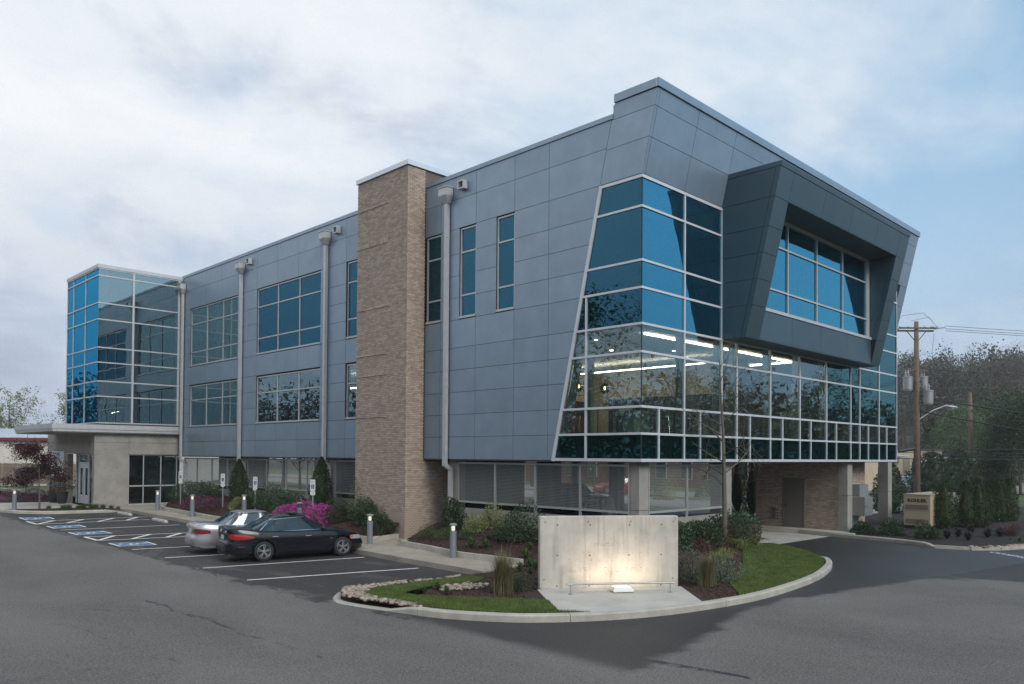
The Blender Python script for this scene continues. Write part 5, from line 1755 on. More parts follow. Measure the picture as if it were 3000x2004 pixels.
# ------------------------------------------------------------------ cars
def lerp_t(tab, x):
    return float(np.interp(x, [p[0] for p in tab], [p[1] for p in tab]))
def make_car(name, label, loc, rz, sc, sp):
    t = thing(name, label, sp.get('cat', 'car'), loc, rz)
    t.scale = (sc, sc, sc)
    L, W = sp['L'], sp['W']
    wb0, wb1, wr = sp['axles'][0], sp['axles'][1], sp['wr']
    hw = W / 2
    n = sp.get('n', 4.2)
    a_, xc = L / 2, 0.0
    ph = np.linspace(0, 2 * np.pi, 4001)
    ne = np.where(np.cos(ph) < 0, sp.get('nr', n), n)
    cx = np.sign(np.cos(ph)) * np.abs(np.cos(ph)) ** (2 / ne) * a_
    cy = np.sign(np.sin(ph)) * np.abs(np.sin(ph)) ** (2 / ne) * hw
    tp = np.interp(cx, [-a_, -a_ * .6, a_ * .5, a_], sp.get('taper', [0.95, 1, 1, 0.9]))
    cy = cy * tp
    cx, cy = np.roll(cx[:-1], -2000), np.roll(cy[:-1], -2000)       # start at the rear centre
    cy = -cy                                                        # then up the left (+y) side
    cx, cy = np.append(cx, cx[0]), np.append(cy, cy[0])
    s = np.r_[0, np.cumsum(np.hypot(np.diff(cx), np.diff(cy)))]
    NS = 280
    ss = np.linspace(0, s[-1], NS + 1)
    ox, oy = np.interp(ss, s, cx)[:-1], np.interp(ss, s, cy)[:-1]
    if oy[10] < 0:
        oy = -oy
    tx, ty = np.roll(ox, -1) - np.roll(ox, 1), np.roll(oy, -1) - np.roll(oy, 1)
    ln = np.hypot(tx, ty)
    nx_, ny_ = ty / ln, -tx / ln
    sgn = np.sign(nx_ * ox / a_ ** 2 + ny_ * oy / hw ** 2 + 1e-9)
    nx_, ny_ = nx_ * sgn, ny_ * sgn
    wrear, wfront = np.clip(-nx_, 0, 1) ** 2, np.clip(nx_, 0, 1) ** 2
    wside = 1 - wrear - wfront
    T = [0, .05, .12, .25, .36, .46, .56, .68, .8, .9, .96, 1.0]
    rows = sp['rows']                                              # (t, side, rear, front)
    tt = [r[0] for r in rows]
    def ztop(x):
        return np.interp(x, [p[0] for p in sp['ztop']], [p[1] for p in sp['ztop']])
    zsill = np.interp(ox, [-a_, -a_ + .35, a_ - .35, a_], [sp.get('zr', .30), .2, .19, .22])
    zlo = zsill.copy()
    Ra = wr + 0.055
    for xw in (wb0, wb1):
        d = np.abs(ox - xw)
        k = (d < Ra) & (np.abs(oy) > hw * .75)
        zlo[k] = np.maximum(zlo[k], wr + np.sqrt(np.maximum(Ra ** 2 - d[k] ** 2, 0)))
    def body(i, tv, off=0.0):
        i0 = int(math.floor(i)) % NS
        i1 = (i0 + 1) % NS
        f = i - math.floor(i)
        mixv = lambda A: A[i0] * (1 - f) + A[i1] * f
        x, y, zb_, nX, nY = mixv(ox), mixv(oy), mixv(zlo if off == 0 else zsill), mixv(nx_), mixv(ny_)
        ws, wr_, wf = mixv(wside), mixv(wrear), mixv(wfront)
        z = zb_ + tv * (ztop(x) - zb_)
        tg = (z - .2) / max(ztop(x) - .2, .1)
        ins = ws * np.interp(tg, tt, [r[1] for r in rows]) + wr_ * np.interp(tg, tt, [r[2] for r in rows]) + wf * np.interp(tg, tt, [r[3] for r in rows])
        return Vector((x - nX * (ins - off), y - nY * (ins - off), z))
    V, F = [], []
    K = len(T)
    for i in range(NS):
        for tv in T:
            V.append(tuple(body(i, tv)))
    for i in range(NS):
        j = (i + 1) % NS
        for k in range(K - 1):
            F.append((i * K + k, j * K + k, j * K + k + 1, i * K + k + 1))
    # decks (bonnet, boot) from side to side
    Mn = 9
    hN = NS // 2
    idx = {}
    for i in range(1, hN):
        p, q = Vector(V[i * K + K - 1]), Vector(V[(NS - i) * K + K - 1])
        for j in range(1, Mn):
            u = j / Mn
            c = p.lerp(q, u)
            c.z += sp.get('crown', .05) * (1 - (2 * u - 1) ** 2) ** .7 * min(1, abs(p.y) / (hw * .6))
            idx[(i, j)] = len(V)
            V.append(tuple(c))
        idx[(i, 0)] = i * K + K - 1
        idx[(i, Mn)] = (NS - i) * K + K - 1
    for i in range(1, hN - 1):
        for j in range(Mn):
            F.append((idx[(i, j)], idx[(i + 1, j)], idx[(i + 1, j + 1)], idx[(i, j + 1)]))
    for e in (1, hN - 1):
        c = (0 if e == 1 else hN) * K + K - 1
        for j in range(Mn):
            F.append((c, idx[(e, j)], idx[(e, j + 1)]))
    mb = MB(); mb.raw(V, F)
    me = mb.mesh('body', sp['paint'], True)
    bm = bmesh.new(); bm.from_mesh(me); bmesh.ops.recalc_face_normals(bm, faces=bm.faces[:]); bm.to_mesh(me); bm.free()
    bd = put('body', me, t, world=False)
    # cabin
    cb = sp['cabin']
    U = [0, .15, .3, .45, .6, .75, .85, .92, .97, 1.0]
    def ring(u):
        g = np.interp(u, [0, .85, .92, .97, 1], [0, .93, .975, .995, 1.0])
        z = cb['z0'] + (cb['z1'] - cb['z0']) * g
        h = min(u / .85, 1) if u <= .85 else 1
        ex = np.interp(u, [0, .85, .92, .97, 1], [0, 0, .05, .14, .26])
        xr = cb['xr0'] + (cb['xr1'] - cb['xr0']) * h ** .85 + ex
        xf = cb['xf0'] + (cb['xf1'] - cb['xf0']) * h ** .85 - ex
        b = cb['b0'] + (cb['b1'] - cb['b0']) * h - ex * .55
        return z, (xr + xf) / 2, (xf - xr) / 2, b
    nc = 5.0
    def side_y(u, x):
        z, xcn, a, b = ring(u)
        return b * max(0, 1 - min(1, abs((x - xcn) / a)) ** nc) ** (1 / nc), z
    def end_x(u, y, s_):
        z, xcn, a, b = ring(u)
        return xcn + s_ * a * max(0, 1 - min(1, abs(y / b)) ** nc) ** (1 / nc), z
    NR = 120
    V, F = [], []
    for u in U:
        z, xcn, a, b = ring(u)
        ph = np.linspace(0, 2 * np.pi, 2001)
        X = np.sign(np.cos(ph)) * np.abs(np.cos(ph)) ** (2 / nc) * a
        Y = np.sign(np.sin(ph)) * np.abs(np.sin(ph)) ** (2 / nc) * b
        X, Y = np.roll(X[:-1], 1000), np.roll(Y[:-1], 1000)
        q = np.r_[0, np.cumsum(np.hypot(np.diff(np.append(X, X[0])), np.diff(np.append(Y, Y[0]))))]
        qs = np.linspace(0, q[-1], NR + 1)[:-1]
        X, Y = np.interp(qs, q, np.append(X, X[0])) + xcn, np.interp(qs, q, np.append(Y, Y[0]))
        V += [(x, y, z) for x, y in zip(X, Y)]
    for r in range(len(U) - 1):
        for i in range(NR):
            j = (i + 1) % NR
            F.append((r * NR + i, r * NR + j, (r + 1) * NR + j, (r + 1) * NR + i))
    top = (len(U) - 1) * NR
    hN2 = NR // 2
    idx = {}
    for i in range(1, hN2):
        p, q = Vector(V[top + i]), Vector(V[top + NR - i])
        for j in range(1, 6):
            c = p.lerp(q, j / 6)
            c.z += .018 * (1 - (j / 3 - 1) ** 2)
            idx[(i, j)] = len(V); V.append(tuple(c))
        idx[(i, 0)], idx[(i, 6)] = top + i, top + NR - i
    for i in range(1, hN2 - 1):
        for j in range(6):
            F.append((idx[(i, j)], idx[(i + 1, j)], idx[(i + 1, j + 1)], idx[(i, j + 1)]))
    for e in (1, hN2 - 1):
        c = top + (0 if e == 1 else hN2)
        for j in range(6):
            F.append((c, idx[(e, j)], idx[(e, j + 1)]))
    # openings: drop the cabin faces that lie where glass goes
    wins = sp['wins']
    def in_win(c):
        u = None
        g = (c.z - cb['z0']) / (cb['z1'] - cb['z0'])
        u = float(np.interp(g, [0, .93, .975, .995, 1], [0, .85, .92, .97, 1]))
        z, xcn, a, b = ring(min(u, 1))
        if .03 < u < .84:
            if abs(c.y) > b * .90:
                for (xa0, xa1, xb0, xb1, u0, u1) in wins:
                    if u0 < u < u1:
                        v = (u - u0) / (u1 - u0)
                        if xa0 + (xa1 - xa0) * v + .03 < c.x < xb0 + (xb1 - xb0) * v - .03:
                            return True
            elif abs(c.y) < b * .80 and (c.x < xcn - a * .8 or c.x > xcn + a * .8) and .08 < u < .82:
                return True
        return False
    Vv = [Vector(v) for v in V]
    F2 = [f for f in F if not in_win(sum((Vv[i] for i in f), Vector()) / len(f))]
    mb = MB(); mb.raw(V, F2)
    me = mb.mesh('cabin', sp['paint'], True)
    bm = bmesh.new(); bm.from_mesh(me); bmesh.ops.recalc_face_normals(bm, faces=bm.faces[:]); bm.to_mesh(me); bm.free()
    put('cabin', me, t, world=False)
    def patch(name, fn, nu, nv, m, par=t):
        V = [tuple(fn(i / nu, j / nv)) for i in range(nu + 1) for j in range(nv + 1)]
        F = [(i * (nv + 1) + j, (i + 1) * (nv + 1) + j, (i + 1) * (nv + 1) + j + 1, i * (nv + 1) + j + 1) for i in range(nu) for j in range(nv)]
        q = MB(); q.raw(V, F)
        return q.build(name, m, par, smooth=True, world=False)
    for s_ in (1, -1):
        for (xa0, xa1, xb0, xb1, u0, u1) in wins:
            def fn(v, h):
                u = u0 + (u1 - u0) * v
                xa = xa0 + (xa1 - xa0) * v + sp.get('bow', 0) * 0
                xb = xb0 + (xb1 - xb0) * v
                x = xa + (xb - xa) * h
                y, z = side_y(u, x)
                return (x, s_ * (y + .004), z)
            patch('side_window', fn, 6, 10, sp['glass'])
        # trim round the side glass
        lo = [w_ for w_ in wins]
        path = []
        w0, w1 = lo[0], lo[-1]
        for v in np.linspace(0, 1, 6):
            u = w0[4] + (w0[5] - w0[4]) * v; x = w0[0] + (w0[1] - w0[0]) * v - .02
            y, z = side_y(u, x); path.append((x, s_ * (y + .006), z))
        for v in np.linspace(0, 1, 14):
            x = w0[1] + (w1[3] - w0[1]) * v
            u = w0[5] + (w1[5] - w0[5]) * v + .015
            y, z = side_y(u, x); path.append((x, s_ * (y + .006), z))
        for v in np.linspace(1, 0, 6):
            u = w1[4] + (w1[5] - w1[4]) * v; x = w1[2] + (w1[3] - w1[2]) * v + .02
            y, z = side_y(u, x); path.append((x, s_ * (y + .006), z))
        for v in np.linspace(0, 1, 14):
            x = w1[2] + (w0[0] - w1[2]) * v
            y, z = side_y(w1[4] - .01 + (w0[4] - w1[4]) * v, x); path.append((x, s_ * (y + .007), z))
        mb = MB(); mb.tube(path, sp.get('trim_r', .009), 5); mb.build('window_trim', sp['trim'], t, world=False)
    for s_, nm in ((-1, 'rear_window'), (1, 'windscreen')):
        def fn(v, h):
            u = .06 + .775 * v
            z, xcn, a, b = ring(u)
            y = (2 * h - 1) * b * .86
            x, z = end_x(u, y, s_)
            return (x + s_ * .004, y, z + .002)
        patch(nm, fn, 8, 14, sp['glass'])
        rim = [fn(0, h) for h in np.linspace(0, 1, 8)] + [fn(v, 1) for v in np.linspace(0, 1, 6)] + [fn(1, h) for h in np.linspace(1, 0, 8)] + [fn(v, 0) for v in np.linspace(1, 0, 6)]
        mb = MB(); mb.tube(rim, .012, 5); mb.build('window_seal', M['black'], t, world=False)
    # underbody and cabin floor
    mb = MB()
    mb.box(-a_ + .35, a_ - .35, -hw + .26, hw - .26, .17, .62)
    mb.box(-a_ + .1, a_ - .1, -hw + .45, hw - .45, .22, .40)
    mb.box(wb0 + .5, wb1 - .5, -hw + .06, hw - .06, .19, .5)
    mb.build('underbody', M['black'], t, world=False)
    mb = MB()
    xm = (cb['xr0'] + cb['xf0']) / 2
    for sx, sy in ((xm + .25, .36), (xm + .25, -.36), (xm - .45, .36), (xm - .45, -.36)):
        mb.obox((sx - .10, sy, cb['z0'] - .05), (.07, 0, .0), (0, .23, 0), (-.05, 0, .25))
        mb.obox((sx - .15, sy, cb['z0'] + .25), (.045, 0, 0), (0, .11, 0), (-.01, 0, .07))
    mb.box(xm + .85, xm + 1.25, -.62, .62, cb['z0'] - .15, cb['z0'] + .06)
    mb.build('seat', M['seat'], t, world=False)
    # wheels
    for xw in (wb0, wb1):
        for s_ in (1, -1):
            wh = bpy.data.objects.new('wheel', None)
            C.objects.link(wh); wh.parent = t
            yo = s_ * (hw - .012)
            mb = MB(); tw = .20
            pr = [(wr * .66, 0), (wr * .90, 0.0), (wr * .975, -.018), (wr, -.05), (wr, -tw + .05), (wr * .97, -tw + .015), (wr * .7, -tw)]
            mb.lathe([(r, s_ * q) for r, q in pr], 40, (xw, yo, wr), axis='y', cap=False)
            me = mb.mesh('tyre', M['rubber'], True)
            bm = bmesh.new(); bm.from_mesh(me); bmesh.ops.recalc_face_normals(bm, faces=bm.faces[:]); bm.to_mesh(me); bm.free()
            put('tyre', me, wh, world=False)
            mb = MB()
            rr = wr * .69
            mb.lathe([(rr, s_ * .0), (rr * .97, s_ * .006), (rr * .91, s_ * -.012), (rr * .90, s_ * -.10)], 40, (xw, yo, wr), axis='y', cap=False)
            ns = sp.get('spokes', 5)
            for k in range(ns):
                for dq in ((-.16, .16) if sp.get('twin', True) else (0,)):
                    q0 = 2 * math.pi * k / ns + .3
                    q1 = q0 + dq
                    p0 = Vector((xw + .05 * math.cos(q0 + dq * .8), yo - s_ * .012, wr + .05 * math.sin(q0 + dq * .8)))
                    p1 = Vector((xw + rr * .93 * math.cos(q1), yo - s_ * .008, wr + rr * .93 * math.sin(q1)))
                    mb.beam(p0, p1, sp.get('spw', .026), .03, up=(0, 1, 0))
            mb.lathe([(.0, s_ * .004), (.045, s_ * .0), (.062, s_ * -.02)], 16, (xw, yo, wr), axis='y', cap=False)
            mb.build('rim', M['alloy'], wh, world=False)
            mb = MB()
            mb.lathe([(0, s_ * -.075), (rr * .9, s_ * -.07)], 24, (xw, yo, wr), axis='y', cap=False)
            mb.build('brake_disc', M['black'], wh, world=False)
    # lamps: patches that follow the body
    def bodypatch(name, i0, i1, lo_, hi_, m, off=.006, both=True, nu=14):
        for mir in ((1, -1) if both else (1,)):
            def fn(u, v):
                i = i0 + (i1 - i0) * u
                l_ = np.interp(u, np.linspace(0, 1, len(lo_)), lo_); h_ = np.interp(u, np.linspace(0, 1, len(hi_)), hi_)
                p = body(i, l_ + (h_ - l_) * v, off)
                return (p.x, mir * p.y, p.z)
            patch(name, fn, nu, 4, m)
    for a in sp['patches']:
        nm = {M['tail']: 'tail_lamp', M['tail_dark']: 'tail_lamp', M['lens']: 'headlight', M['amber']: 'side_marker', M['chrome']: 'chrome_strip'}.get(a[4], 'bumper_trim')
        bodypatch(nm, *a[:4], m=a[4], off=a[5] if len(a) > 5 else .006)
    # door seams, handles, mirrors
    for s_ in (1, -1):
        for pl in sp['seams']:
            pts = []
            for x, tv in pl:
                k = np.argmin(np.abs(ox[:hN] - x))
                k0 = k - 1 if ox[k] > x else k
                f = (x - ox[k0]) / (ox[k0 + 1] - ox[k0] + 1e-9)
                p = body(k0 + f, tv, .0005)
                pts.append((p.x, s_ * p.y, p.z))
            mb = MB(); mb.tube(pts, .0045, 4); mb.build('seam', M['black'], t, world=False)
        for x, tv in sp['handles']:
            k = np.argmin(np.abs(ox[:hN] - x)); p = body(k, tv, .014)
            mb = MB(); mb.tube([(p.x - .10, s_ * (p.y - .012), p.z), (p.x - .08, s_ * p.y, p.z), (p.x + .08, s_ * p.y, p.z), (p.x + .10, s_ * (p.y - .012), p.z)], .013, 6); mb.build('door_handle', sp['handle_m'], t, world=False)
        xm_ = cb['xf0'] - .42
        y_, z_ = side_y(.12, xm_)
        mb = MB()
        mb.lathe([(0.0, -.07), (.06, -.055), (.085, 0), (.07, .06), (0, .085)], 12, (0, 0, 0), axis='x', cap=False)
        o = put('mirror', mb.mesh('mirror', sp['paint'], True), t, loc=(xm_, s_ * (y_ + .13), z_ + .02), scale=(1.0, 1.35, 0.85), world=False)
    # number plate and bumper details at the rear
    p = body(0, sp['plate_t'], .012)
    mb = MB(); mb.obox((p.x, 0, p.z), (.006, 0, 0), (0, .16, 0), (.012, 0, .08)); mb.build('number_plate', M['plate'], t, world=False)
    mb = MB()
    for s_ in ((-1, 1) if sp.get('twin_ex') else (-1,)):
        mb.lathe([(.035, -.0), (.038, .12)], 10, (-a_ + .10, s_ * .55, .25), axis='x')
    mb.build('exhaust', M['galv'], t, world=False)
    return t, body, ring, end_x, patch
rows_b = [(0, .05, .10, .12), (.10, .015, .03, .05), (.25, 0, 0, 0), (.40, .006, .0, .0), (.50, .012, .025, .02), (.56, .010, .085, .05), (.72, .006, .075, .08), (.86, .03, .055, .11), (.94, .055, .035, .16), (1, .085, .05, .24)]
black = dict(L=4.88, W=1.84, axles=(-1.30, 1.44), wr=.330, n=4.0, nr=6.0, taper=[.93, 1, 1, .88], zr=.30, rows=rows_b, ztop=[(-2.4, 1.10), (-2.1, 1.09), (-1.3, .985), (-.6, .96), (.6, .94), (1.3, .91), (2.0, .80), (2.4, .70)],
    paint=M['car_black'], glass=M['car_glass_dark'], trim=M['chrome'], trim_r=.015, handle_m=M['chrome'], crown=.045, twin_ex=True,
    cabin=dict(z0=.90, z1=1.45, xr0=-1.98, xr1=-.86, xf0=1.18, xf1=.22, b0=.80, b1=.60),
    wins=[(-1.42, -.98, -1.02, -.84, .10, .70), (-.98, -.80, -.12, -.12, .10, .82), (-.04, -.06, .96, .30, .10, .82)],
    patches=[(13, 34, [.60, .58, .62, .70], [.78, .80, .80, .75], M['tail']), (0, 12, [.80, .80], [.83, .83], M['chrome'], .012), (0, 11, [.52, .52], [.80, .80], M['black'], .003), (0, 11, [.50, .50], [.52, .52], M['chrome'], .010),
             (22, 27, [.32, .34], [.36, .37], M['tail_dark'], .004), (113, 127, [.60, .62, .66], [.80, .86, .90], M['lens']), (112, 115, [.62, .66], [.78, .80], M['amber'], .007), (127, 140, [.30, .30], [.72, .72], M['black'], .004), (0, 30, [0, 0], [.10, .06], M['black'], .004)],
    seams=[[(-.62, .05), (-.66, .4), (-1.0, .72), (-1.1, 1.0)], [(-.08, .05), (-.08, 1.0)], [(1.0, .05), (1.06, .5), (.98, 1.0)], [(-1.62, .62), (-1.30, .62), (-1.30, .86), (-1.62, .86), (-1.62, .62)]],
    handles=[(-.92, .78), (.18, .77)], plate_t=.64)
CA = R(-9)
bt, bbody, *_ = make_car('parked_car', 'glossy black sedan with chrome window trim parked nearest the camera', (-5.76, 9.24, zl(8.5)), CA, 0.92, black)
# badges on the boot
bp_ = bbody(0, .90, .02)
mb = MB(); mb.tube([(bp_.x - .004, .07 * math.cos(k), bp_.z + .045 * math.sin(k)) for k in np.linspace(R(-60), R(240), 12)], .007, 5); mb.tube([(bp_.x - .004, -.025, bp_.z - .035), (bp_.x - .004, 0, bp_.z + .03), (bp_.x - .004, .025, bp_.z - .035)], .005, 5)
mb.build('emblem', M['chrome'], bt, world=False)
bq = bbody(0, .86, .03)
put('lettering', text_mesh('Q50', .085, M['chrome'], .004, .003), bt, loc=(bq.x - .01, -.52, bq.z + .01), rot=(R(80), 0, R(-90)), world=False)
put('lettering', text_mesh('2.0t', .05, M['chrome'], .003, .001), bt, loc=(1.0, -.925, .66), rot=(R(90), 0, 0), world=False)
# raised glass sunroof and aerial fin
mb = MB(); mb.obox((.05, 0, 1.485), (.26, 0, -.022), (0, .42, 0), (.001, 0, .010)); mb.build('sunroof', M['car_black'], bt, world=False)
mb = MB(); mb.raw([(-.86, -.02, 1.43), (-.86, .02, 1.43), (-.62, .02, 1.44), (-.62, -.02, 1.44), (-.84, 0, 1.49), (-.80, 0, 1.495)], [(0, 1, 4), (1, 2, 5, 4), (2, 3, 5), (3, 0, 4, 5)]); mb.build('aerial_fin', M['car_black'], bt, world=False)

rows_s = [(0, .06, .08, .1), (.10, .02, .02, .04), (.25, 0, 0, 0), (.46, .004, .0, .01), (.50, .012, .04, .03), (.55, .008, .075, .05), (.72, .004, .085, .08), (.86, .018, .09, .11), (.94, .045, .11, .16), (1, .08, .16, .24)]
silver = dict(L=4.85, W=1.80, axles=(-1.30, 1.40), wr=.32, n=4.4, nr=6.5, taper=[.95, 1, 1, .90], zr=.30, rows=rows_s, ztop=[(-2.4, 1.03), (-2.0, 1.05), (-1.3, .98), (-.6, .95), (.6, .92), (1.3, .89), (2.0, .80), (2.4, .70)],
    paint=M['car_silver'], glass=M['car_glass'], trim=M['black'], handle_m=M['car_silver'], crown=.045, spokes=7, twin=False, spw=.045,
    cabin=dict(z0=.90, z1=1.42, xr0=-1.75, xr1=-.90, xf0=1.10, xf1=.22, b0=.79, b1=.60),
    wins=[(-1.22, -.92, -.98, -.84, .10, .76), (-.95, -.80, -.12, -.12, .10, .82), (-.04, -.06, .92, .30, .10, .82)],
    patches=[(7, 28, [.57, .57, .58, .62], [.73, .79, .80, .74], M['tail_dark']), (9, 26, [.62, .62, .66], [.66, .67, .70], M['tail'], .009), (0, 6, [.56, .56], [.76, .76], M['galv'], .003), (113, 127, [.60, .62, .66], [.80, .86, .90], M['lens'])],
    seams=[[(-.62, .05), (-.66, .4), (-.95, .72), (-1.0, 1.0)], [(-.08, .05), (-.08, 1.0)], [(1.0, .05), (1.06, .5), (.98, 1.0)], [(-2.2, .50), (-1.7, .50), (-1.0, .50)]],
    handles=[(-.80, .80), (.18, .79)], plate_t=.64)
st, sbody, *_ = make_car('parked_car', 'silver four door sedan parked behind the black sedan', (-5.72, 11.70, zl(12)), R(-10), 0.92, silver)
sp_ = sbody(0, .86, .02)
mb = MB(); mb.tube([(sp_.x - .01, -.03, sp_.z + .03), (sp_.x - .01, -.02, sp_.z - .03)], .005, 5); mb.tube([(sp_.x - .01, .03, sp_.z + .03), (sp_.x - .01, .02, sp_.z - .03)], .005, 5); mb.tube([(sp_.x - .01, -.02, sp_.z), (sp_.x - .01, .02, sp_.z)], .005, 5)
mb.build('emblem', M['chrome'], st, world=False)
suv = dict(L=4.7, W=1.86, axles=(-1.3, 1.4), wr=.36, n=5, taper=[.96, 1, 1, .92], zr=.34, rows=rows_s, ztop=[(-2.4, 1.12), (-1.3, 1.05), (.6, 1.02), (1.3, 1.02), (2.0, .95), (2.4, .85)],
    paint=M['car_black'], glass=M['car_glass_dark'], trim=M['black'], handle_m=M['car_black'], crown=.045, cat='car',
    cabin=dict(z0=.98, z1=1.68, xr0=-2.2, xr1=-1.85, xf0=1.25, xf1=.45, b0=.83, b1=.66),
    wins=[(-1.98, -1.72, -1.15, -1.1, .10, .82), (-1.05, -1.0, -.12, -.12, .10, .82), (-.04, -.06, 1.05, .52, .10, .82)],
    patches=[(7, 28, [.67, .67, .68, .72], [.83, .89, .90, .84], M['tail_dark']), (113, 127, [.60, .62, .66], [.80, .86, .90], M['lens'])],
    seams=[[(-.08, .05), (-.08, 1.0)]], handles=[(-.80, .80), (.18, .79)], plate_t=.64)
make_car('parked_car', 'dark SUV seen through the wire screens under the building', (15.3, 15.5, zl(15.5) + .2), R(-88), 0.86, suv)
suv2 = dict(suv); suv2['paint'] = M['car_blue']; suv2['glass'] = M['car_glass']; suv2['handle_m'] = M['car_blue']
make_car('parked_car', 'pale blue SUV by the yellow posts in front of the cream building', (58.6, 12.6, -0.10), R(222), 0.95, suv2)

# ------------------------------------------------------------------ generator, cabinets
def oriented(t_, p):
    return p
gx = thing('generator', 'tan standby generator cabinet with dark grilles behind the clipped conifer', 'generator', (18.44, -0.84, 0.0), R(-90))
GW, GD, GH = 1.09, 3.55, 1.52          # local x runs along the face with lettering
mb = MB(); mb.box(.03, GW - .03, .03, GD, -0.02, .18); mb.build('base', M['black'], gx, world=False)
mb = MB(); mb.box(0, GW, 0.02, GD, .18, GH); mb.build('housing', M['beige'], gx, world=False)
mb = MB()
for z0, z1 in ((.185, .82), (.83, 1.53)):
    mb.box(.01, GW - .01, 0.0, .0195, z0, z1)
mb.build('front_panel', M['beige'], gx, world=False)
mb = MB(); mb.box(-.02, GW + .02, -.02, GD + .02, GH, GH + .03); mb.build('roof', M['beige'], gx, world=False)
for z0, z1 in ((.26, .46), (.88, 1.08)):
    gr = MB(); gr.box(.07, GW - .07, -.004, -.001, z0, z1); gr.build('grille', M['dark'], gx, world=False)
    gr = MB()
    for x in np.arange(.07, GW - .06, .036):
        gr.box(x, x + .009, -.010, -.005, z0, z1)
    for z in np.arange(z0, z1 + .01, .035):
        gr.box(.07, GW - .06, -.014, -.010, z, z + .008)
    gr.build('grille_bars', M['beige'], gx, world=False)
put('lettering', text_mesh('KOHLER.', .20, M['black'], .003, .008), gx, loc=(GW * .52, -.004, 1.27), rot=(R(90), 0, 0), world=False)
mb = MB(); mb.box(GW + .03, GW + .12, GD - .3, GD - .2, 1.30, 1.42); mb.box(GW, GW + .03, GD - .28, GD - .22, 1.36, 1.38); mb.build('work_lamp', M['white_plastic'], gx, world=False)
def cabinet(x0, x1, z0, z1, d, lab, m, dr=True):
    t = thing('electrical_cabinet', lab, 'electrical cabinet', ((x0 + x1) / 2, .8, z0))
    mb = MB(); mb.box(x0, x1, .89 - d, .89, z0, z1); mb.build('housing', m, t)
    mb = MB(); mb.box(x0 + .02, x1 - .02, .89 - d - .012, .89 - d - .001, z0 + .02, z1 - .02); dd_ = mb.build('door', m, t)
    mb = MB(); mb.lathe([(.03, 0), (.03, -.02)], 10, (x0 + .12, .89 - d - .012, (z0 + z1) / 2), axis='y'); mb.build('handle', M['black'], t)
    mb = MB()
    for x in (x0 + .3, x0 + .42, x0 + .55):
        mb.tube([(x, .82, z0), (x, .82, 0.0)], .03, 8)
    mb.build('conduit', M['galv'], t)
cabinet(17.05, 18.05, 0.62, 1.94, .35, 'tall light grey electrical cabinet on the brick end wall', M['cab_grey'])
cabinet(16.66, 17.58, 0.59, 1.41, .72, 'short dull grey electrical cabinet in front of the taller one', M['galv'])

# ------------------------------------------------------------------ wall sign at the entrance
t = thing('wall_sign', 'white wall sign with blue print beside the entrance door', 'sign', (EX, 38.8, 1.7))
mb = MB(); mb.box(EX - .09, EX - .004, 37.45, 40.25, 1.72, 3.2); mb.build('board', M['sign_white'], t)
def wsign(s_, size, y, z, m, off=.002):
    put('lettering', text_mesh(s_, size, m, .002, off), t, loc=(EX - .093 + 4.5 + (-4.5 - t.location.x), y - t.location.y, z - t.location.z), rot=(R(90), 0, R(-90)), world=False)
wsign('TSI', .55, 38.5, 2.85, M['sign_sky'], .02)
wsign('SOFTWARE', .34, 38.6, 2.16, M['sign_sky'], .012)
wsign('Better Business Solutions', .16, 38.7, 1.86, M['dark'], .004)
mb = MB(); mb.box(EX - .0945, EX - .0905, 37.75, 39.6, 1.985, 2.005); mb.build('rule', M['dark'], t)
# ------------------------------------------------------------------ plants
def unit(g, n):
    v = g.normal(size=(n, 3))
    return v / np.linalg.norm(v, axis=1)[:, None]
def leaf_quads(P, Nn, L, wd, g, droop=0.0):
    """one leaf-sized rhombus per point; Nn = outward direction the leaf leans along"""
    n = len(P)
    d = Nn + g.normal(size=(n, 3)) * 0.75
    d[:, 2] -= droop
    d /= np.linalg.norm(d, axis=1)[:, None]
    s = np.cross(d, unit(g, n))
    s /= np.linalg.norm(s, axis=1)[:, None] + 1e-9
    L = np.broadcast_to(L, (n,))[:, None]; wd = np.broadcast_to(wd, (n,))[:, None]
    V = np.zeros((n, 4, 3))
    V[:, 0] = P
    V[:, 1] = P + d * L * .5 + s * wd * .5
    V[:, 2] = P + d * L
    V[:, 3] = P + d * L * .5 - s * wd * .5
    return V.reshape(-1, 3), np.arange(n * 4).reshape(-1, 4)
def lump(g, amp=0.25, k=6):
    """a smooth random radius factor over directions"""
    D = unit(g, k); A = g.uniform(.3, 1, k)
    def f(v):
        q = np.zeros(len(v))
        for d, a in zip(D, A):
            q += a * np.exp(-(1 - v @ d) * 6)
        return 1 + amp * (q / A.mean() - .9)
    return f
def shrub_mesh(name, seed, rx, rz, n, L, wd, m, amp=.28, depth=.45, droop=0.0, k=9, pts=1.0):
    """dome of leaves, base at z = 0"""
    g = np.random.default_rng(seed)
    d = unit(g, n); d[:, 2] = np.abs(d[:, 2]) * 1.05 - 0.12
    d /= np.linalg.norm(d, axis=1)[:, None]
    f = lump(g, amp, k)(d)
    r = 1 - depth * g.random(n) ** 1.6
    P = d * np.array([rx, rx, rz]) * (f * r)[:, None]
    P[:, 2] = np.maximum(P[:, 2], 0.02)
    V, F = leaf_quads(P, d * np.array([1, 1, 1.2]), g.uniform(.7, 1.25, n) * L, g.uniform(.7, 1.2, n) * wd, g, droop)
    return np_mesh(name, V, F, m)
def core_mesh(rx, rz, m, sc=.62):
    mb = MB()
    mb.lathe([(rx * sc * math.cos(a), max(0, rz * sc * 1.05 * math.sin(a))) for a in np.linspace(0, math.pi / 2, 6)], 10)
    return mb.mesh('inner_leaves', m)
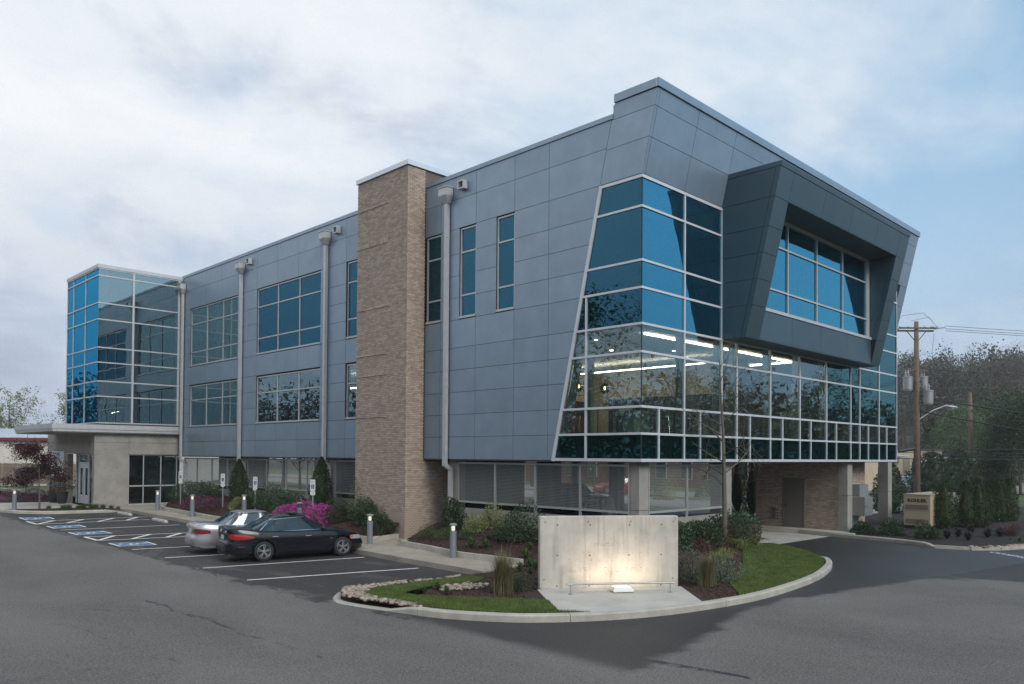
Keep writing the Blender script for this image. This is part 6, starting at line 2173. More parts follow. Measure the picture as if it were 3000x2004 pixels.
def shrub(name, lab, cat, loc, seed, rx, rz, n, L, wd, m, group=None, stem='bark_dark', **k):
    t = thing(name, lab, cat, loc, group=group)
    put('foliage', shrub_mesh('foliage', seed, rx, rz, n, L, wd, M[m], **k), t, world=False)
    mb = MB()
    g = random.Random(seed)
    for i in range(6):
        a = g.uniform(0, 6.28)
        mb.tube([(0.03 * math.cos(a), .03 * math.sin(a), -.06), (rx * .3 * math.cos(a), rx * .3 * math.sin(a), rz * .35), (rx * .55 * math.cos(a), rx * .55 * math.sin(a), rz * .7)], [.014, .010, .005], 5)
    mb.build('stem', M[stem], t, world=False)
    return t
def flowers_on(t, seed, rx, rz, n, m, size=.05):
    g = np.random.default_rng(seed)
    d = unit(g, n); d[:, 2] = np.abs(d[:, 2])
    f = lump(np.random.default_rng(seed - 500), .28, 9)(d)
    clump = g.random(n) < .8
    P = d * np.array([rx, rx, rz]) * (f * g.uniform(.9, 1.06, n))[:, None]
    V, F = leaf_quads(P, d, g.uniform(.7, 1.2, n) * size, g.uniform(.8, 1.3, n) * size, g)
    put('blossom', np_mesh('blossom', V, F, M[m]), t, world=False)
zA = lambda x, y: bed_h(x, y)

# dark laurels along the facade
ci = 0
for (x, y, rx, rz, lab) in ((-0.75, 28.6, 1.05, .85, 'dark laurel hedge bush beside the entrance recess'), (-0.65, 26.9, .9, .8, 'dark laurel bush behind the faded azaleas'),
                            (-0.8, 21.4, 1.0, .85, 'dark laurel hedge bush right of the farther clipped column conifer'), (-0.7, 19.7, 1.05, .95, 'dark laurel hedge bush in the middle of the hedge under the screens'), (-0.75, 18.1, 1.0, .85, 'dark laurel hedge bush left of the nearer column conifer'),
                            (-1.1, 11.9, .62, 1.0, 'upright dark laurel shrub against the brick pier'),
                            (-0.95, 4.0, .78, .92, 'large dark laurel behind the sign wall, left end'), (-0.7, 2.6, .75, .75, 'dark laurel behind the sign wall near its middle'), (-.75, 1.1, .7, .62, 'low dark laurel just behind the top of the sign wall'),
                            (0.5, -.75, .6, .62, 'small dark laurel behind the right end of the sign wall'), (1.85, -.75, .8, .75, 'dark laurel hedge right of the sign wall'), (3.3, -.55, .9, .85, 'dark laurel hedge behind the bare tree trunk'), (4.6, -.35, .8, .8, 'dark laurel bush by the end of the wire screens')):
    shrub('laurel_shrub', lab, 'shrub', (x, y, zA(x, y) - .03), 20 + ci, rx, rz, 2600, .10, .036, 'leaf_laurel', 'dark laurel shrubs in the beds', depth=.6); ci += 1
# boxy rounded shrubs by the pier
for (x, y, rx, rz, lab, sd_) in ((-1.15, 13.6, .66, .95, 'rounded mid green shrub left of the bollard by the brick pier', 1), (-1.5, 10.55, .55, .74, 'rounded glossy green shrub at the foot of the brick pier', 2)):
    shrub('boxwood_shrub', lab, 'shrub', (x, y, zA(x, y) - .03), 60 + sd_, rx, rz, 3600, .06, .03, 'leaf_dark', None, depth=.5)
    shrub_lime = None
t = shrub('holly_shrub', 'upright dark holly between brick pier and wire screen', 'shrub', (-.75, 7.3, zA(-.75, 7.3)), 71, .46, 1.25, 3000, .07, .04, 'leaf_dark', depth=.6)
for i, (x, y, rx, rz, lab) in enumerate(((-.85, 6.1, .48, .5, 'yellow green variegated shrub beside the dark holly'), (-.35, 5.8, .4, .85, 'taller yellow green variegated shrub against the low wall'), (-1.35, 22.1, .45, .55, 'yellow green variegated shrub by the farther column conifer'), (-.35, 2.0, .28, .75, 'pale variegated sprig showing above the sign wall'))):
    shrub('variegated_shrub', lab, 'shrub', (x, y, zA(x, y)), 80 + i, rx, rz, 1300, .06, .035, 'leaf_lime', 'variegated shrubs', depth=.6)
shrub('variegated_shrub', 'loose pale green shrub behind the rounded shrub at the brick pier', 'shrub', (-.95, 12.9, zA(-.95, 12.9)), 86, .42, 1.1, 1300, .07, .04, 'leaf_mid', 'variegated shrubs', depth=.6)
# spreading junipers by the pier, low perennials
for i, (x, y, rx, rz, lab) in enumerate(((-1.55, 7.7, .34, .34, 'low feathery green shrub, left of three behind the planter wall'), (-1.5, 6.85, .34, .38, 'low feathery green shrub, middle of three behind the planter wall'), (-1.3, 5.95, .38, .36, 'low feathery green shrub, right of three behind the planter wall'))):
    shrub('low_shrub', lab, 'shrub', (x, y, zA(x, y)), 90 + i, rx, rz, 1500, .045, .016, 'leaf_mid', 'low shrubs behind the planter wall', depth=.7)
def rosette(seed, r, h, n, m, wd=.035):
    g = np.random.default_rng(seed)
    V, F = [], []
    for i in range(n):
        a = g.uniform(0, 6.28); tilt = g.uniform(.35, 1.2); L = g.uniform(.7, 1.1)
        dx, dy = math.cos(a) * math.sin(tilt) * r, math.sin(a) * math.sin(tilt) * r
        zt = h * math.cos(tilt) * 1.05
        sx, sy = -math.sin(a) * wd * .5, math.cos(a) * wd * .5
        b = len(V)
        for q, wq, zz in ((0, .4, 0), (.5, 1, .72), (.85, .8, 1.0), (1.05, .05, .85)):
            V += [(dx * q * L - sx * wq, dy * q * L - sy * wq, zt * zz * L), (dx * q * L + sx * wq, dy * q * L + sy * wq, zt * zz * L)]
        F += [(b, b + 1, b + 3, b + 2), (b + 2, b + 3, b + 5, b + 4), (b + 4, b + 5, b + 7, b + 6)]
    return np_mesh('perennial', V, F, M[m])
pm = [rosette(s, .21, .34, 70, 'leaf_mid') for s in (1, 2, 3)]
i = 0
for (x, y, s_) in ((-1.9, 5.07, 1.05), (-1.8, 4.55, .9), (-1.4, 4.41, .8), (-1.3, 4.99, .6), (-1.3, 3.58, .85), (-1.6, 2.85, .8), (-2.1, 2.54, .95), (-2.6, 1.9, .8), (-2.9, 1.4, .9), (-1.2, 4.0, .7), (-2.2, 3.4, .7), (-3.4, 1.5, .8), (-3.6, .9, .7), (-3.0, .5, .8)):
    put('perennial', pm[i % 3], None, loc=(x, y, bed_h(x, y)), rot=(0, 0, i * 1.3), scale=s_, label='small bright green perennial clump in the mulch left of the sign wall', cat='plant', group='green perennials in the mulch bed'); i += 1
put('perennial', rosette(9, .2, .3, 50, 'petal_dim'), None, loc=(-2.75, 1.05, bed_h(-2.75, 1.05)), label='small white flowered perennial at the left edge of the sign wall', cat='plant').data.materials[0] = M['leaf_grey']
for x, y, lab in ((-7.35, .62, 'leafy weed in the mulch tip between two strips of lawn'), (-6.85, 0.75, 'darker leafy weed beside the river stones'), (-7.1, .15, 'pale leafy weed at the edge of the front lawn')):
    put('weed', pm[i % 3], None, loc=(x, y, bed_h(x, y)), rot=(0, 0, i), scale=.62, label=lab, cat='plant'); i += 1
# azaleas
for i, (x, y, rx, rz, fl, lab, dense) in enumerate(((-1.75, 16.75, .78, .85, 'petal', 'bright pink azalea behind the unlit bollard', 1), (-1.65, 15.5, .75, .78, 'petal', 'bright pink azalea around the accessible parking sign', 1), (-1.7, 14.35, .68, .74, 'petal', 'bright pink azalea nearest the rounded green shrub', 1),
                                              (-1.75, 25.7, .85, .66, 'petal_dim', 'fading pink azalea beside the lit bollard, left part', .35), (-1.65, 24.3, .75, .66, 'petal_dim', 'fading pink azalea by the second parking sign', .30),
                                              (-9.6, 40.4, .9, .62, 'petal_dim', 'dull pink azalea at the left edge beyond the plaza', .6), (-8.1, 40.1, .9, .62, 'petal_dim', 'dull pink azalea behind the lit plaza bollard', .6), (-6.6, 39.7, .75, .55, 'petal_dim', 'dull pink azalea behind the red maple trunk', .6), (-5.5, 39.2, .7, .55, 'petal_dim', 'dull pink azalea next to the dark pots', .9))):
    z = zA(x, y) if y < 31 else zl(y) + .17
    t = shrub('azalea', lab, 'azalea', (x, y, z - .02), 600 + i, rx, rz, 1500, .05, .025, 'leaf_red' if dense < .5 else 'leaf_mid', 'pink azaleas', depth=.6)
    flowers_on(t, 1100 + i, rx, rz, int(1500 * dense), fl, .062)
# loropetalum mounds
for i, (x, y, rx, rz, lab) in enumerate(((1.0, -1.25, .52, .34, 'low bronze red shrub just right of the sign wall'), (1.9, -1.05, .62, .55, 'bronze red shrub left of the bare tree'), (3.6, -.95, .7, .62, 'bronze red shrub right of the bare tree with pink flowers'), (4.5, -.75, .55, .5, 'bronze red shrub nearest the drive'))):
    t = shrub('bronze_shrub', lab, 'shrub', (x, y, zA(x, y) - .02), 130 + i, rx, rz, 2000, .045, .022, 'leaf_red', 'bronze red shrubs', depth=.75, amp=.4)
    if i > 1:
        flowers_on(t, 640 + i, rx, rz, 90, 'petal_dim', .035)
def strap(seed, r, h, n, m, wd=.012, up=.9):
    """arching strap leaves or grass blades from one crown"""
    g = np.random.default_rng(seed)
    V, F = [], []
    for i in range(n):
        a = g.uniform(0, 6.28); rr = r * g.uniform(.25, 1.1); hh = h * g.uniform(.6, 1.1)
        x0, y0 = g.normal(0, r * .18), g.normal(0, r * .18)
        cx_, cy_ = math.cos(a), math.sin(a)
        w_ = wd * g.uniform(.7, 1.3)
        b = len(V)
        for q in (0, .35, .7, 1.0):
            rad = rr * q ** 1.7
            z = hh * (q * (1.9 - up * q)) / (1.9 - up) * (1 if up < .95 else 1) if False else hh * (1 - (1 - q) ** 1.6) - h * (1 - up) * q ** 3
            ww = w_ * (1 - q * .9)
            V += [(x0 + cx_ * rad - cy_ * ww, y0 + cy_ * rad + cx_ * ww, z), (x0 + cx_ * rad + cy_ * ww, y0 + cy_ * rad - cx_ * ww, z)]
        F += [(b + k, b + k + 1, b + k + 3, b + k + 2) for k in (0, 2, 4)]
    return np_mesh('blades', V, F, M[m])
for i, (x, y, s_, lab) in enumerate(((3.0, -1.45, 1.0, 'arching yellow green grass clump at the foot of the bare tree'), (3.75, -1.2, 1.0, 'arching yellow green grass clump right of the bare tree'), (4.6, -.95, .95, 'arching grass clump nearest the drive apron'), (0.9, -1.9, 1.0, 'pale arching grass clump behind the right tuft of tall grass'), (1.6, -1.75, .9, 'pale arching grass clump above the right lawn'))):
    put('arching_grass', strap(200 + i, .55, .42, 150, 'leaf_lime', .011, .55), None, loc=(x, y, zA(x, y)), scale=s_, label=lab, cat='grass clump', group='arching yellow green grass clumps')
# tall ornamental grasses (tan core with olive outside)
for i, (x, y, s_, lab) in enumerate(((-6.1, -.62, 1.0, 'tall tan and green grass tuft left of the sign wall'), (-1.75, -3.2, .82, 'tall tan and green grass tuft right of the sign wall'))):
    t = thing('tall_grass', lab, 'grass tuft', (x, y, bed_h(x, y) - .02), group='tall ornamental grass tufts')
    t.scale = (s_,) * 3
    put('straw_blades', strap(210 + i, .34, .95, 520, 'straw', .0045, .97), t, world=False)
    put('green_blades', strap(220 + i, .52, .98, 420, 'reed', .0045, .85), t, world=False)
    put('seed_stalks', strap(230 + i, .46, 1.30, 34, 'straw', .004, .93), t, world=False)
shrub('grey_shrub', 'loose grey green shrub right of the right hand tall grass', 'shrub', (-.75, -3.05, bed_h(-.75, -3.0)), 141, .50, .62, 2000, .05, .028, 'leaf_grey', None, depth=.8)
shrub('grey_shrub', 'wispy grey green shrub behind the right hand tall grass', 'shrub', (-1.0, -2.35, bed_h(-1, -2.4)), 142, .55, .85, 1700, .07, .018, 'leaf_grey', None, depth=.9)
shrub('rosemary_shrub', 'dark feathery shrub tight against the right end of the sign wall', 'shrub', (-1.9, -2.45, bed_h(-1.9, -2.4)), 143, .36, .85, 1600, .06, .014, 'leaf_dark', None, depth=.9)
shrub('rosemary_shrub', 'dark feathery shrub between the left tall grass and the sign wall', 'shrub', (-5.55, -.55, bed_h(-5.5, -.5)), 144, .42, .55, 1500, .06, .014, 'leaf_dark', None, depth=.9)

# column conifers
def conifer_mesh(seed, r, h, n, L=.075, wd=.035, m='leaf_arb', taper=.85, bulge=.35, amp=.16):
    g = np.random.default_rng(seed)
    u = g.random(n) ** 1.15
    prof = np.minimum(1, (u / .14)) ** .5 * (1 - np.clip((u - bulge) / (1 - bulge), 0, 1) ** 1.5) ** taper
    a = g.uniform(0, 2 * np.pi, n)
    bumps = 1 + amp * (np.sin(a * 3 + u * 17 + seed) * .5 + np.sin(a * 7 - u * 31) * .5) + g.normal(0, .05, n)
    rr = r * np.maximum(prof, .05) * bumps * (1 - .35 * g.random(n) ** 2.5)
    P = np.c_[np.cos(a) * rr, np.sin(a) * rr, u * h]
    d = np.c_[np.cos(a), np.sin(a), np.full(n, 1.3)]
    d /= np.linalg.norm(d, axis=1)[:, None]
    V, F = leaf_quads(P, d, g.uniform(.7, 1.3, n) * L, g.uniform(.7, 1.3, n) * wd, g)
    return np_mesh('crown', V, F, M[m])
def conifer(name, lab, x, y, z, r, h, seed, n=5200, group=None, **k):
    t = thing(name, lab, 'conifer', (x, y, z), group=group)
    put('crown', conifer_mesh(seed, r, h, n, **k), t, world=False)
    mb = MB(); mb.tube([(0, 0, -.15), (0, 0, h * .75)], [r * .16, .01], 6); mb.build('trunk', M['bark_dark'], t, world=False)
    mb = MB(); mb.lathe([(r * .25, .1), (r * .66, h * .25), (r * .55, h * .55), (r * .2, h * .85), (0.01, h * .95)], 10); mb.build('inner_leaves', M[k.get('m', 'leaf_arb')], t, world=False)
    return t
conifer('column_conifer', 'narrow dark conifer before the louvred screens, the farther of two', -.6, 23.6, .62, .46, 2.2, 301, group='narrow conifers by the facade')
conifer('column_conifer', 'narrow dark conifer by the wire screen left of the brick pier', -.6, 16.05, .72, .46, 2.25, 302, group='narrow conifers by the facade')
for i, (x, y, r, h, lab) in enumerate(((19.32, -2.2, .52, 2.25, 'clipped dark conifer standing in front of the generator'), (20.7, -2.7, .50, 2.2, 'clipped conifer right of the generator, first of the row'), (21.15, -3.05, .46, 2.3, 'clipped conifer with pointed top, second of the row'),
                                       (22.8, -2.85, .42, 2.05, 'clipped conifer third of the row beyond the generator'), (24.4, -2.72, .38, 1.9, 'shortest clipped conifer in the row beyond the generator'), (25.1, -2.95, .46, 2.2, 'clipped conifer fifth in the row beyond the generator'), (26.1, -3.12, .42, 2.25, 'clipped conifer at the far right end of the row'))):
    conifer('clipped_conifer', lab, x, y, -.05, r, h, 310 + i, 4200, 'clipped conifers by the generator', taper=.6, bulge=.3)
conifer('column_conifer', 'broad dark evergreen behind the end column of the building', 27.2, 2.9, -.05, .85, 3.0, 330, 5200, None, taper=.7, L=.11, wd=.05, m='leaf_dark')
for i, (x, y, lab) in enumerate(((14.92, -.40, 'round dark shrub beside the pale corner column'), (15.2, -1.51, 'round dark shrub between the two end columns and kerb'), (14.85, -2.95, 'round dark shrub in front of the generator'))):
    shrub('round_shrub', lab, 'shrub', (x, y, -.03), 150 + i, .52, .60, 1800, .095, .034, 'leaf_laurel', 'round dark shrubs by the generator', depth=.6)
for i, (x, y) in enumerate(((15.35, -3.5), (16.4, -3.6), (15.3, -4.25), (18.6, -3.45), (16.97, -4.49), (17.76, -4.72))):
    put('bronze_clump', rosette(260 + i % 3, .27, .40, 80, 'leaf_purple', .06), None, loc=(x, y, -.02), rot=(0, 0, i), label='dark bronze leafy clump in the mulch before the clipped conifers', cat='plant', group='dark bronze clumps in the mulch')
for i, (x, y, lab) in enumerate(((18.4, -4.9, 'rusty brown wispy grass patch beyond the bronze clumps, nearer part'), (19.6, -4.6, 'rusty brown wispy grass patch below the clipped conifers, middle part'), (21.0, -4.5, 'rusty brown wispy grass patch at the right edge'))):
    put('wispy_grass', strap(270 + i, .8, .5, 260, 'straw', .005, .8), None, loc=(x, y, -.02), label=lab, cat='grass clump', group='rusty wispy grasses').data.materials[0] = M['leaf_red']
put('perennial', pm[0], None, loc=(16.52, -5.37, -.02), scale=.35, label='tiny green clump at the right edge of the dark mulch, smaller', cat='plant')
put('perennial', pm[1], None, loc=(16.2, -5.75, -.02), scale=.6, label='small green clump at the right edge of the dark mulch, larger', cat='plant')
# lilyturf row by the entrance
lm = [strap(240 + i, .33, .36, 110, 'leaf_mid', .012, .6) for i in range(3)]
for i, (x, y, s_) in enumerate(((-6.75, 31.95, .75), (-6.3, 31.15, 1.0), (-5.95, 31.45, .95), (-5.6, 31.0, 1.0), (-5.3, 31.3, 1.0), (-5.05, 30.85, 1.0), (-4.75, 31.2, .95), (-4.55, 30.75, .95), (-4.22, 30.5, .75), (-4.05, 30.0, .65))):
    put('lilyturf', lm[i % 3], None, loc=(x, y, zl(y) + .12), rot=(0, 0, i * 2.1), scale=s_, label='dark green strappy clump in the row before the concrete entrance wall', cat='plant', group='lilyturf row by the entrance kerb')
# dark pots by the door
def pot(x, y, lab, s_):
    t = thing('planter_pot', lab, 'planter', (x, y, zl(y) + .15))
    mb = MB(); mb.lathe([(.20, 0), (.26, .25), (.31, .55), (.33, .66), (.30, .66), (.29, .58)], 24); mb.build('pot', M['pot'], t, world=False)
    mb = MB(); mb.lathe([(0, .60), (.295, .60)], 16, cap=False); mb.build('soil', M['mulch_dark'], t, world=False)
    p = put('flowers', shrub_mesh('flowers', 700 + int(s_ * 10), .35, .16, 420, .06, .045, M['petal_gold']), t, loc=(0, 0, .60), world=False)
    put('shrub', conifer_mesh(710 + int(s_ * 10), .17, .75, 900, .09, .02, 'leaf_dark', .3, .6), t, loc=(0, 0, .62), world=False)
pot(-5.05, 37.6, 'dark pot with gold flowers left of the entrance door', 1)
pot(-4.95, 36.3, 'dark pot with gold flowers nearest the entrance door', 2)

# ------------------------------------------------------------------ trees
def branch_tree(seed, h, spread, r0, levels=4, first=.3, up=.55, kids=(9, 5, 4, 3), lean=0.0, straight=.8):
    """tapered trunk with limbs; returns mesh parts and twig tips"""
    g = random.Random(seed)
    mb = MB(); tips = []
    def go(p, d, L, r, lev):
        n = 5 if lev == 0 else 3
        pts, rad = [Vector(p)], [r]
        dd = Vector(d)
        for i in range(n):
            j = .05 if lev == 0 else .22
            dd = (dd + Vector((g.uniform(-j, j), g.uniform(-j, j), g.uniform(-j, j) + (.03 if lev else 0)))).normalized()
            pts.append(pts[-1] + dd * L / n)
            rad.append(r * (1 - (i + 1) / n * (.82 if lev == 0 else .75)))
        mb.tube(pts, rad, 7 if lev == 0 else (4 if lev == 1 else 3), cap=False)
        if lev >= levels:
            tips.extend(pts[1:])
            return
        k = kids[lev]
        for c in range(k):
            f = (first + (1 - first) * (c + g.random() * .8) / k) if lev == 0 else g.uniform(.25, 1)
            f = min(f, .99)
            q = f * n; i0 = min(int(q), n - 1)
            b = pts[i0].lerp(pts[i0 + 1], q - i0)
            a = g.uniform(0, 6.28) if lev == 0 else g.uniform(0, 6.28)
            axis = (pts[i0 + 1] - pts[i0]).normalized()
            o1 = axis.orthogonal().normalized(); o2 = axis.cross(o1)
            side_ = o1 * math.cos(a) + o2 * math.sin(a)
            nd = (axis * up + side_ * (1 - up * .4)).normalized()
            LL = L * (spread * (1 - .55 * f) if lev == 0 else .62) * g.uniform(.75, 1.1)
            go(b, nd, LL, max(rad[i0] * (.42 if lev == 0 else .6), .0035), lev + 1)
    go((0, 0, 0), (lean, 0, 1), h, r0, 0)
    return mb, tips
def leafy(name_, tips, n, L, wd, m, seed, sp=.35):
    g = np.random.default_rng(seed)
    T = np.array([tuple(t) for t in tips])
    P = T[g.integers(0, len(T), n)] + g.normal(0, sp, (n, 3))
    V, F = leaf_quads(P, unit(g, n), g.uniform(.7, 1.3, n) * L, g.uniform(.7, 1.3, n) * wd, g)
    return np_mesh(name_, V, F, M[m])
# the bare tree in the front bed
bt_, tp = branch_tree(5, 5.6, .42, .085, 4, .28, .45, (15, 5, 3, 2))
t = thing('bare_tree', 'slender bare tree with grey trunk in the front bed', 'tree', (2.92, -1.0, .50))
me = bt_.mesh('trunk', M['bark'], True); put('trunk', me, t, world=False)
put('buds', leafy('buds', tp, 260, .03, .014, 'leaf_red', 3, .03), t, world=False, kind='stuff')
# red maple
bm_, tp = branch_tree(11, 2.3, .62, .055, 3, .25, .55, (9, 5, 3))
t = thing('maple_tree', 'small burgundy leaved maple on the corner before the entrance', 'tree', (-7.05, 32.45, zl(32) + .12))
put('trunk', bm_.mesh('trunk', M['bark'], True), t, world=False)
g = np.random.default_rng(4)
T_ = np.array([tuple(q) for q in tp]); T_ = T_[T_[:, 2] > .85]
cl = T_[g.integers(0, len(T_), 95)] * np.array([1.35, 1.35, 1.12])
P = cl[g.integers(0, 95, 9500)] + g.normal(0, 1, (9500, 3)) * np.array([.23, .23, .075])
V, F = leaf_quads(P, unit(g, 9500) * np.array([1, 1, .3]), g.uniform(.07, .13, 9500), g.uniform(.035, .07, 9500), g, .2)
put('crown', np_mesh('crown', V, F, M['leaf_maple']), t, world=False)
# thin bare tree behind it
b3, tp = branch_tree(14, 4.5, .45, .05, 3, .3, .35, (13, 4, 3))
t = thing('bare_tree', 'thin bare sapling behind the red maple in front of the white warehouse', 'tree', (-3.0, 52.0, .1)); put('trunk', b3.mesh('trunk', M['bark'], True), t, world=False)
# spring trees over the warehouse
b4, tp4 = branch_tree(21, 7.0, .55, .14, 4, .3, .5, (10, 5, 3, 3))
for i, (x, y, h, lab) in enumerate(((4.9, 92.0, 1.28, 'tree in pale spring leaf above the white warehouse, left one'), (10.0, 86.0, 1.18, 'tree in pale spring leaf above the canopy edge'))):
    t = thing('spring_tree', lab, 'tree', (x, y, 0), i * 2.0, 'spring trees behind the warehouse')
    t.scale = (h,) * 3
    put('trunk', b4.mesh('trunk', M['bark'], True) if i == 0 else bpy.data.objects['spring_tree'].children[0].data, t, world=False)
    put('crown', leafy('crown', tp4, 2600, .17, .11, 'leaf_spring', 30 + i, .16), t, world=False)

# background: single trees of several kinds, sharing their meshes
protos = []
for k, (h, spd, r0, lv, nl, L, m, sp) in enumerate(((9, .5, .16, 4, 900, .30, 'leaf_wood', .35), (11, .45, .18, 4, 0, 0, 'leaf_wood', 0), (8, .6, .15, 4, 4200, .30, 'leaf_mid', .45), (9, .55, .17, 4, 5200, .28, 'leaf_dark', .5), (10, .5, .17, 4, 2400, .25, 'leaf_spring', .3))):
    tb, tpp = branch_tree(50 + k, h, spd, r0, 3 if nl > 3000 else 4, .22, .55, (12, 6, 4, 3))
    protos.append((tb.mesh('trunk', M['wood_bare']), leafy('crown', tpp, nl, L, L * .6, m, 60 + k, sp) if nl else None))
pine = conifer_mesh(77, 1.9, 9.5, 3600, .5, .16, 'leaf_dark', .9, .12, .3)
pt = MB(); pt.tube([(0, 0, 0), (0, 0, 9)], [.16, .02], 6); pine_t = pt.mesh('trunk', M['bark_dark'])
def far_tree(k, x, y, z, s_, lab, grp, rz):
    t = thing('background_tree' if k < 5 else 'pine_tree', lab, 'tree', (x, y, z), rz, grp)
    t.scale = (s_,) * 3
    a, b = protos[k] if k < 5 else (pine_t, pine)
    put('trunk', a, t, world=False)
    if b:
        put('crown', b, t, world=False)
KL = ['hazy brown budding tree on the wooded slope at right', 'bare grey tree on the wooded slope at right', 'mid green leafy tree at the foot of the slope', 'dark evergreen tree on the slope at right', 'pale spring leaved tree on the slope at right', 'dark pointed pine on the slope behind the utility pole']
gt = random.Random(3)
def camdir(px, d):
    """ground position at distance d along the bearing of a photograph column"""
    a = 0.7869 - math.atan((px - 1500) / 2320.0)
    L = d / math.cos(a - 0.7869)
    return -18.6 + L * math.cos(a), -13.43 + L * math.sin(a)
n_ = 0
for px, d, k, s_ in ((2600, 112, 0, 1.0), (2655, 122, 1, 1.1), (2690, 118, 0, 1.0), (2730, 112, 5, .95), (2770, 120, 0, 1.05), (2800, 100, 2, .95), (2835, 104, 2, 1.0), (2870, 110, 2, .8), (2905, 112, 1, 1.35), (2945, 108, 3, 1.15), (2975, 100, 3, .9), (2995, 112, 1, 1.5), (3020, 104, 3, 1.2),
                    (2915, 82, 3, .62), (2955, 78, 3, .75), (2990, 74, 3, .85), (3030, 76, 3, .9), (2640, 140, 0, 1.3), (2710, 142, 3, 1.0), (2760, 138, 0, 1.35), (2815, 134, 1, 1.4), (2850, 132, 0, 1.4), (2890, 136, 3, 1.1), (2935, 130, 0, 1.45), (2970, 134, 1, 1.4), (2620, 160, 5, 1.2), (2680, 165, 1, 1.4), (2740, 160, 0, 1.5), (2790, 158, 3, 1.2), (2840, 165, 1, 1.4), (2900, 160, 0, 1.5), (2960, 162, 3, 1.2), (3000, 150, 1, 1.5)):
    x, y = camdir(px, d)
    far_tree(k, x, y, hillz(x, y) if d > 100 else -.1, s_, KL[k], 'trees on the wooded slope, kind %d' % (k + 1), gt.uniform(0, 6))
    n_ += 1
# the wood farther up, one mass
mb_v, mb_f, off = [], [], 0
for i in range(150):
    px = gt.uniform(2560, 3200); d = gt.uniform(175, 330)
    x, y = camdir(px, d)
    a, b = protos[gt.choice((0, 0, 4, 3))]
    q = np.zeros(len(b.vertices) * 3, np.float32); b.vertices.foreach_get('co', q); q = q.reshape(-1, 3)
    kp = gt.choice((1, 2)); q4 = q.reshape(-1, 4, 3)[::1 if len(q) < 4000 else 4]
    c_, s__ = math.cos(i), math.sin(i); sc_ = gt.uniform(1.0, 1.7)
    q4 = (q4 - q4[:, :1]) * 1.6 + q4[:, :1]
    q = q4.reshape(-1, 3) * sc_
    q = np.c_[q[:, 0] * c_ - q[:, 1] * s__ + x, q[:, 0] * s__ + q[:, 1] * c_ + y, q[:, 2] + hillz(x, y)]
    mb_v.append(q)
V = np.concatenate(mb_v)
put('far_wood', np_mesh('far_wood', V, np.arange(len(V)).reshape(-1, 4), M['leaf_wood']), kind='stuff')
# woods across the road on the camera's side: they close the view in the office glass
def wood_bank(name, pts, h, n, mats, seed):
    g = np.random.default_rng(seed)
    P0 = np.array(pts, float); sg = np.hypot(*np.diff(P0, axis=0).T); cs = np.r_[0, np.cumsum(sg)]
    q = g.uniform(0, cs[-1], n)
    X = np.interp(q, cs, P0[:, 0]) + g.normal(0, 4, n); Y = np.interp(q, cs, P0[:, 1]) + g.normal(0, 4, n)
    top = h * (.78 + .22 * np.sin(q * .55) * np.sin(q * .21 + 1) + .12 * np.sin(q * 1.7))
    Z = top * g.random(n) ** .8
    V, F = leaf_quads(np.c_[X, Y, Z], unit(g, n) + np.array([0, 0, .6]), g.uniform(.6, 1.3, n), g.uniform(.25, .6, n), g)
    put(name, np_mesh(name, V, F, M[mats]), kind='stuff')
wood_bank('roadside_wood', [(-70, -30), (-68, 20), (-70, 80), (-66, 118)], 13.5, 20000, 'leaf_wood', 90)
wood_bank('roadside_wood', [(-66, 118), (-34, 138), (-12, 142)], 17, 15000, 'leaf_wood', 92)
wood_bank('roadside_wood', [(10, -44), (60, -42), (110, -43), (160, -40), (210, -36)], 13.5, 26000, 'leaf_amber', 91)
# evergreens near the neighbour's yard
for i, (x, y, r, h, lab) in enumerate(((56.0, 9.6, 1.7, 3.7, 'broad dark holly in front of the cream building corner'), (60.5, 8.6, 1.35, 3.9, 'loose dark cedar right of the broad holly'), (72.5, 8.8, 1.6, 3.8, 'dark holly before the maroon trailer'))):
    conifer('holly_tree' if i != 1 else 'cedar_tree', lab, x, y, -.1, r, h, 340 + i, 3600, None, L=.24, wd=.12, m='leaf_dark', taper=.5, bulge=.3, amp=.4)
for i, (x, y, lab) in enumerate(((23.5, 9.3, 'low yellow green shrub seen under the building by the road'), (24.6, 5.0, 'loose green shrub left of the broad evergreen, by the end column'), (25.4, 6.2, 'thin green shrub behind the end column'))):
    shrub('road_shrub', lab, 'shrub', (x, y, -.05), 170 + i, .8, .95, 1200, .10, .05, 'leaf_mid', None, depth=.9)
for i, (px, d) in enumerate(((2160, 44), (2205, 43))):
    x, y = camdir(px, d); conifer('column_conifer', ('dark column conifer seen under the building, left one', 'dark column conifer seen under the building, right one')[i], x, y, 0, .5, 3.2, 350 + i, 3000, None)
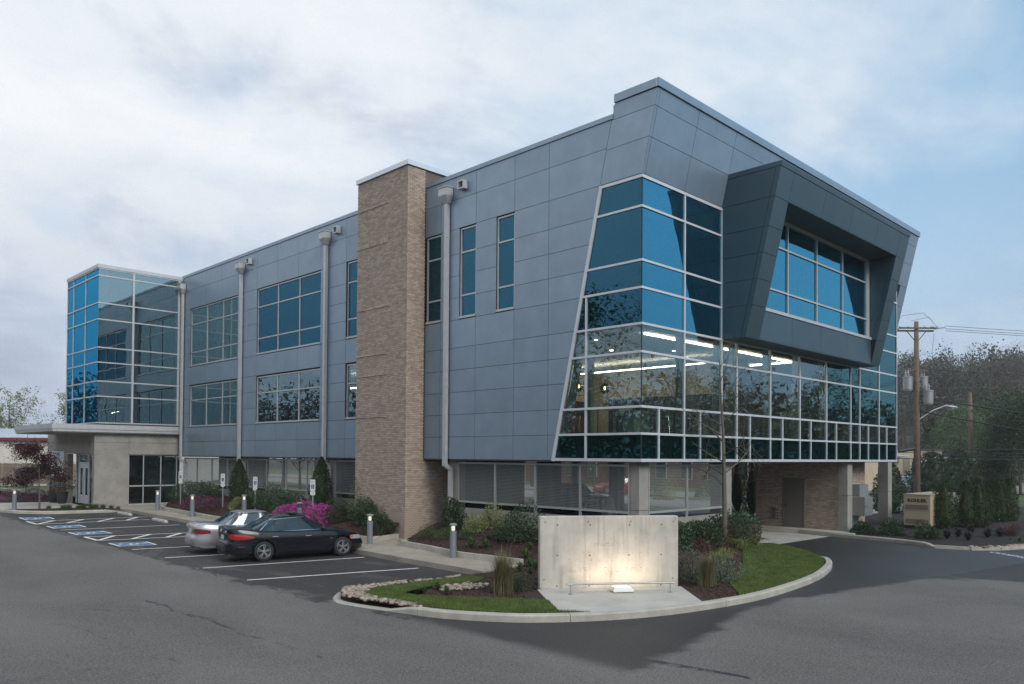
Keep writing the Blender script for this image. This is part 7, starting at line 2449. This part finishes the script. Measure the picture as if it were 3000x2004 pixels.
# trees beyond the far road, seen through the open ground floor, and round the camera side (they show in the glass)
for i, (px, d, k, s_) in enumerate(((780, 66, 2, 1.0), (830, 72, 4, 1.0), (880, 68, 2, .9), (930, 76, 4, 1.1), (1560, 78, 4, .9), (1600, 84, 2, 1.0), (1650, 80, 4, 1.0), (1700, 88, 2, 1.1), (1740, 82, 1, 1.0), (1805, 70, 1, .9))):
    x, y = camdir(px, d); far_tree(k, x, y, 0, s_, ('green tree beyond the road seen through the screens left of the brick pier' if i < 4 else 'green tree beyond the road seen through the screens right of the brick pier') if k != 1 else 'bare tree beyond the road, seen through the open ground floor', 'trees beyond the road, kind %d' % k, i)
for i, (x, y, k, s_) in enumerate(((-46, -2, 1, 1.7), (-50, 6, 4, 1.5), (-44, 13, 1, 1.5), (-52, 24, 2, 1.1), (-47, 33, 1, 1.9), (-44, 40, 4, 1.7), (-46, 48, 1, 1.8), (-54, 57, 2, 1.2), (-48, 66, 1, 1.2), (-60, 14, 3, 1.3), (-62, 36, 4, 1.4), (-60, 52, 3, 1.3),
                                   (46, -30, 4, 1.0), (62, -32, 0, 1.2), (80, -30, 4, 1.2), (98, -33, 1, 1.4), (30, -32, 1, 1.2), (120, -30, 4, 1.3), (145, -31, 0, 1.5))):
    far_tree(k, x, y, 0, s_, 'tree standing across the road, mirrored in the office glass', 'trees across the road', i * 1.1)

# ------------------------------------------------------------------ river stones
stone_me = []
for s_ in range(5):
    bm = bmesh.new(); bmesh.ops.create_icosphere(bm, subdivisions=1, radius=.5)
    g = random.Random(s_)
    for v in bm.verts:
        v.co *= g.uniform(.82, 1.15); v.co.z *= .55; v.co.x *= 1.25
    me = bpy.data.meshes.new('stone'); bm.to_mesh(me); bm.free(); me.materials.append(M['stone'])
    me.polygons.foreach_set('use_smooth', [True] * len(me.polygons)); stone_me.append(me)
sb = thing('stone_bed', 'smooth tan river stones around the left tip of the island', 'river stones')
sb['kind'] = 'structure'
regions = [([(-8.35, 2.38), (-8.92, 1.5), (-8.80, .55), (-8.62, -.1), (-8.45, .0), (-8.58, .69), (-8.47, 1.43), (-7.87, 1.86), (-8.1, 2.4)], 120, .115), ([(-8.1, 2.36), (-7.39, 2.36), (-6.0, 1.96), (-5.0, 1.97), (-5.2, 1.78), (-5.8, 1.80), (-6.6, 1.86), (-7.87, 1.86)], 75, .10), ([(-6.62, 1.0), (-5.7, .9), (-5.5, .45), (-6.0, .1), (-6.6, .35), (-6.9, .55)], 75, .10), ([(-8.45, -.02), (-8.68, -.25), (-8.52, -.75), (-8.35, -.4)], 26, .085)]
cnt = 0
for poly, n, s_ in regions:
    xs = [p[0] for p in poly]; ys_ = [p[1] for p in poly]
    done = []
    tries = 0
    while len(done) < n and tries < 6000:
        tries += 1
        x, y = random.uniform(min(xs), max(xs)), random.uniform(min(ys_), max(ys_))
        if not inside(poly, [x], [y])[0] or any((x - a) ** 2 + (y - b) ** 2 < (s_ * .62) ** 2 for a, b in done):
            continue
        done.append((x, y)); q = s_ * random.uniform(.7, 1.45)
        put('stone', random.choice(stone_me), sb, loc=(x, y, bed_h(x, y) + .025 + random.uniform(0, .02)), rot=(random.uniform(-.3, .3), random.uniform(-.3, .3), random.uniform(0, 6.3)), scale=q, world=False)
sb2 = thing('stone_edge', 'row of tan stones along the dark mulch at the right edge of the drive', 'river stones'); sb2['kind'] = 'structure'
for i in range(60):
    f = i / 60; x = 12.7 + 9 * f + random.uniform(-.1, .1); y = -5.15 - 1.85 * min(1, f * 2.2) ** .8 + random.uniform(-.05, .16)
    put('stone', random.choice(stone_me), sb2, loc=(x, y, .0), rot=(random.uniform(-.3, .3), 0, random.uniform(0, 6)), scale=random.uniform(.08, .24), world=False)

# ------------------------------------------------------------------ utility poles and lines
def wires(name, lab, pts, sag, r=.018, grp=None):
    mb = MB()
    for a, b in pts:
        a, b = Vector(a), Vector(b)
        P = []
        for i in range(17):
            q = i / 16; p = a.lerp(b, q); p.z -= sag * 4 * q * (1 - q); P.append(p)
        mb.tube(P, r, 4, cap=False)
    return mb.build(name, M['wire'], None, label=lab, cat='cable', group=grp)
UP = Vector((43.2, 6.67, -.1)); vx = Vector((.71, -.70, 0)); vd = Vector((.70, .71, 0))     # right and away, seen from the camera
t = thing('utility_pole', 'tall wooden utility pole with three grey transformers', 'utility pole', UP)
mb = MB(); mb.tube([UP + Vector((0, 0, -1)), UP + Vector((.05, 0, 6)), UP + Vector((-.03, 0, 13.25))], [.24, .20, .15], 14); mb.build('pole', M['pole_wood'], t, smooth=True)
mb = MB()
for dz, dd in ((12.6, .18), (12.75, -.18)):
    mb.beam(UP + vx * -1.35 + vd * dd + Vector((0, 0, dz)), UP + vx * 1.35 + vd * dd + Vector((0, 0, dz)), .10, .12)
mb.beam(UP + vx * -.8 + Vector((0, 0, 9.65)), UP + vx * .8 + Vector((0, 0, 9.65)), .08, .1)
for s_ in (-1, 1):
    mb.beam(UP + Vector((0, 0, 11.7)), UP + vx * (s_ * .75) + Vector((0, 0, 12.6)), .05, .05)
mb.build('crossarm', M['pole_wood'], t)
mb = MB()
for q in (-1.9, -1.6, -1.25, -.6, .6, 1.1, 1.25, 1.55):
    mb.lathe([(.04, 0), (.09, .06), (.04, .10), (.08, .15), (.03, .2)], 8, tuple(UP + vx * q + Vector((0, 0, 12.72))))
mb.tube([UP + vx * -2.0 + Vector((0, 0, 12.75)), UP + vx * -1.3 + Vector((0, 0, 12.7))], .05, 6); mb.tube([UP + vx * 1.3 + Vector((0, 0, 12.72)), UP + vx * 2.1 + Vector((0, 0, 12.85))], .05, 6)
mb.tube([UP + vx * -1.9 + Vector((0, 0, 12.9)), UP + vx * -1.0 + Vector((0, 0, 13.7)), UP + vx * .5 + Vector((0, 0, 13.9)), UP + vx * 1.2 + Vector((0, 0, 13.3))], .02, 4)
mb.tube([UP + vx * -.4 + Vector((0, 0, 13.3)), UP + vx * .9 + Vector((0, 0, 13.6)), UP + vx * 1.5 + Vector((0, 0, 12.9))], .02, 4)
mb.build('insulator', M['insul'], t)
def transformer(off_x, off_d, z, r, h):
    g_ = bpy.data.objects.new('transformer', None); C.objects.link(g_); g_.parent = t
    c0 = UP + vx * off_x + vd * off_d
    mb = MB(); mb.lathe([(r * .86, z), (r * .9, z + .06), (r * .95, z + .1), (r, z + h - .12), (r * 1.06, z + h - .1), (r * 1.06, z + h - .04), (r * .8, z + h)], 18, (c0.x, c0.y, 0)); mb.build('tank', M['galv'], g_)
    mb = MB()
    for q in (-.5, .1):
        mb.lathe([(.05, 0), (.09, .08), (.05, .16), (.08, .24), (.04, .40), (.02, .5)], 8, (c0.x + vx.x * q * r, c0.y + vx.y * q * r, z + h)); 
    mb.build('bushing', M['insul'], g_)
    mb = MB(); mb.beam(c0 + Vector((0, 0, z + h * .7)), UP + Vector((0, 0, z + h * .7)), .12, .08); mb.beam(c0 + Vector((0, 0, z + h * .25)), UP + Vector((0, 0, z + h * .25)), .12, .08); mb.build('bracket', M['black'], g_)
transformer(-.72, -.15, 8.05, .33, 1.05); transformer(.62, .2, 8.15, .30, 1.0); transformer(.68, -.35, 7.05, .34, 1.05)
mb = MB(); mb.tube([UP + Vector((0, 0, 5.95)), UP + vx * 1.2 + Vector((0, 0, 6.75)), UP + vx * 2.25 + Vector((0, 0, 7.15))], .045, 8); mb.build('lamp_arm', M['galv'], t)
hd = UP + vx * 2.6 + Vector((0, 0, 7.0))
mb = MB()
mb.lathe([(0.02, -.55), (.13, -.45), (.18, -.1), (.17, .25), (.08, .42), (.0, .46)], 14, axis='x')
o = put('lamp_head', mb.mesh('lamp_head', M['galv'], True), t, loc=hd - UP, rot=(0, R(8), math.atan2(vx.y, vx.x)), scale=(1, 1, .75), world=False)
mb = MB(); mb.lathe([(.14, .05), (.15, -.05), (.08, -.17), (0, -.2)], 14, tuple(hd - Vector((0, 0, .06)))); mb.build('lamp_bowl', M['lens'], t)
mb = MB(); mb.tube([UP + vx * -1.35 - vd * .1 + Vector((0, 0, 3.75)), UP + vx * -.2 - vd * .1 + Vector((0, 0, 3.95))], .14, 10); mb.tube([UP + vx * -.26 + Vector((0, 0, 2.0)), UP + vx * -.26 + Vector((0, 0, 3.0))], .08, 8); mb.build('splice_case', M['black'], t)
mb = MB()
for q in (.22, .17):
    mb.tube([UP + vx * q - vd * .08 + Vector((0, 0, -.5)), UP + vx * q - vd * .08 + Vector((0, 0, 4.8))], .035, 6)
mb.tube([UP + vx * .9 + Vector((0, 0, 9.1)), UP + vx * 1.5 + Vector((0, 0, 9.2)), UP + vx * 2.0 + Vector((0, 0, 8.0)), UP + vx * 1.5 + Vector((0, 0, 7.0)), UP + vx * .4 + Vector((0, 0, 6.6))], .02, 5)
mb.tube([UP + vx * 1.3 + Vector((0, 0, 12.4)), UP + vx * 1.15 + Vector((0, 0, 11)), UP + vx * 1.3 + Vector((0, 0, 10)), UP + vx * .7 + Vector((0, 0, 9.3))], .012, 4)
mb.tube([UP + vx * -1.6 + Vector((0, 0, 12.3)), UP + vx * -1.3 + Vector((0, 0, 10.6)), UP + vx * -.75 + Vector((0, 0, 9.8))], .012, 4)
mb.build('conduit', M['wire'], t)
P2 = Vector((70.6, 10.5, -.1))
t2 = thing('utility_pole', 'plain weathered wooden pole with cut top behind the clipped conifers', 'utility pole', P2)
mb = MB(); mb.tube([P2 + Vector((0, 0, -1)), P2 + Vector((.05, 0, 5)), P2 + Vector((0, 0, 9.95))], [.22, .19, .165], 12); mb.build('pole', M['pole_wood'], t2, smooth=True)
far = vx * 70 + vd * 8
wires('power_line', 'top group of thin power lines running right from the tall utility pole', [(UP + vx * 2.1 + Vector((0, 0, z)), UP + vx * 2.1 + far + Vector((0, 0, z - .6))) for z in (12.95, 12.75, 12.6)], .5, .016)
wires('power_line', 'single thin power line below the top crossarm', [(UP + vx * .8 + Vector((0, 0, 9.75)), UP + far + Vector((0, 0, 8.8)))], .5, .014)
wires('power_line', 'thick twisted cable sloping right past the street lamp', [(UP + vx * .9 + Vector((0, 0, 7.6)), UP + vx * 26 - vd * 8 + Vector((0, 0, 3.6)))], .3, .045)
wires('power_line', 'thick twisted cable sloping right below the street lamp arm', [(UP + vx * .2 + Vector((0, 0, 6.7)), UP + vx * 24 - vd * 6 + Vector((0, 0, 2.6)))], .35, .045)
wires('power_line', 'steep thick cable dropping from pole to the lower lines', [(UP + vx * .2 + Vector((0, 0, 6.6)), UP + vx * 7 + vd * 10 + Vector((0, 0, 3.2)))], .25, .035)
wires('power_line', 'three parallel communication lines crossing behind both poles', [(UP + vx * -40 + vd * -2 + Vector((0, 0, z - .6)), UP + vx * 60 + vd * 6 + Vector((0, 0, z - .5))) for z in (5.05, 4.75, 4.3)], .55, .025)
wires('power_line', 'lowest thin line crossing between the two poles', [(UP + vx * .2 + Vector((0, 0, 3.55)), UP + vx * 60 + vd * 6 + Vector((0, 0, 3.0)))], .2, .022)
wires('power_line', 'bundle of dark cables sagging from tall pole to the plain pole', [(UP + vx * .2 + Vector((0, 0, z)), P2 + Vector((0, 0, 6.2 + .3 * k))) for k, z in enumerate((4.9, 5.0, 5.1))], .5, .024)
wires('guy_wire', 'slack guy wire rising to the plain pole top', [(P2 + vx * -7 + vd * -8 + Vector((0, 0, 3.2)), P2 + Vector((0, 0, 9.6)))], .15, .016)
gw0 = P2 + vx * 11 + vd * -14
wires('guy_wire', 'straight guy wire with yellow guard at far right', [(P2 + vx * 3.5 + Vector((0, 0, 8.5)), gw0 + Vector((0, 0, .2)))], .0, .016)
tg = thing('guy_guard', 'yellow guard sleeve on the guy wire at far right', 'guy guard', gw0)
top_ = (P2 + vx * 3.5 + Vector((0, 0, 8.5)) - gw0 - Vector((0, 0, .2))).normalized()
mb = MB(); mb.tube([gw0 + Vector((0, 0, .2)) + top_ * .8, gw0 + Vector((0, 0, .2)) + top_ * 2.3], .05, 6); mb.build('sleeve', M['yellow'], tg)

# ------------------------------------------------------------------ buildings beyond
t = thing('cream_building', 'low cream block building with dark flat roof at right', 'building', (62, 17, 0))
a, b = Vector((61.0, 17.3, 0)), Vector((81.8, 16.5, 0)); bk = Vector((.05, 1, 0)) * 14
d = (b - a).normalized()
mb = MB()
Pq = [a, b, b + bk, a + bk]
mb.raw([(p.x, p.y, -1) for p in Pq] + [(p.x, p.y, 4.0) for p in Pq], [(0, 1, 5, 4), (1, 2, 6, 5), (2, 3, 7, 6), (3, 0, 4, 7), (4, 5, 6, 7)])
mb.build('wall', M['beige_wall'], t)
mb = MB()
off_ = Vector((0, -.12, 0))
mb.raw([(p.x, p.y - .12, 4.0) for p in Pq[:2]] + [(p.x, p.y + .2, 4.0) for p in Pq[2:]] + [(p.x, p.y - .12, 4.25) for p in Pq[:2]] + [(p.x, p.y + .2, 4.25) for p in Pq[2:]], [(3, 2, 1, 0), (0, 1, 5, 4), (1, 2, 6, 5), (2, 3, 7, 6), (3, 0, 4, 7), (4, 5, 6, 7)])
mb.build('roof', M['roofing'], t)
mb = MB(); p = a + d * 8.2
mb.lathe([(.16, 4.25), (.16, 5.0), (.28, 5.05), (.28, 5.2)], 12, (p.x, p.y + 1, 0)); mb.build('flue', M['galv'], t)
mb = MB()
q = a + d * 3.2; mb.box(q.x, q.x + .5, q.y - .10, q.y - .0, -.2, 2.2)
mb.build('window', M['cab_grey'], t)
mb = MB()
for k in range(6):
    q = a + d * (9.4 + k * .32); mb.tube([(q.x, q.y - .1, -.4), (q.x, q.y - .1, 3.2)], .035, 5)
mb.box(q.x - 1.0, q.x - .4, q.y - .25, q.y - .05, .3, 1.1)
mb.build('conduit', M['cab_grey'], t)
mb = MB(); q = a + d * 5.4
mb.obox((q.x + 1.4, q.y - .5, 3.3), (1.6, 0, 0), (0, .7, -.1), (0, .02, .06)); mb.build('awning', M['roof_pale'], t)
t = thing('cream_annex', 'small cream annex with sloped grey roof right of the block building', 'building', (84, 17.5, 0))
mb = MB(); mb.box(81.9, 88.5, 15.4, 24, -1, 2.2); mb.build('wall', M['beige_wall'], t)
mb = MB(); mb.raw([(81.6, 16.9, 3.4), (89.2, 13.9, 3.0), (89.2, 24, 3.4), (81.6, 24, 3.8), (81.6, 14.6, 2.0), (89.2, 14.0, 2.9)], [(0, 4, 5, 1), (0, 1, 2, 3)])
mb.raw([(81.7, 15.2, 2.2), (88.6, 15.2, 2.2), (88.6, 15.2, 2.9), (81.7, 15.2, 2.3)], [(0, 1, 2, 3)])
mb.build('roof', M['slate_roof'], t)
tx = Vector((92.4, 17.2, 0)); te = Vector((1.69, -1.66, 0)).normalized(); tb_ = Vector((.7, .71, 0))
t = thing('food_trailer', 'dark maroon trailer with a roof vent behind the plain pole', 'trailer', tx)
mb = MB()
def tr(u, v, z):
    return tuple(tx + te * u + tb_ * v + Vector((0, 0, z)))
def tbox(q, u0, u1, v0, v1, z0, z1):
    q.raw([tr(u0, v0, z0), tr(u1, v0, z0), tr(u1, v1, z0), tr(u0, v1, z0), tr(u0, v0, z1), tr(u1, v0, z1), tr(u1, v1, z1), tr(u0, v1, z1)], [(3, 2, 1, 0), (4, 5, 6, 7), (0, 1, 5, 4), (1, 2, 6, 5), (2, 3, 7, 6), (3, 0, 4, 7)])
tbox(mb, 0, 2.35, 0, 5, .35, 2.6); mb.build('body', M['maroon'], t)
mb = MB(); tbox(mb, -.04, 2.39, -.04, 5, 2.6, 2.68); tbox(mb, -.03, .05, -.03, .05, .35, 2.6); mb.build('trim', M['white'], t)
mb = MB(); tbox(mb, .3, .95, -.04, 0, .5, 1.3); mb.build('hatch_frame', M['white'], t)
mb = MB(); tbox(mb, .36, .89, -.06, -.02, .56, 1.24); mb.build('hatch', M['maroon'], t)
mb = MB(); p = tx + te * 2.05 + tb_ * 1.0; mb.lathe([(.3, 2.68), (.3, 3.0), (.42, 3.02), (.42, 3.5)], 14, (p.x, p.y, 0)); mb.build('vent', M['white'], t)
mb = MB(); p = tx + te * 1.2 + tb_ * .5; mb.lathe([(.25, 2.68), (.22, 2.85), (.1, 2.95), (0, 2.97)], 12, (p.x, p.y, 0)); mb.build('dome', M['white_plastic'], t)
mb = MB()
for u in (.4, 1.9):
    p = tx + te * u + tb_ * 1.5; mb.lathe([(.33, -.1), (.33, .1)], 14, (p.x, p.y, .25), axis='y')
mb.build('wheel', M['rubber'], t)
yb_ = thing('yellow_post', 'tallest yellow steel post by the pale blue SUV', 'post', (57.2, 11.6, -.1), group='yellow steel posts')
mb = MB(); mb.lathe([(.07, -.1), (.07, 1.25), (.04, 1.3), (0, 1.31)], 10); mb.build('tube', M['yellow'], yb_, world=False)
mb = MB(); mb.lathe([(.073, 1.05), (.073, 1.15)], 10, cap=False); mb.build('band', M['white'], yb_, world=False)
dup(yb_, (57.9, 11.4, -.5), 0, 'middle short yellow steel post'); dup(yb_, (58.4, 11.0, -.5), 0, 'right short yellow steel post')
# left: warehouse and fence
t = thing('white_warehouse', 'long white metal warehouse with red eave trim at left', 'warehouse', (2, 82, 0))
e0, e1 = Vector((-20, 101, 0)), Vector((14, 67, 0)); ed = (e1 - e0).normalized(); eb = Vector((.70, .71, 0))
mb = MB(); w0, w1 = e0, e1
mb.raw([(w0.x, w0.y, -1), (w1.x, w1.y, -1), (w1.x, w1.y, 4.35), (w0.x, w0.y, 4.35)], [(0, 1, 2, 3)])
mb.raw([(w1.x, w1.y, -1), (w1.x + eb.x * 16, w1.y + eb.y * 16, -1), (w1.x + eb.x * 16, w1.y + eb.y * 16, 4.35), (w1.x + eb.x * 8, w1.y + eb.y * 8, 5.6), (w1.x, w1.y, 4.35)], [(0, 1, 2, 3, 4)])
L_ = (e1 - e0).length
mb.build('wall', M['warehouse'], t)
mb = MB(); p0_, p1_ = e0 - eb * .25, e1 - eb * .25
mb.beam(p0_ + Vector((0, 0, 4.45)), p1_ + Vector((0, 0, 4.45)), .25, .28); mb.build('eave_trim', M['red_trim'], t)
mb = MB()
mb.raw([tuple(p0_ + Vector((0, 0, 4.60))), tuple(p1_ + Vector((0, 0, 4.60))), tuple(e1 + eb * 8 + Vector((0, 0, 5.75))), tuple(e0 + eb * 8 + Vector((0, 0, 5.75)))], [(0, 1, 2, 3)])
for i in range(60):
    q0 = e0 + ed * (i * L_ / 60) - eb * .25; q1 = q0 + eb * 8.2
    mb.beam(q0 + Vector((0, 0, 4.63)), q1 + Vector((0, 0, 5.77)), .05, .06)
mb.build('roof', M['roof_pale'], t)
tf = thing('board_fence', 'weathered wooden board fence in front of the white warehouse', 'fence', (1, 76, 0))
f0, f1 = Vector((-6.5, 82.6, 0)), Vector((7.5, 69.8, 0)); fd = (f1 - f0).normalized(); fl_ = (f1 - f0).length
fm = MB(); fm.raw([(-.07, -.012, 0), (.07, -.012, 0), (.07, .012, 0), (-.07, .012, 0), (-.07, -.012, 1.95), (.07, -.012, 1.95), (.07, .012, 1.95), (-.07, .012, 1.95), (-.04, -.012, 2.0), (.04, -.012, 2.0), (.04, .012, 2.0), (-.04, .012, 2.0)],
    [(3, 2, 1, 0), (0, 1, 5, 4), (1, 2, 6, 5), (2, 3, 7, 6), (3, 0, 4, 7), (4, 5, 9, 8), (5, 6, 10, 9), (6, 7, 11, 10), (7, 4, 8, 11), (8, 9, 10, 11)])
fme = fm.mesh('fence_board', M['fence'])
k = int(fl_ / .152)
for i in range(k):
    p = f0 + fd * (i + .5) * .152
    put('fence_board', fme, tf, loc=(p.x - 1, p.y - 76, .05 + random.uniform(-.03, .03)), rot=(0, random.uniform(-.006, .006), math.atan2(fd.y, fd.x)), world=False)
mb = MB()
for z in (.4, 1.0, 1.65):
    mb.beam(f0 + eb * .04 + Vector((0, 0, z)), f1 + eb * .04 + Vector((0, 0, z)), .04, .09)
mb.build('rail', M['fence'], tf)
shrub('fence_shrub', 'small rounded shrub before the wooden fence', 'shrub', (1.2, 75.9, .1), 180, .55, 1.0, 900, .10, .05, 'leaf_dark')
fk = thing('far_kerb', 'straight concrete kerb before the wooden fence', 'kerb', (0, 71, 0))
kb = smooth_path([(-12, 82), (-.3, 72.1), (1.4, 70.2), (10, 62)], 2)
mb = MB()
for p, q in zip(kb[:-1], kb[1:]):
    mb.beam((*p, .12), (*q, .12), .2, .22)
mb.build('kerb_stone', M['kerb'], fk)
sheet('fence_bed', [(-12, 82.2), (1.4, 70.4), (10, 62.2), (14, 66), (-8, 86)], lambda x, y: .16, M['mulch_dark'], kind='structure')
# beyond the far road: brick building and a red car
t = thing('brick_building', 'low brown brick building beyond the road, seen under the offices', 'building', (50, 30, 0))
mb = MB(); mb.box(49, 62, 18.5, 52, -.5, 5.2); mb.build('wall', M['red_brick'], t)
mb = MB(); mb.box(48.4, 62.5, 18, 52.5, 5.2, 5.6); mb.build('roof', M['slate_roof'], t)
for k, y in enumerate(np.arange(20.2, 50, 3.0)):
    mb = MB(); mb.box(48.93, 49.02, y, y + 1.3, .9, 2.9); f_ = mb.build('window', M['white'], t)
    mb = MB(); mb.box(48.90, 48.94, y + .07, y + 1.23, .97, 2.83); mb.build('pane', M['car_glass_dark'], f_)
for i, (px, d, lab) in enumerate(((1925, 62, 'round green bush before the brown brick building, left one'), (1945, 58, 'lime green round bush before the brown brick building'), (2065, 62, 'round green bush before the brown brick building, right one'))):
    x, y = camdir(px, d); shrub('round_bush', lab, 'shrub', (x, y, .0), 190 + i, .9, 1.3, 900, .13, .07, 'leaf_mid' if i != 1 else 'leaf_lime', None, depth=.6)
suv3 = dict(silver); suv3['paint'] = M['red_trim']; suv3['handle_m'] = M['red_trim']
x, y = camdir(1822, 66); make_car('parked_car', 'red car beyond the road glimpsed through the wire screen', (x, y, .0), R(140), 1.0, suv3)
# grey covered motorcycle under the building
t = thing('covered_motorcycle', 'motorcycle under a pale grey cover behind the wire screen', 'motorcycle', (4.4, 4.6, zl(4) + .2), R(35))
g = np.random.default_rng(8)
mb = MB(); nx2, nz2 = 28, 10
for i in range(nx2):
    for j in range(nz2):
        a = 2 * math.pi * i / nx2; q = j / (nz2 - 1)
        fold = 1 + .06 * math.sin(a * 9) * (1 - q) + .03 * math.sin(a * 17)
        rx_, ry_ = .95 * (1 - .45 * q ** 2.5) * fold, .40 * (1 - .55 * q ** 2) * fold
        z = 1.0 * q + .28 * q ** 3 * (1 + math.cos(a))
        mb.v.append((rx_ * math.cos(a), ry_ * math.sin(a), z))
for i in range(nx2):
    for j in range(nz2 - 1):
        i2 = (i + 1) % nx2
        mb.f.append((i * nz2 + j, i2 * nz2 + j, i2 * nz2 + j + 1, i * nz2 + j + 1)); mb.m.append(0)
mb.f.append(tuple(i * nz2 + nz2 - 1 for i in range(nx2))); mb.m.append(0)
mb.build('cover', M['tarp'], t, smooth=True, world=False)
mb = MB()
for x in (-.62, .62):
    mb.lathe([(.20, -.05), (.29, -.05), (.30, 0), (.29, .05), (.20, .05)], 18, (x, 0, .30), axis='y')
mb.build('wheel', M['rubber'], t, world=False)

# ------------------------------------------------------------------ furniture behind the corner glass
FZ = 3.745
def chair_parts(t):
    mb = MB()
    V, n1, n2 = [], 9, 10
    for j in range(n2):
        for i in range(n1):
            u = (i / (n1 - 1) - .5)
            q = j / (n2 - 1)
            if q < .5:
                x, z = .22 - .44 * q * 2 * .95, .66 + .015 * (2 * u) ** 2 * 3
            else:
                x, z = -.20 - .10 * (q - .5) * 2, .68 + .34 * (q - .5) * 2
            w_ = .22 * (1 if q < .8 else 1 - (q - .8) * 1.6)
            V.append((x + .06 * (2 * u) ** 2 * (q > .45), 2 * u * w_, z))
    mb.raw(V, [(j * n1 + i, j * n1 + i + 1, (j + 1) * n1 + i + 1, (j + 1) * n1 + i) for j in range(n2 - 1) for i in range(n1 - 1)])
    mb.build('seat_shell', M['planter_grey'], t, smooth=True, world=False)
    for sx, sy in ((1, 1), (1, -1), (-1, 1), (-1, -1)):
        mb = MB(); mb.tube([(sx * .10, sy * .12, .655), (sx * .22, sy * .21, 0)], .011, 6); mb.build('leg', M['chrome'], t, world=False)
    mb = MB(); mb.tube([(.19, .18, .2), (.19, -.18, .2), (-.19, -.18, .2), (-.19, .18, .2), (.19, .18, .2)], .008, 5); mb.build('foot_ring', M['chrome'], t, world=False)
ch = thing('cafe_chair', 'tall shell seat chair behind the slanted edge of the corner glass', 'chair', (.75, 2.75, FZ), R(40), 'shell seat chairs inside the corner glass')
chair_parts(ch)
for x, y, r_, lab in ((1.4, 1.55, 200, 'shell seat chair just right of the first upright in the corner glass'), (1.2, .85, 120, 'shell seat chair in the middle of the long corner pane'), (2.6, .95, 20, 'shell seat chair right of the glass corner'), (3.6, 1.6, 210, 'shell seat chair behind the second narrow pane right of the corner'), (2.5, 2.6, 70, 'shell seat chair standing deeper behind the corner glass'), (4.9, 1.3, 150, 'shell seat chair beside the pale planter box')):
    dup(ch, (x, y, FZ), R(r_), lab)
def cafe_table(x, y, L, W_, lab):
    t = thing('cafe_table', lab, 'table', (x, y, FZ))
    mb = MB(); mb.box(-L / 2, L / 2, -W_ / 2, W_ / 2, .87, .90); mb.build('tabletop', M['int_ceil'], t, world=False)
    for sx in (-1, 1):
        for sy in (-1, 1):
            mb = MB(); mb.tube([(sx * (L / 2 - .1), sy * (W_ / 2 - .08), 0), (sx * (L / 2 - .1), sy * (W_ / 2 - .08), .87)], .02, 6); mb.build('leg', M['chrome'], t, world=False)
cafe_table(1.6, 2.2, 1.1, .8, 'pale table behind the slanted end of the corner glass'); cafe_table(3.2, 1.7, 1.6, .8, 'pale table behind the panes right of the glass corner'); cafe_table(6.7, 1.7, 2.6, .8, 'long pale counter table behind the middle panes')
def plant_box(x, y, z, L, h, lab, m='planter_grey', pl='leaf_dark', ph=.35, hang=False):
    t = thing('planter_box', lab, 'planter', (x, y, z))
    mb = MB(); mb.box(-L / 2, L / 2, -.18, .18, 0, h); mb.build('box', M[m], t, world=False)
    put('plant', strap(int(x * 10) + 400, .42, ph, 40, pl, .02, .7), t, loc=(0, 0, h), world=False)
    if hang:
        mb = MB(); mb.tube([(0, 0, 0), (0, 0, -(z - FZ))], .015, 6); mb.build('stand', M['chrome'], t, world=False)
plant_box(.62, .62, FZ, .75, .72, 'pale planter box at the inside of the glass corner'); plant_box(4.3, .6, FZ, .6, .62, 'pale planter box with dark upright leaves behind the third bay', ph=.9)
plant_box(9.35, .75, 4.15, .62, .3, 'pale trough on a stand behind the low panes', hang=True); plant_box(11.0, .8, 5.0, .5, .36, 'hanging pale planter with spiky leaves behind the glass', hang=True, ph=.7); plant_box(10.6, .8, 4.6, .34, .3, 'smaller pale planter below the hanging one', hang=True)
plant_box(-2.2, 33.0, 4.71, .75, .28, 'pale trough with spiky leaves inside the glass tower, right one', ph=.5); plant_box(-3.4, 33.1, 4.71, .75, .25, 'pale trough with spiky leaves inside the glass tower, left one', ph=.5)
def globe(x, y, z, lab):
    t = thing('globe_lamp', lab, 'pendant lamp', (x, y, z), group='glass globe lamps inside the corner')
    mb = MB(); mb.lathe([(.16 * math.cos(a), .16 * math.sin(a)) for a in np.linspace(-1.55, 1.3, 9)], 16, cap=False); mb.build('globe', M['car_glass'], t, smooth=True, world=False)
    mb = MB(); mb.lathe([(0, -.05), (.035, -.02), (.035, .04), (.015, .08)], 10); mb.build('bulb', M['bulb'], t, world=False)
    mb = MB(); mb.tube([(0, 0, .12), (0, 0, 6.92 - z)], .006, 4); mb.lathe([(.03, .08), (.03, .18)], 8); mb.build('cord', M['black'], t, world=False)
globe(.95, 3.15, 5.35, 'lit glass globe lamp behind the slanted edge of the corner glass'); globe(1.6, 2.6, 5.3, 'glass globe lamp right of the lit one')

# ------------------------------------------------------------------ mist
hz = bpy.data.materials.new('mist'); hz.use_nodes = True
hn = hz.node_tree.nodes; hn.remove(hn['Principled BSDF'])
vol = hn.new('ShaderNodeVolumePrincipled')
vol.inputs['Color'].default_value = (0.86, 0.89, 0.94, 1); vol.inputs['Density'].default_value = 0.0005; vol.inputs['Anisotropy'].default_value = 0.0
hz.node_tree.links.new(vol.outputs[0], hn['Material Output'].inputs['Volume'])
mb = MB(); mb.box(-520, 720, -520, 720, -3.5, 60)
mb.build('haze', hz, None, kind='stuff')
